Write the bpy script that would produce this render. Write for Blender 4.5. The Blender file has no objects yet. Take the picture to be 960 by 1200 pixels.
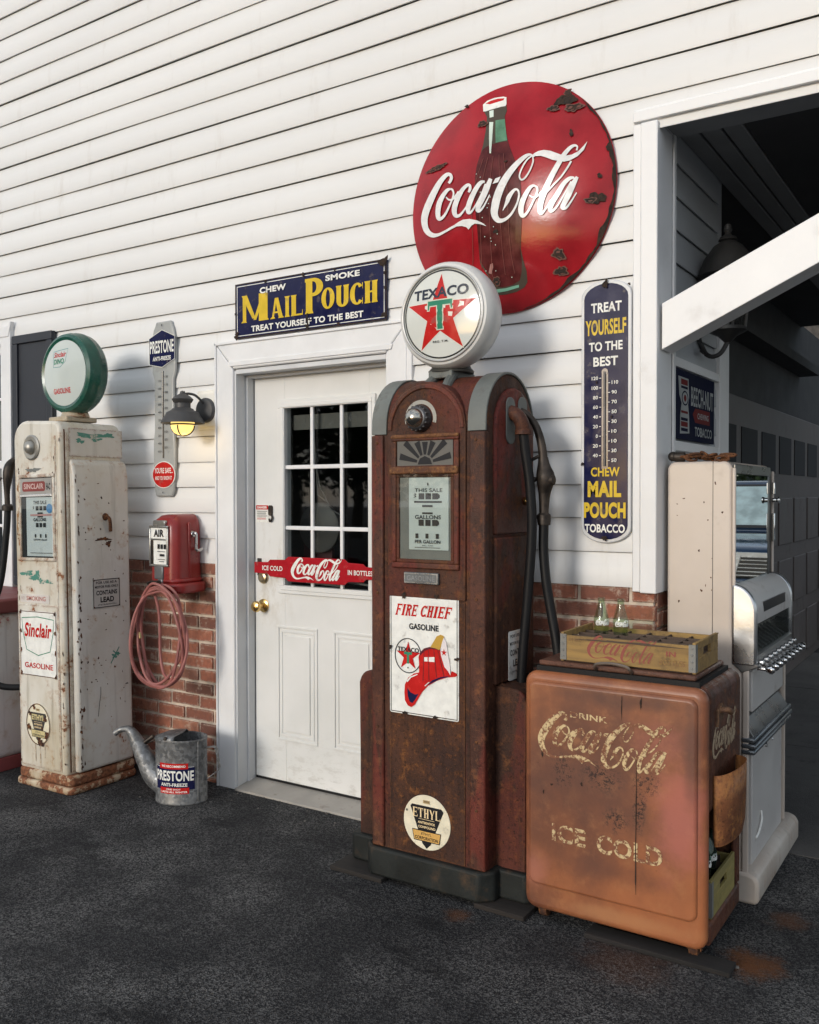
import bpy, bmesh, math, random
from math import sin, cos, pi, radians, hypot, atan2, sqrt
from mathutils import Vector
from mathutils.geometry import tessellate_polygon
rnd = random.Random(7)
S = bpy.context.scene
C = S.collection
# ------------------------------------------------------------------ camera
cam_d = bpy.data.cameras.new('camera'); cam = bpy.data.objects.new('camera', cam_d); C.objects.link(cam)
cam.location = (0, -3.4, 1.50)
cam.rotation_euler = (radians(90 - 1.08), radians(0.1), radians(33.2))
cam_d.sensor_fit = 'HORIZONTAL'; cam_d.sensor_width = 36; cam_d.lens = 36 * 1066 / 960
cam_d.clip_start = .05; cam_d.clip_end = 600
S.camera = cam
# ------------------------------------------------------------------ light
SUN_EL, SUN_AZ = 13.0, 7.0          # degrees; the sun stands in front of the wall, a little to the left
w = bpy.data.worlds.new('World'); S.world = w; w.use_nodes = True
wn, wl = w.node_tree.nodes, w.node_tree.links
sky = wn.new('ShaderNodeTexSky'); sky.sky_type = 'NISHITA'; sky.sun_disc = False
sky.sun_elevation = radians(SUN_EL); sky.sun_rotation = radians(180 + SUN_AZ)
sky.air_density = 1.0; sky.dust_density = 1.2; sky.ozone_density = 1.5
tc = wn.new('ShaderNodeTexCoord'); mp = wn.new('ShaderNodeMapping'); mp.inputs['Scale'].default_value = (1, 1, 2.6)
cn = wn.new('ShaderNodeTexNoise'); cn.inputs['Scale'].default_value = 2.3; cn.inputs['Detail'].default_value = 7
cr = wn.new('ShaderNodeValToRGB'); cr.color_ramp.elements[0].position = .36; cr.color_ramp.elements[1].position = .58
mx = wn.new('ShaderNodeMix'); mx.data_type = 'RGBA'; mx.inputs['B'].default_value = (5.2, 5.4, 5.7, 1)
wl.new(tc.outputs['Generated'], mp.inputs['Vector']); wl.new(mp.outputs[0], cn.inputs['Vector'])
wl.new(cn.outputs[0], cr.inputs[0]); wl.new(cr.outputs[0], mx.inputs['Factor']); wl.new(sky.outputs[0], mx.inputs['A'])
wl.new(mx.outputs['Result'], wn['Background'].inputs[0]); wn['Background'].inputs[1].default_value = .15
sd = bpy.data.lights.new('sun', 'SUN'); sd.energy = 1.25; sd.angle = radians(14); sd.color = (1, .965, .915)
so = bpy.data.objects.new('sun', sd); C.objects.link(so)
_e, _a = radians(SUN_EL), radians(SUN_AZ)
so.rotation_euler = Vector((sin(_a)*cos(_e), cos(_a)*cos(_e), -sin(_e))).to_track_quat('-Z', 'Y').to_euler()
S.view_settings.view_transform = 'Standard'; S.view_settings.look = 'None'
S.view_settings.exposure = 0.32; S.view_settings.gamma = 1
S.cycles.max_bounces = 8; S.cycles.transparent_max_bounces = 12

# ------------------------------------------------------------------ materials
class NT:
    def __init__(s, name):
        s.m = bpy.data.materials.new(name); s.m.use_nodes = True
        s.t = s.m.node_tree; s.n = s.t.nodes; s.b = s.n['Principled BSDF']; s.out = s.n['Material Output']
        s._co = None
    def new(s, k, **kw):
        x = s.n.new('ShaderNode' + k)
        for a, v in kw.items(): setattr(x, a, v)
        return x
    def ln(s, a, b): s.t.links.new(a, b)
    def co(s):
        if not s._co: s._co = s.new('TexCoord').outputs['Object']
        return s._co
    def vec(s, sc):
        m = s.new('Mapping'); m.inputs['Scale'].default_value = sc if isinstance(sc, tuple) else (sc,)*3
        s.ln(s.co(), m.inputs[0]); return m.outputs[0]
    def noise(s, sc, detail=5, rough=.55, dist=0):
        x = s.new('TexNoise'); x.inputs['Scale'].default_value = 1; x.inputs['Detail'].default_value = detail
        x.inputs['Roughness'].default_value = rough; x.inputs['Distortion'].default_value = dist
        s.ln(s.vec(sc), x.inputs['Vector']); return x.outputs[0]
    def vor(s, sc):
        x = s.new('TexVoronoi'); s.ln(s.vec(sc), x.inputs['Vector']); x.inputs['Scale'].default_value = 1; return x
    def mr(s, v, lo, hi, a=0, b=1):
        x = s.new('MapRange', interpolation_type='SMOOTHSTEP')
        s.ln(v, x.inputs[0])
        for i, q in zip((1, 2, 3, 4), (lo, hi, a, b)): x.inputs[i].default_value = q
        return x.outputs[0]
    def math(s, op, a, b=None):
        x = s.new('Math', operation=op)
        for i, q in enumerate((a, b)):
            if q is None: continue
            if isinstance(q, (int, float)): x.inputs[i].default_value = q
            else: s.ln(q, x.inputs[i])
        return x.outputs[0]
    def mix(s, f, a, b):
        x = s.new('Mix', data_type='RGBA')
        for k, q in (('Factor', f), ('A', a), ('B', b)):
            if isinstance(q, tuple): x.inputs[k].default_value = (*q, 1) if len(q) == 3 else q
            elif isinstance(q, (int, float)): x.inputs[k].default_value = q
            else: s.ln(q, x.inputs[k])
        return x.outputs['Result']
    def mixf(s, f, a, b):
        x = s.new('Mix', data_type='FLOAT')
        for k, q in (('Factor', f), ('A', a), ('B', b)):
            if isinstance(q, (int, float)): x.inputs[k].default_value = q
            else: s.ln(q, x.inputs[k])
        return x.outputs['Result']
    def edge(s, rad, lo=.02, hi=.2):
        bv = s.new('Bevel', samples=4); bv.inputs[0].default_value = rad
        g = s.new('NewGeometry'); d = s.new('VectorMath', operation='DOT_PRODUCT')
        s.ln(bv.outputs[0], d.inputs[0]); s.ln(g.outputs['Normal'], d.inputs[1])
        return s.mr(s.math('SUBTRACT', 1.0, d.outputs['Value']), lo, hi)
    def bump(s, h, strength, dist=.01):
        x = s.new('Bump'); x.inputs['Strength'].default_value = strength; x.inputs['Distance'].default_value = dist
        s.ln(h, x.inputs['Height']); s.ln(x.outputs[0], s.b.inputs['Normal'])
    def fin(s, col=None, rough=None, metal=None, **kw):
        for k, q in (('Base Color', col), ('Roughness', rough), ('Metallic', metal)):
            if q is None: continue
            if isinstance(q, tuple): s.b.inputs[k].default_value = (*q, 1)
            elif isinstance(q, (int, float)): s.b.inputs[k].default_value = q
            else: s.ln(q, s.b.inputs[k])
        for k, q in kw.items(): s.b.inputs[k.replace('_', ' ')].default_value = q
        return s.m

def pbr(name, col, rough=.5, metal=0, var=.12, vs=6, bump=0, bs=60, dirt=0, dirtcol=(.12, .09, .07), ds=9, **kw):
    """paint or metal with soft tonal variation, optional dirt blotches and fine bump"""
    t = NT(name)
    n = t.noise(vs)
    c = t.mix(t.mr(n, .3, .7), tuple(x*(1-var) for x in col), tuple(min(1, x*(1+var)) for x in col))
    r = t.mixf(t.mr(n, .3, .7), max(.03, rough-.06), min(1, rough+.08))
    if dirt:
        d = t.math('MULTIPLY', t.mr(t.noise(ds, 8, .65), .56, .72), dirt)
        c = t.mix(d, c, dirtcol); r = t.mixf(d, r, .8)
    if bump: t.bump(t.noise(bs, 4), bump, .004)
    return t.fin(c, r, metal, **kw)

def chipped(name, col, col2, rust=(.13, .05, .022), chip=.66, scale=14, edger=.012, rough=.42, streak=.5, edgeamt=1.0):
    """old enamel: stained, streaked, rusting at chips and along edges"""
    t = NT(name)
    big = t.noise((3, 3, 1.6), 5, .6)
    c = t.mix(t.mr(big, .35, .68), col, col2)
    st = t.math('MULTIPLY', t.mr(t.noise((26, 26, 1.6), 5, .6), .52, .75), streak)
    c = t.mix(st, c, tuple(x*.55 for x in col2))
    fine = t.noise(scale, 9, .68)
    ch = t.mr(fine, chip, chip+.035)
    halo = t.math('MULTIPLY', t.mr(fine, chip-.10, chip+.03), .45)
    e = t.math('MULTIPLY', t.math('MULTIPLY', t.edge(edger), t.mr(t.noise(scale*1.4, 6, .7), .40, .55)), edgeamt)
    c = t.mix(halo, c, (.36, .2, .09))
    rc = t.mix(t.mr(t.noise(60, 3), .35, .65), rust, tuple(min(1, x*2.1) for x in rust))
    allr = t.math('MAXIMUM', ch, e)
    c = t.mix(allr, c, rc)
    t.bump(t.math('SUBTRACT', 1.0, allr), .35, .003)
    return t.fin(c, t.mixf(allr, rough, .85))

def rusty(name, base, dark, bright, paint, paintamt=.6, rough=.72, sc=5, pit=.0, blot=.62):
    t = NT(name)
    n1 = t.noise((sc, sc, sc*.7), 8, .65); n2 = t.noise(sc*5, 8, .7); n3 = t.noise((sc*1.3, sc*1.3, sc*.45), 5, .6, .6)
    c = t.mix(t.mr(n1, .34, .66), dark, base)
    c = t.mix(t.math('MULTIPLY', t.mr(n2, .50, .66), .85), c, bright)
    big = t.noise((1.7, 1.7, 1.3), 4, .6)
    c = t.mix(t.math('MULTIPLY', t.mr(big, .50, .66), .55), c, dark)
    c = t.mix(t.math('MULTIPLY', t.mr(n3, .49, .58), paintamt), c, paint)
    c = t.mix(t.math('MULTIPLY', t.mr(t.noise((34, 34, 2.2), 6, .65), .50, .70), .45), c, tuple(x*.5 for x in dark))
    c = t.mix(t.math('MULTIPLY', t.mr(t.noise(75, 5, .75), .52, .66), .7), c, tuple(x*.35 for x in dark))
    c = t.mix(t.math('MULTIPLY', t.mr(t.noise(120, 4, .75), .58, .70), .5), c, bright)
    r = t.mixf(t.mr(n2, .4, .65), rough-.12, min(1, rough+.15))
    if pit:
        p = t.math('MULTIPLY', t.mr(t.noise((4, 4, 3.2), 4, .6), blot, blot+.08), t.mr(t.noise(70, 6, .75), .44, .54))
        c = t.mix(t.math('MULTIPLY', p, pit), c, (.018, .012, .010)); r = t.mixf(p, r, .9)
    e = t.math('MULTIPLY', t.edge(.012, .02, .22), t.mr(t.noise(sc*6, 6, .7), .36, .58))
    c = t.mix(t.math('MULTIPLY', e, .75), c, bright)
    t.bump(t.math('ADD', n2, t.noise(170, 3)), .35, .003)
    return t.fin(c, r, Specular_IOR_Level=.22)

def flat(name, col, rough=.35, **kw): return NT(name).fin(col, rough, **kw)
def enamel(name, col, rough=.16): return pbr(name, col, rough, var=.08, vs=20, dirt=.5, ds=22, Specular_IOR_Level=.28)
def glow(name, col, e):
    t = NT(name); t.fin(col, .4); t.b.inputs['Emission Color'].default_value = (*col, 1); t.b.inputs['Emission Strength'].default_value = e; return t.m
def thinglass(name, tint=(.9, .95, .93), rough=.02, ior=1.5, body=0.0):
    t = NT(name); tr = t.new('BsdfTransparent'); tr.inputs[0].default_value = (*tint, 1)
    g = t.new('BsdfGlossy'); g.inputs['Roughness'].default_value = rough
    lw = t.new('LayerWeight'); lw.inputs[0].default_value = .5; f0 = ((ior-1)/(ior+1))**2
    fr = t.math('ADD', t.math('MULTIPLY', t.math('POWER', lw.outputs['Facing'], 5.0), 1-f0), f0)
    m = t.new('MixShader'); t.ln(fr, m.inputs[0]); t.ln(tr.outputs[0], m.inputs[1]); t.ln(g.outputs[0], m.inputs[2])
    t.n.remove(t.b); t.ln(m.outputs[0], t.out.inputs[0]); return t.m

def mat_vinyl(name, col):
    t = NT(name)
    g = t.noise((3, 30, 60), 6, .6)
    c = t.mix(t.mr(t.noise((.7, .7, 2), 5), .3, .7), tuple(x*.95 for x in col), col)
    dirt = t.math('MULTIPLY', t.mr(t.noise((9, 9, 2.0), 7, .65), .55, .8), .35)
    c = t.mix(dirt, c, (.48, .44, .38))
    sep = t.new('SeparateXYZ'); t.ln(t.co(), sep.inputs[0])
    saw = t.math('FRACT', t.math('DIVIDE', t.math('SUBTRACT', sep.outputs[2], SID0), COURSE))
    butt = t.math('MULTIPLY', t.mr(saw, .90, 1.0), t.mr(t.noise((6, 6, 40), 5, .7), .45, .65))
    c = t.mix(t.math('MULTIPLY', butt, .28), c, (.34, .30, .26))
    t.bump(g, .12, .003)
    return t.fin(c, .5)
COURSE, SID0 = .1329, 1.143

def mat_brick():
    t = NT('weathered_red_brick')
    a = t.new('Attribute', attribute_name='tint')
    ramp = t.new('ValToRGB'); t.ln(a.outputs['Fac'], ramp.inputs[0])
    els = ramp.color_ramp.elements
    els[0].color = (.13, .055, .04, 1); els[1].color = (.42, .17, .10, 1); els[1].position = 1
    for p, c in ((.25, (.27, .095, .058, 1)), (.5, (.36, .125, .072, 1)), (.75, (.25, .11, .075, 1))):
        e = els.new(p); e.color = c
    n = t.noise(40, 8, .7)
    c = t.mix(t.mr(n, .35, .7), ramp.outputs[0], t.mix(.5, ramp.outputs[0], (.12, .06, .045)))
    e = t.math('MULTIPLY', t.edge(.014, .0, .12), t.mr(t.noise(55, 6, .7), .42, .56))
    c = t.mix(e, c, (.54, .44, .35))
    c = t.mix(t.math('MULTIPLY', t.mr(t.noise(14, 8, .72), .56, .68), .6), c, (.52, .42, .34))
    c = t.mix(t.math('MULTIPLY', t.mr(t.noise(30, 6, .7), .56, .7), .5), c, (.10, .05, .04))
    t.bump(t.math('ADD', n, t.noise(180, 4)), .6, .004)
    return t.fin(c, .88)

def mat_asphalt():
    t = NT('asphalt')
    v = t.vor(185); v2 = t.vor(75)
    big = t.noise(.75, 6, .62); mid = t.noise(2.6, 7, .65)
    c = t.mix(t.mr(big, .34, .66), (.0095, .0108, .0140), (.026, .0265, .029))
    wear = t.math('MULTIPLY', t.mr(mid, .38, .62), t.mr(big, .36, .60, .25, 1.0))
    sp = t.new('SeparateColor'); t.ln(v.outputs['Color'], sp.inputs[0])
    stones = t.math('MULTIPLY', t.mr(sp.outputs[0], .38, .90), t.mixf(wear, .25, 1.0))
    c = t.mix(stones, c, (.195, .193, .190))
    fine = t.vor(330); sp3 = t.new('SeparateColor'); t.ln(fine.outputs['Color'], sp3.inputs[0])
    c = t.mix(t.math('MULTIPLY', t.mr(sp3.outputs[1], .6, .98), t.mixf(wear, .2, .75)), c, (.25, .247, .24))
    c = t.mix(t.math('MULTIPLY', t.mr(t.noise(70, 6, .8), .50, .60), .75), c, (.006, .006, .008))
    c = t.mix(t.math('MULTIPLY', t.mr(t.noise((1.6, 3.4, 2), 7, .7), .55, .68), .75), c, (.0075, .008, .010))
    c = t.mix(t.math('MULTIPLY', t.mr(t.noise((2, 34, 2), 5, .6, 1.5), .66, .74), .22), c, (.10, .10, .10))
    # rust stain that ran out from under the cooler, and two smaller ones
    for (x, y, r, k) in ((-.66, -.40, .13, .9), (-.62, -.02, .10, .45), (-1.62, -.62, .07, .5), (-1.0, -.60, .2, .25)):
        d = t.new('VectorMath', operation='DISTANCE'); t.ln(t.co(), d.inputs[0]); d.inputs[1].default_value = (x, y, 0)
        m = t.math('MULTIPLY', t.mr(t.math('ADD', d.outputs['Value'], t.math('MULTIPLY', t.math('SUBTRACT', t.noise(16, 7, .7), .5), r*1.8)), r*.15, r, 1, 0), k)
        c = t.mix(m, c, (.16, .06, .02))
    h = t.math('ADD', v.outputs['Distance'], t.math('MULTIPLY', t.noise(260, 3), .6))
    t.bump(h, 1.0, .009)
    return t.fin(c, .9, Specular_IOR_Level=.22)

def mat_wood(name, a, b, rough=.75, axis=0, gray=None):
    t = NT(name)
    s = [45, 45, 45]; s[axis] = 3
    n = t.noise(tuple(s), 6, .6, .4)
    c = t.mix(t.mr(n, .3, .7), a, b)
    c = t.mix(t.math('MULTIPLY', t.mr(t.noise(9, 8, .7), .52, .72), .8), c, gray or tuple(x*.35 for x in a))
    t.bump(n, .4, .003)
    return t.fin(c, rough)

def flaky(name, col, under, amt=.52, sc=55):
    t = NT(name)
    m = t.mr(t.math('ADD', t.math('MULTIPLY', t.noise(sc, 8, .75), .75), t.math('MULTIPLY', t.noise(9, 4), .25)), amt-.03, amt+.03)
    c = t.mix(m, col, under)
    t.bump(t.math('SUBTRACT', 1.0, m), .5, .002)
    return t.fin(c, t.mixf(m, .55, .8))

def mat_cooler():
    """copper brown rust with worn pink patches and black pitting in the places the photograph shows"""
    t = NT('copper_brown_cooler')
    n1 = t.noise((2.4, 2.4, 2.0), 6, .6); n2 = t.noise(16, 8, .7)
    c = t.mix(t.mr(n1, .32, .68), (.125, .045, .025), (.35, .125, .052))
    c = t.mix(t.math('MULTIPLY', t.mr(n2, .50, .72), .45), c, (.38, .165, .07))
    def near(x, z, rx, rz, lo=.2, rag=.9):
        m = t.new('Mapping', vector_type='TEXTURE'); m.inputs['Location'].default_value = (x, 0, z); m.inputs['Scale'].default_value = (rx, 50, rz)
        t.ln(t.co(), m.inputs[0]); l = t.new('VectorMath', operation='LENGTH'); t.ln(m.outputs[0], l.inputs[0])
        return t.mr(t.math('ADD', l.outputs['Value'], t.math('MULTIPLY', t.math('SUBTRACT', t.noise(7, 6, .65), .5), rag*2)), lo, 1.15, 1, 0)
    for x, z, rx, rz, k, col in ((.235, .44, .10, .22, .75, (.40, .125, .098)), (.16, .70, .12, .10, .45, (.38, .12, .085)), (-.27, .20, .07, .10, .5, (.40, .15, .11)), (.05, .09, .30, .035, .6, (.40, .19, .085)),
                                 (-.12, .50, .22, .12, .65, (.085, .036, .027)), (.02, .82, .28, .04, .75, (.085, .036, .026)), (-.02, .24, .22, .06, .6, (.10, .042, .03)), (-.27, .5, .05, .25, .4, (.09, .038, .028)), (.27, .68, .03, .2, .5, (.08, .034, .026))):
        c = t.mix(t.math('MULTIPLY', near(x, z, rx, rz), k), c, col)
    grit = t.mr(t.noise(85, 6, .8), .50, .57)
    p = None
    for x, z, rx, rz in ((-.03, .555, .085, .06), (-.17, .55, .05, .07), (.10, .50, .03, .15), (.02, .42, .05, .05), (.125, .56, .05, .05)):
        q = near(x, z, rx, rz, .25, .5); p = q if p is None else t.math('MAXIMUM', p, q)
    p = t.math('MULTIPLY', t.math('MULTIPLY', p, grit), .9)
    dots = t.math('MULTIPLY', t.mr(t.noise(60, 4, .8), .69, .72), .8)
    p = t.math('MAXIMUM', p, dots)
    c = t.mix(p, c, (.02, .013, .011))
    e = t.math('MULTIPLY', t.edge(.02, .02, .25), t.mr(t.noise(14, 6, .7), .36, .6))
    c = t.mix(t.math('MULTIPLY', e, .5), c, (.42, .19, .11))
    t.bump(t.math('ADD', t.math('MULTIPLY', n2, .5), t.math('MULTIPLY', t.noise(150, 3), .4)), .22, .003)
    return t.fin(c, t.mixf(p, t.mixf(t.mr(n1, .35, .65), .46, .33), .9))

def mat_door():
    t = NT('off_white_door_paint'); n = t.noise(3, 6)
    c = t.mix(t.mr(n, .3, .7), (.66, .665, .645), (.73, .73, .715))
    d = t.new('VectorMath', operation='DISTANCE'); t.ln(t.co(), d.inputs[0]); d.inputs[1].default_value = (-.42, -.1, 1.1)
    g = t.math('MULTIPLY', t.mr(d.outputs['Value'], .05, .42, 1, 0), t.mr(t.noise((14, 14, 7), 7, .7), .46, .68))
    c = t.mix(t.math('MULTIPLY', g, .55), c, (.42, .37, .28))
    sep = t.new('SeparateXYZ'); t.ln(t.co(), sep.inputs[0])
    low = t.math('MULTIPLY', t.mr(sep.outputs[2], .0, .42, 1, 0), t.mr(t.noise((10, 10, 22), 8, .75), .48, .62))
    c = t.mix(t.math('MULTIPLY', low, .5), c, (.43, .41, .37))
    sc = t.mr(t.noise((60, 60, 9), 6, .8, 2.0), .70, .74)
    c = t.mix(t.math('MULTIPLY', sc, .4), c, (.36, .35, .33))
    t.bump(t.noise((90, 90, 8), 4), .06, .002)
    return t.fin(c, .4)

def mat_galv():
    t = NT('galvanised_steel'); v = t.vor((70, 70, 70)); n = t.noise(7, 7, .65)
    sp = t.new('SeparateColor'); t.ln(v.outputs['Color'], sp.inputs[0])
    c = t.mix(t.mr(sp.outputs[0], .1, .9), (.15, .155, .16), (.27, .275, .28))
    c = t.mix(t.math('MULTIPLY', t.mr(n, .46, .66), .6), c, (.12, .118, .112))
    c = t.mix(t.math('MULTIPLY', t.mr(t.noise((20, 20, 5), 6, .7), .60, .70), .5), c, (.33, .335, .33))
    t.bump(t.math('ADD', n, t.math('MULTIPLY', t.noise(40, 4), .3)), .25, .006)
    return t.fin(c, t.mixf(t.mr(sp.outputs[1], .1, .9), .42, .62), .6)

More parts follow.
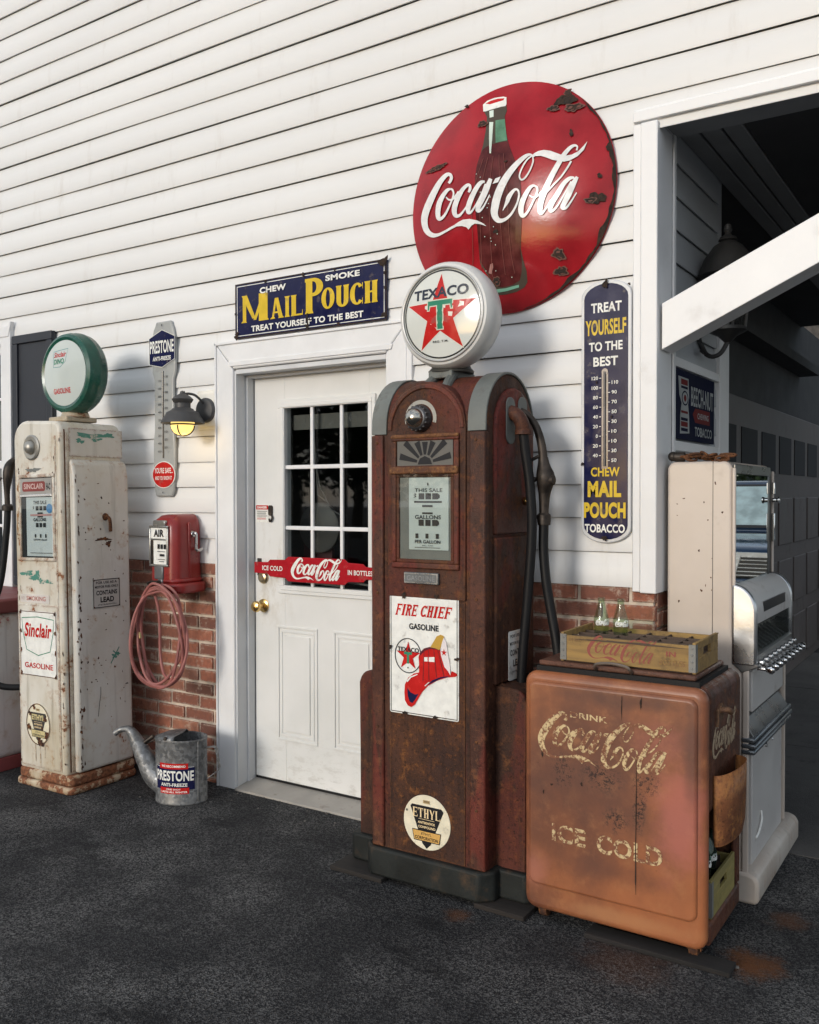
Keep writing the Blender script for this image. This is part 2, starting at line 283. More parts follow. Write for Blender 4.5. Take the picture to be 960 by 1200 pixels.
# traced outlines of the script, the bottle and the helmet, in tenths of a millimetre
SCRIPT = {'S':[[[[-2426,917],[-2413,924],[-2392,933],[-2367,947],[-2340,965],[-2317,988],[-2299,1014],[-2281,1045],[-2266,1079],[-2256,1117],[-2255,1158],[-2264,1201],[-2282,1243],[-2308,1287],[-2343,1330],[-2389,1368],[-2438,1398],[-2492,1422],[-2555,1440],[-2624,1447],[-2693,1441],[-2760,1422],[-2829,1394],[-2900,1360],[-2969,1321],[-3036,1279],[-3098,1235],[-3157,1187],[-3215,1136],[-3274,1080],[-3334,1019],[-3399,951],[-3467,877],[-3536,800],[-3604,720],[-3668,642],[-3729,563],[-3790,482],[-3849,400],[-3903,318],[-3950,240],[-3990,165],[-4024,92],[-4053,20],[-4074,-53],[-4089,-128],[-4094,-205],[-4091,-282],[-4080,-358],[-4064,-431],[-4044,-502],[-4019,-571],[-3990,-639],[-3954,-708],[-3909,-775],[-3855,-840],[-3792,-901],[-3722,-958],[-3646,-1010],[-3565,-1056],[-3479,-1093],[-3391,-1119],[-3305,-1134],[-3223,-1139],[-3145,-1140],[-3068,-1137],[-2989,-1130],[-2912,-1118],[-2836,-1104],[-2761,-1088],[-2689,-1073],[-2616,-1058],[-2543,-1042],[-2471,-1026],[-2399,-1010],[-2329,-995],[-2254,-980],[-2172,-965],[-2094,-950],[-2028,-937],[-1981,-928]],[[-2527,1009],[-2515,1019],[-2498,1032],[-2482,1046],[-2468,1061],[-2457,1077],[-2446,1098],[-2433,1124],[-2424,1151],[-2419,1175],[-2420,1193],[-2425,1211],[-2435,1232],[-2447,1250],[-2459,1262],[-2467,1267],[-2481,1272],[-2499,1277],[-2515,1279],[-2535,1277],[-2560,1268],[-2598,1249],[-2645,1218],[-2697,1179],[-2749,1135],[-2798,1090],[-2844,1044],[-2888,995],[-2932,942],[-2978,884],[-3026,820],[-3078,749],[-3132,672],[-3188,591],[-3243,509],[-3297,429],[-3351,349],[-3405,269],[-3457,191],[-3505,115],[-3547,44],[-3583,-23],[-3614,-86],[-3640,-145],[-3660,-202],[-3675,-257],[-3685,-313],[-3690,-368],[-3690,-424],[-3686,-479],[-3677,-533],[-3664,-584],[-3647,-634],[-3627,-680],[-3604,-721],[-3578,-759],[-3547,-796],[-3509,-833],[-3468,-869],[-3426,-900],[-3386,-925],[-3344,-947],[-3295,-968],[-3237,-986],[-3173,-1000],[-3107,-1009],[-3040,-1012],[-2970,-1008],[-2896,-999],[-2821,-988],[-2746,-976],[-2673,-964],[-2602,-949],[-2530,-932],[-2459,-916],[-2387,-899],[-2311,-883],[-2230,-865],[-2152,-849],[-2086,-834],[-2040,-824]]],[[[-2391,740],[-2417,743],[-2457,750],[-2511,755],[-2574,752],[-2637,737],[-2697,709],[-2757,673],[-2817,631],[-2875,585],[-2928,537],[-2977,489],[-3025,436],[-3070,380],[-3110,319],[-3143,252],[-3169,179],[-3187,102],[-3200,23],[-3207,-52],[-3209,-122],[-3206,-187],[-3198,-251],[-3184,-313],[-3160,-372],[-3120,-431],[-3049,-486],[-2968,-513],[-2901,-516],[-2848,-507],[-2801,-491],[-2756,-471],[-2711,-445],[-2666,-414],[-2622,-377],[-2579,-336],[-2537,-288],[-2496,-233],[-2455,-175],[-2415,-116],[-2378,-59],[-2341,-3],[-2304,55],[-2268,113],[-2237,169],[-2210,221],[-2188,269],[-2170,314],[-2156,357],[-2147,399],[-2143,441],[-2146,483],[-2156,525],[-2170,565],[-2189,600],[-2211,634],[-2243,667],[-2280,691],[-2314,708],[-2339,720],[-2355,727]],[[-2350,645],[-2376,640],[-2410,635],[-2443,628],[-2474,616],[-2502,598],[-2537,569],[-2578,531],[-2622,486],[-2664,437],[-2703,388],[-2739,339],[-2773,288],[-2805,235],[-2833,181],[-2856,126],[-2876,67],[-2893,1],[-2907,-68],[-2917,-133],[-2924,-191],[-2926,-244],[-2926,-293],[-2922,-334],[-2917,-363],[-2919,-370],[-2938,-360],[-2955,-358],[-2949,-364],[-2925,-369],[-2894,-368],[-2859,-360],[-2819,-345],[-2777,-322],[-2733,-293],[-2690,-260],[-2646,-219],[-2602,-170],[-2558,-115],[-2515,-59],[-2474,-4],[-2434,50],[-2394,106],[-2357,162],[-2325,215],[-2298,265],[-2276,310],[-2258,353],[-2245,392],[-2238,429],[-2235,463],[-2239,496],[-2249,528],[-2263,558],[-2279,585],[-2292,604],[-2304,616],[-2321,626],[-2343,637],[-2367,648],[-2386,657]]],[[[-2620,393],[-2604,372],[-2582,341],[-2554,304],[-2519,266],[-2477,234],[-2431,211],[-2383,193],[-2332,181],[-2279,175],[-2228,179],[-2181,195],[-2139,218],[-2101,246],[-2065,275],[-2031,303],[-1995,333],[-1958,366],[-1924,400],[-1895,428],[-1875,448]],[[-2574,411],[-2553,390],[-2526,362],[-2495,331],[-2465,306],[-2439,290],[-2410,279],[-2376,268],[-2342,261],[-2308,259],[-2279,261],[-2250,272],[-2217,290],[-2183,315],[-2148,343],[-2113,370],[-2079,399],[-2043,431],[-2010,464],[-1981,492],[-1960,512]]],[[[-1366,306],[-1353,317],[-1332,334],[-1307,356],[-1284,383],[-1268,415],[-1261,450],[-1260,488],[-1263,529],[-1272,570],[-1292,612],[-1325,649],[-1366,679],[-1414,700],[-1467,711],[-1520,711],[-1571,700],[-1622,682],[-1674,658],[-1726,629],[-1776,597],[-1824,561],[-1869,521],[-1914,478],[-1956,433],[-1996,388],[-2036,341],[-2075,292],[-2113,240],[-2149,185],[-2181,129],[-2210,70],[-2237,7],[-2260,-57],[-2277,-123],[-2286,-189],[-2284,-254],[-2273,-319],[-2255,-382],[-2227,-441],[-2187,-498],[-2129,-547],[-2063,-579],[-1999,-594],[-1940,-597],[-1886,-590],[-1837,-573],[-1794,-548],[-1755,-519],[-1717,-487],[-1680,-455],[-1640,-418],[-1596,-375],[-1554,-331],[-1518,-293],[-1493,-267]],[[-1451,363],[-1443,380],[-1431,402],[-1419,426],[-1409,450],[-1405,471],[-1401,494],[-1397,523],[-1395,551],[-1397,572],[-1400,579],[-1402,578],[-1409,580],[-1417,580],[-1429,579],[-1444,574],[-1470,564],[-1505,546],[-1543,522],[-1582,493],[-1618,462],[-1650,427],[-1682,387],[-1713,342],[-1745,295],[-1776,248],[-1808,200],[-1840,151],[-1870,101],[-1898,52],[-1923,2],[-1947,-52],[-1969,-108],[-1989,-163],[-2004,-215],[-2012,-260],[-2016,-302],[-2016,-346],[-2011,-386],[-2005,-417],[-2003,-432],[-2005,-436],[-2003,-443],[-1990,-452],[-1968,-461],[-1945,-465],[-1917,-464],[-1881,-455],[-1840,-438],[-1798,-415],[-1756,-391],[-1713,-360],[-1666,-321],[-1621,-281],[-1583,-245],[-1556,-220]]],[[[-627,651],[-653,659],[-694,672],[-749,684],[-815,688],[-882,674],[-941,643],[-996,604],[-1049,557],[-1101,506],[-1150,453],[-1198,397],[-1245,336],[-1290,272],[-1334,206],[-1374,140],[-1414,71],[-1454,-2],[-1490,-76],[-1521,-149],[-1543,-217],[-1554,-281],[-1556,-344],[-1550,-403],[-1534,-459],[-1501,-514],[-1440,-560],[-1372,-578],[-1314,-572],[-1266,-551],[-1221,-519],[-1174,-475],[-1123,-419],[-1069,-355],[-1014,-286],[-961,-216],[-908,-144],[-853,-65],[-799,16],[-749,96],[-703,170],[-662,243],[-624,317],[-590,387],[-562,445],[-542,487]],[[-610,570],[-637,566],[-673,562],[-709,554],[-738,543],[-762,526],[-791,499],[-828,461],[-869,416],[-910,365],[-950,313],[-988,258],[-1027,199],[-1066,137],[-1103,73],[-1139,10],[-1174,-57],[-1209,-127],[-1242,-195],[-1270,-259],[-1291,-312],[-1307,-358],[-1319,-401],[-1326,-436],[-1331,-458],[-1339,-458],[-1359,-448],[-1373,-451],[-1364,-458],[-1336,-459],[-1297,-446],[-1250,-414],[-1195,-366],[-1138,-307],[-1080,-241],[-1024,-175],[-970,-104],[-915,-26],[-862,54],[-813,134],[-769,208],[-730,281],[-694,355],[-663,425],[-637,484],[-618,527]]],[[[-425,713],[-452,669],[-490,607],[-536,535],[-583,458],[-628,384],[-671,309],[-717,228],[-764,146],[-809,68],[-850,-3],[-890,-65],[-928,-123],[-966,-178],[-999,-230],[-1026,-281],[-1045,-328],[-1058,-372],[-1064,-415],[-1063,-458],[-1048,-507],[-1009,-554],[-957,-585],[-902,-597],[-850,-592],[-806,-574],[-767,-548],[-728,-515],[-687,-475],[-644,-428],[-600,-373],[-550,-302],[-494,-214],[-440,-123],[-393,-43],[-360,12]],[[-265,627],[-281,577],[-302,507],[-329,424],[-360,337],[-394,254],[-434,174],[-479,92],[-527,9],[-575,-69],[-620,-140],[-663,-204],[-706,-263],[-746,-315],[-780,-360],[-807,-398],[-828,-431],[-846,-460],[-858,-480],[-865,-490],[-872,-484],[-887,-472],[-900,-469],[-904,-473],[-897,-478],[-877,-478],[-845,-466],[-806,-444],[-763,-413],[-717,-373],[-669,-325],[-615,-260],[-553,-177],[-493,-91],[-441,-14],[-405,40]]],[[[1431,1266],[1438,1236],[1449,1195],[1459,1147],[1465,1097],[1463,1046],[1452,990],[1435,926],[1411,859],[1384,793],[1354,730],[1318,668],[1276,604],[1231,544],[1187,492],[1149,454],[1115,428],[1083,413],[1056,406],[1036,406],[1025,409],[1013,419],[996,442],[982,475],[972,514],[970,556],[977,603],[993,659],[1016,718],[1043,779],[1071,837],[1103,894],[1139,953],[1178,1010],[1218,1063],[1258,1108],[1302,1147],[1352,1181],[1402,1210],[1445,1234],[1476,1253]],[[1483,1268],[1491,1239],[1504,1197],[1517,1146],[1526,1088],[1525,1027],[1513,964],[1494,897],[1470,828],[1441,760],[1410,694],[1374,629],[1333,562],[1289,499],[1244,442],[1202,399],[1162,368],[1120,347],[1079,336],[1037,337],[995,352],[961,383],[935,422],[917,468],[907,519],[906,572],[915,627],[933,687],[956,750],[984,813],[1013,873],[1046,933],[1083,993],[1123,1053],[1165,1108],[1208,1157],[1257,1199],[1310,1235],[1362,1266],[1406,1290],[1437,1308]]],[[[1463,1308],[1447,1320],[1423,1338],[1389,1360],[1347,1379],[1298,1389],[1251,1389],[1202,1384],[1150,1374],[1095,1357],[1037,1333],[974,1302],[907,1263],[837,1219],[767,1171],[697,1121],[629,1067],[559,1009],[489,948],[421,883],[355,816],[290,748],[228,676],[166,602],[107,525],[51,444],[-2,359],[-52,271],[-99,182],[-142,92],[-181,4],[-215,-84],[-246,-172],[-273,-259],[-295,-344],[-312,-423],[-326,-498],[-337,-572],[-343,-648],[-340,-728],[-324,-809],[-294,-887],[-253,-961],[-201,-1030],[-139,-1092],[-63,-1141],[20,-1170],[99,-1177],[173,-1171],[243,-1156],[307,-1136],[370,-1110],[432,-1078],[492,-1039],[550,-995],[606,-945],[659,-887],[711,-821],[760,-751],[805,-680],[843,-612],[875,-544],[903,-475],[925,-407],[942,-343],[955,-284],[962,-230],[963,-179],[959,-133],[951,-90],[939,-51],[920,-14],[894,20],[862,50],[823,72],[777,83],[731,79],[688,65],[647,45],[607,22],[569,-3],[532,-31],[494,-63],[458,-97],[426,-133],[398,-169],[376,-207],[362,-243],[353,-277],[345,-308],[336,-339],[324,-376],[310,-416],[295,-458],[280,-500],[265,-539],[250,-578],[234,-618],[218,-655],[205,-687],[196,-710]],[[1449,1261],[1429,1267],[1403,1277],[1375,1284],[1350,1286],[1326,1282],[1298,1272],[1266,1257],[1230,1237],[1191,1212],[1148,1182],[1100,1144],[1045,1099],[988,1049],[930,996],[872,940],[816,882],[758,821],[700,756],[643,690],[589,622],[536,553],[485,481],[435,408],[388,334],[343,258],[301,179],[259,96],[220,12],[183,-71],[150,-153],[121,-232],[95,-311],[71,-389],[51,-464],[33,-536],[16,-603],[0,-665],[-11,-719],[-17,-764],[-18,-802],[-12,-842],[1,-886],[17,-927],[34,-959],[46,-978],[62,-992],[95,-1007],[142,-1016],[196,-1019],[250,-1014],[305,-1002],[361,-981],[418,-952],[474,-917],[528,-875],[581,-825],[634,-766],[684,-701],[729,-634],[768,-570],[800,-507],[826,-442],[847,-377],[863,-315],[874,-260],[880,-212],[882,-168],[879,-129],[873,-95],[863,-68],[851,-46],[835,-28],[819,-16],[805,-11],[796,-12],[782,-18],[760,-33],[734,-56],[707,-83],[681,-110],[658,-140],[635,-175],[613,-211],[591,-247],[572,-279],[558,-305],[545,-330],[531,-358],[513,-390],[491,-424],[464,-458],[433,-491],[401,-524],[370,-555],[340,-585],[312,-616],[282,-647],[254,-677],[230,-702],[213,-720]]],[[[1532,110],[1511,110],[1481,111],[1438,109],[1389,96],[1339,68],[1291,28],[1244,-23],[1196,-79],[1150,-138],[1108,-195],[1068,-251],[1028,-310],[991,-370],[958,-432],[931,-495],[909,-560],[894,-625],[883,-690],[878,-753],[878,-814],[885,-874],[898,-934],[917,-991],[944,-1045],[990,-1097],[1061,-1126],[1119,-1120],[1162,-1100],[1200,-1074],[1234,-1045],[1268,-1010],[1301,-969],[1335,-924],[1368,-875],[1402,-823],[1438,-766],[1475,-704],[1513,-638],[1548,-573],[1581,-512],[1613,-454],[1644,-396],[1673,-339],[1698,-285],[1716,-234],[1728,-189],[1733,-147],[1733,-107],[1727,-69],[1713,-30],[1687,8],[1653,40],[1618,67],[1588,87],[1569,101]],[[1563,26],[1543,18],[1518,8],[1494,-5],[1471,-22],[1449,-46],[1421,-83],[1386,-133],[1349,-190],[1313,-251],[1280,-309],[1250,-366],[1222,-424],[1196,-482],[1173,-538],[1154,-591],[1139,-643],[1126,-696],[1116,-748],[1109,-797],[1104,-841],[1102,-884],[1103,-928],[1105,-965],[1107,-989],[1098,-988],[1074,-981],[1073,-985],[1093,-984],[1122,-974],[1154,-958],[1185,-936],[1219,-904],[1254,-865],[1290,-820],[1326,-772],[1364,-718],[1402,-658],[1440,-595],[1477,-531],[1511,-470],[1543,-412],[1574,-355],[1602,-300],[1625,-248],[1641,-203],[1651,-164],[1656,-130],[1656,-102],[1652,-77],[1645,-57],[1631,-38],[1607,-18],[1576,2],[1547,21],[1526,35]]],[[[1337,-295],[1356,-313],[1385,-340],[1419,-371],[1457,-400],[1496,-421],[1533,-432],[1570,-436],[1607,-435],[1645,-427],[1683,-414],[1726,-390],[1771,-358],[1814,-322],[1850,-291],[1876,-270]],[[1363,-265],[1385,-282],[1415,-306],[1449,-332],[1483,-354],[1511,-367],[1536,-372],[1562,-373],[1589,-371],[1617,-364],[1646,-353],[1682,-332],[1723,-302],[1765,-268],[1801,-238],[1827,-216]]],[[[3226,1199],[3230,1220],[3237,1251],[3244,1288],[3248,1327],[3242,1366],[3223,1400],[3197,1428],[3166,1450],[3129,1466],[3090,1472],[3050,1470],[3009,1462],[2966,1447],[2920,1425],[2874,1394],[2825,1354],[2774,1307],[2721,1253],[2668,1194],[2616,1129],[2565,1059],[2514,982],[2464,902],[2414,821],[2365,740],[2315,658],[2264,575],[2213,489],[2162,401],[2112,312],[2062,219],[2012,122],[1963,25],[1916,-71],[1873,-162],[1835,-249],[1799,-333],[1766,-415],[1738,-494],[1714,-570],[1696,-643],[1684,-712],[1677,-776],[1674,-835],[1674,-886],[1677,-933],[1684,-978],[1696,-1021],[1716,-1063],[1753,-1104],[1807,-1124],[1852,-1118],[1886,-1101],[1915,-1078],[1945,-1049],[1979,-1012],[2017,-965],[2057,-914],[2095,-862],[2129,-813],[2161,-765],[2191,-715],[2218,-668],[2241,-628],[2257,-599]],[[3163,1224],[3168,1246],[3176,1277],[3183,1309],[3185,1337],[3182,1350],[3175,1356],[3162,1364],[3146,1370],[3130,1371],[3112,1368],[3090,1360],[3064,1347],[3036,1329],[3005,1304],[2972,1273],[2934,1233],[2893,1184],[2849,1130],[2805,1070],[2762,1006],[2719,938],[2676,862],[2632,782],[2587,699],[2542,615],[2495,532],[2449,447],[2402,362],[2355,275],[2309,187],[2263,95],[2216,0],[2170,-95],[2126,-188],[2086,-276],[2050,-359],[2017,-440],[1987,-517],[1960,-589],[1938,-655],[1920,-716],[1907,-773],[1896,-827],[1887,-876],[1880,-919],[1874,-956],[1868,-986],[1864,-1006],[1859,-1013],[1844,-1004],[1821,-997],[1815,-1002],[1828,-1003],[1850,-996],[1878,-980],[1913,-952],[1953,-911],[1995,-865],[2036,-816],[2073,-771],[2105,-727],[2136,-680],[2165,-634],[2188,-594],[2206,-566]]],[[[2974,834],[2957,804],[2933,763],[2904,713],[2872,660],[2836,604],[2797,545],[2753,480],[2706,413],[2656,345],[2602,281],[2541,217],[2473,152],[2403,89],[2334,28],[2273,-28],[2217,-82],[2163,-134],[2114,-181],[2073,-221],[2043,-250]],[[3032,794],[3016,763],[2994,720],[2967,669],[2934,613],[2898,555],[2858,496],[2813,432],[2763,365],[2710,297],[2653,231],[2590,166],[2522,100],[2451,36],[2383,-25],[2322,-80],[2265,-132],[2210,-183],[2160,-229],[2118,-267],[2087,-295]]],[[[3135,185],[3112,192],[3078,203],[3033,215],[2980,220],[2924,211],[2872,191],[2821,164],[2769,129],[2716,86],[2664,35],[2613,-27],[2563,-98],[2515,-172],[2469,-244],[2424,-311],[2379,-372],[2332,-434],[2286,-495],[2243,-556],[2205,-615],[2172,-672],[2143,-729],[2118,-784],[2100,-838],[2091,-891],[2094,-945],[2110,-996],[2142,-1044],[2195,-1080],[2254,-1084],[2300,-1065],[2343,-1036],[2388,-999],[2435,-953],[2482,-899],[2529,-837],[2578,-766],[2628,-688],[2680,-603],[2735,-515],[2798,-412],[2869,-292],[2940,-173],[3000,-69],[3042,4]],[[3138,110],[3113,108],[3080,105],[3046,101],[3014,92],[2986,77],[2955,56],[2918,29],[2879,-5],[2839,-44],[2800,-89],[2761,-144],[2719,-210],[2675,-283],[2631,-358],[2586,-429],[2541,-496],[2496,-560],[2453,-621],[2414,-678],[2380,-730],[2351,-781],[2323,-830],[2301,-874],[2284,-910],[2274,-935],[2268,-951],[2264,-964],[2257,-969],[2242,-966],[2232,-970],[2251,-969],[2288,-957],[2333,-933],[2382,-898],[2430,-854],[2478,-798],[2527,-730],[2578,-653],[2630,-569],[2686,-481],[2749,-378],[2820,-259],[2890,-139],[2950,-35],[2992,38]]],[[[3196,203],[3171,176],[3136,139],[3094,93],[3050,39],[3008,-22],[2968,-91],[2928,-169],[2889,-250],[2851,-329],[2816,-401],[2782,-468],[2748,-535],[2715,-600],[2685,-660],[2660,-715],[2638,-762],[2618,-805],[2601,-847],[2589,-894],[2595,-957],[2636,-1012],[2686,-1036],[2736,-1042],[2785,-1034],[2830,-1013],[2869,-980],[2905,-939],[2942,-891],[2979,-839],[3018,-783],[3063,-718],[3113,-640],[3162,-562],[3205,-493],[3234,-445]],[[3293,133],[3279,97],[3260,48],[3238,-10],[3213,-72],[3187,-136],[3158,-204],[3125,-282],[3088,-363],[3050,-444],[3013,-519],[2975,-588],[2937,-654],[2899,-715],[2865,-771],[2835,-820],[2806,-865],[2780,-903],[2761,-931],[2751,-943],[2745,-927],[2728,-909],[2726,-914],[2737,-923],[2756,-928],[2778,-926],[2807,-910],[2842,-880],[2881,-839],[2923,-792],[2965,-741],[3014,-680],[3068,-607],[3122,-532],[3168,-466],[3200,-420]]]],
'P':[[[-2122,-836],[-1922,-776],[-1698,-732],[-1373,-764],[-1007,-891],[-754,-1033],[-558,-1202],[-858,-1067],[-1116,-1000],[-1277,-1048],[-1433,-1183],[-1547,-1064],[-1762,-976],[-2013,-945]],[[-122,635],[119,667],[4,459],[-249,434]],[[1405,1246],[1532,1354],[1703,1412],[1918,1420],[2177,1344],[2435,1210],[2604,1122],[2771,1056],[3015,1066],[3252,1162],[3443,1350],[3585,1524],[3469,1198],[3239,973],[2941,843],[2738,828],[2531,878],[2278,965],[2019,1102],[1800,1201],[1582,1229],[1475,1178]]],
'bot':{"outline":[[-986,3743],[-778,3411],[-761,2790],[-822,2186],[-918,1828],[-1059,1407],[-1119,898],[-1116,163],[-1099,-420],[-1035,-1148],[-1010,-1861],[-1013,-2283],[-998,-2636],[-767,-3019],[-561,-3394],[-569,-3740],[-429,-3923],[22,-3947],[510,-3897],[878,-3766],[1032,-3578],[1049,-3174],[956,-2756],[884,-2270],[944,-1731],[1006,-1051],[1006,-356],[965,354],[793,1029],[576,1507],[338,2075],[172,2720],[79,3223],[142,3468],[53,3850],[-1050,4007]],"cap":[[-1078,4065],[-892,4192],[-556,4228],[-129,4167],[29,4100],[83,3762],[45,3692],[-170,3715],[-384,3707],[-637,3711],[-892,3700],[-1002,3731]],"capred":[[-958,4079],[-710,4140],[-373,4144],[-48,4071],[-99,3987],[-387,3984],[-725,3979]],"liquid":[[-789,2025],[-600,2095],[-271,2133],[56,2121],[329,2092],[576,1507],[793,1029],[965,354],[1006,-356],[1006,-1051],[944,-1731],[869,-2268],[895,-2749],[838,-3150],[722,-3477],[392,-3611],[-98,-3658],[-374,-3556],[-552,-3325],[-683,-3030],[-956,-2572],[-1013,-2283],[-1010,-1861],[-1035,-1148],[-1099,-420],[-1116,163],[-1119,898],[-1059,1407],[-918,1828]],"hl":[[-621,3147],[-429,3098],[-395,2391],[-403,1748],[-471,1763],[-550,2428]],"hl2":[[-697,3663],[-493,3656],[-446,3339],[-631,3340]],"green":[[-337,3153],[93,3110],[293,2145],[53,2152],[-223,2153]],"basehl":[[-352,-3697],[57,-3710],[663,-3641],[657,-3743],[122,-3821],[-356,-3835]],"spot":[[-641,-3036],[-517,-2705],[-405,-2672],[-388,-2827],[-504,-3089]]}}
HAT = {"crown":[[-175,-243],[-201,-74],[-125,105],[50,250],[300,337],[598,344],[795,236],[992,-123],[1187,-500],[1212,-644],[798,-711],[453,-814],[204,-970],[-47,-998],[-174,-927]],"brim":[[-838,-1479],[-813,-1173],[-658,-896],[-403,-717],[-174,-649],[-98,-961],[104,-981],[453,-814],[798,-690],[1187,-605],[1235,-453],[1428,-516],[1486,-592],[1381,-654],[1042,-713],[601,-881],[204,-1118],[-46,-1383],[-223,-1662],[-375,-1896],[-528,-2002],[-682,-1957],[-811,-1779]],"dark":[[-709,-1291],[-555,-1445],[-350,-1506],[-198,-1466],[-350,-1699],[-477,-1845],[-605,-1796],[-683,-1590]],"dark2":[[179,-1100],[403,-883],[699,-752],[993,-668],[1163,-670],[798,-775],[453,-949]],"gold":[[325,339],[548,677],[597,766],[769,844],[891,813],[940,733],[794,405],[721,271],[549,318]],"shield":[[916,752],[1014,593],[1088,181],[1177,-271],[1197,-625],[1090,-469],[943,-338],[795,68],[770,297],[843,577]],"blackband":[[-125,105],[50,271],[300,350],[746,337],[795,236],[598,281],[301,273],[51,164],[-125,-24]],"hl":[[61,-56],[510,-11],[510,-193],[62,-210]],"hlgap":[[212,-41],[261,-36],[262,-206],[212,-211]],"hl3":[[-735,-1035],[-556,-842],[-225,-710],[-240,-746],[-530,-890],[-684,-1072]],"hl4":[[104,-1143],[304,-966],[264,-963],[79,-1120]],"rib0":[[36,163],[66,166],[23,-948],[-17,-952]],"rib1":[[236,225],[266,228],[284,-897],[244,-901]],"rib2":[[460,267],[489,270],[621,-752],[581,-757]],"rib3":[[633,284],[662,287],[939,-674],[900,-679]],"star":[[-661,449],[-558,157],[-191,64],[-481,-111],[-362,-528],[-660,-301],[-980,-520],[-856,-140],[-1179,54],[-774,119]]}
# ------------------------------------------------------------------ mesh building
class MB:
    def __init__(s): s.v = []; s.f = []; s.m = []; s.t = []
    def add(s, vs, fs, m=0, tint=0.0):
        o = len(s.v); s.v += [tuple(v) for v in vs]
        for f in fs: s.f.append(tuple(o+i for i in f)); s.m.append(m); s.t.append(tint)
        return s
    def box(s, x0, x1, y0, y1, z0, z1, m=0, tint=0.0):
        vs = [(x, y, z) for z in (z0, z1) for y in (y0, y1) for x in (x0, x1)]
        return s.add(vs, [(0, 2, 3, 1), (4, 5, 7, 6), (0, 1, 5, 4), (2, 6, 7, 3), (0, 4, 6, 2), (1, 3, 7, 5)], m, tint)
    def prism(s, pts, fn, d0, d1, m=0):
        """outline pts (u,v) counter-clockwise, fn(u,v,d) -> xyz; solid between depths d0 (back) and d1 (front)"""
        n = len(pts); a = [fn(u, v, d0) for u, v in pts]; b = [fn(u, v, d1) for u, v in pts]
        return s.add(a+b, [tuple(range(n-1, -1, -1)), tuple(range(n, 2*n))] + [(i, (i+1) % n, n+(i+1) % n, n+i) for i in range(n)], m)
    def rev(s, prof, c, axis='z', n=32, sx=1, sy=1, rot=0, m=0, cap=True, arc=None):
        """lathe: prof of (radius, height) about an axis through c"""
        P = []
        for r, h in prof:
            for i in range(n):
                a = 2*pi*i/n
                u, v = r*cos(a)*sx, r*sin(a)*sy
                u, v = u*cos(rot)-v*sin(rot), u*sin(rot)+v*cos(rot)
                p = {'z': (u, v, h), 'y': (u, -h, v), 'x': (h, u, v)}[axis]
                P.append((c[0]+p[0], c[1]+p[1], c[2]+p[2]))
        F = [(j*n+i, j*n+(i+1) % n, (j+1)*n+(i+1) % n, (j+1)*n+i) for j in range(len(prof)-1) for i in range(n)]
        if cap:
            if prof[0][0] > 1e-5: F.append(tuple(range(n-1, -1, -1)))
            if prof[-1][0] > 1e-5: F.append(tuple((len(prof)-1)*n+i for i in range(n)))
        return s.add(P, F, m)
    def tube(s, pts, r, n=10, m=0, closed=False, smooth=0):
        p = [Vector(q) for q in pts]
        if smooth:
            o = []; N = len(p)
            for i in range(N if closed else N-1):
                a = p[(i-1) % N if closed else max(i-1, 0)]; b = p[i]; c = p[(i+1) % N]; d = p[(i+2) % N if closed else min(i+2, N-1)]
                for k in range(smooth):
                    t = k/smooth
                    o.append(.5*((2*b)+(c-a)*t+(2*a-5*b+4*c-d)*t*t+(3*b-a-3*c+d)*t**3))
            if not closed: o.append(p[-1])
            p = o
        N = len(p); R = r if callable(r) else (lambda t: r)
        up = None; P = []
        for i in range(N):
            t = (p[(i+1) % N]-p[i-1]) if closed else (p[min(i+1, N-1)]-p[max(i-1, 0)])
            t.normalize()
            if up is None: up = Vector((0, 0, 1)) if abs(t.z) < .9 else Vector((1, 0, 0))
            x = t.cross(up)
            if x.length < 1e-6: x = t.orthogonal()
            x.normalize(); up = x.cross(t); q = R(i/max(1, N-1))
            P += [p[i]+(x*cos(2*pi*k/n)+up*sin(2*pi*k/n))*q for k in range(n)]
        F = [(j*n+i, j*n+(i+1) % n, ((j+1) % N)*n+(i+1) % n, ((j+1) % N)*n+i) for j in range(N if closed else N-1) for i in range(n)]
        if not closed: F += [tuple(range(n-1, -1, -1)), tuple((N-1)*n+i for i in range(n))]
        return s.add(P, F, m)
    def ball(s, c, r, n=14, k=8, sx=1, sy=1, sz=1, m=0):
        prof = [(r*sin(pi*j/k), -r*cos(pi*j/k)*sz) for j in range(k+1)]
        return s.rev(prof, c, 'z', n, sx, sy, m=m, cap=False)

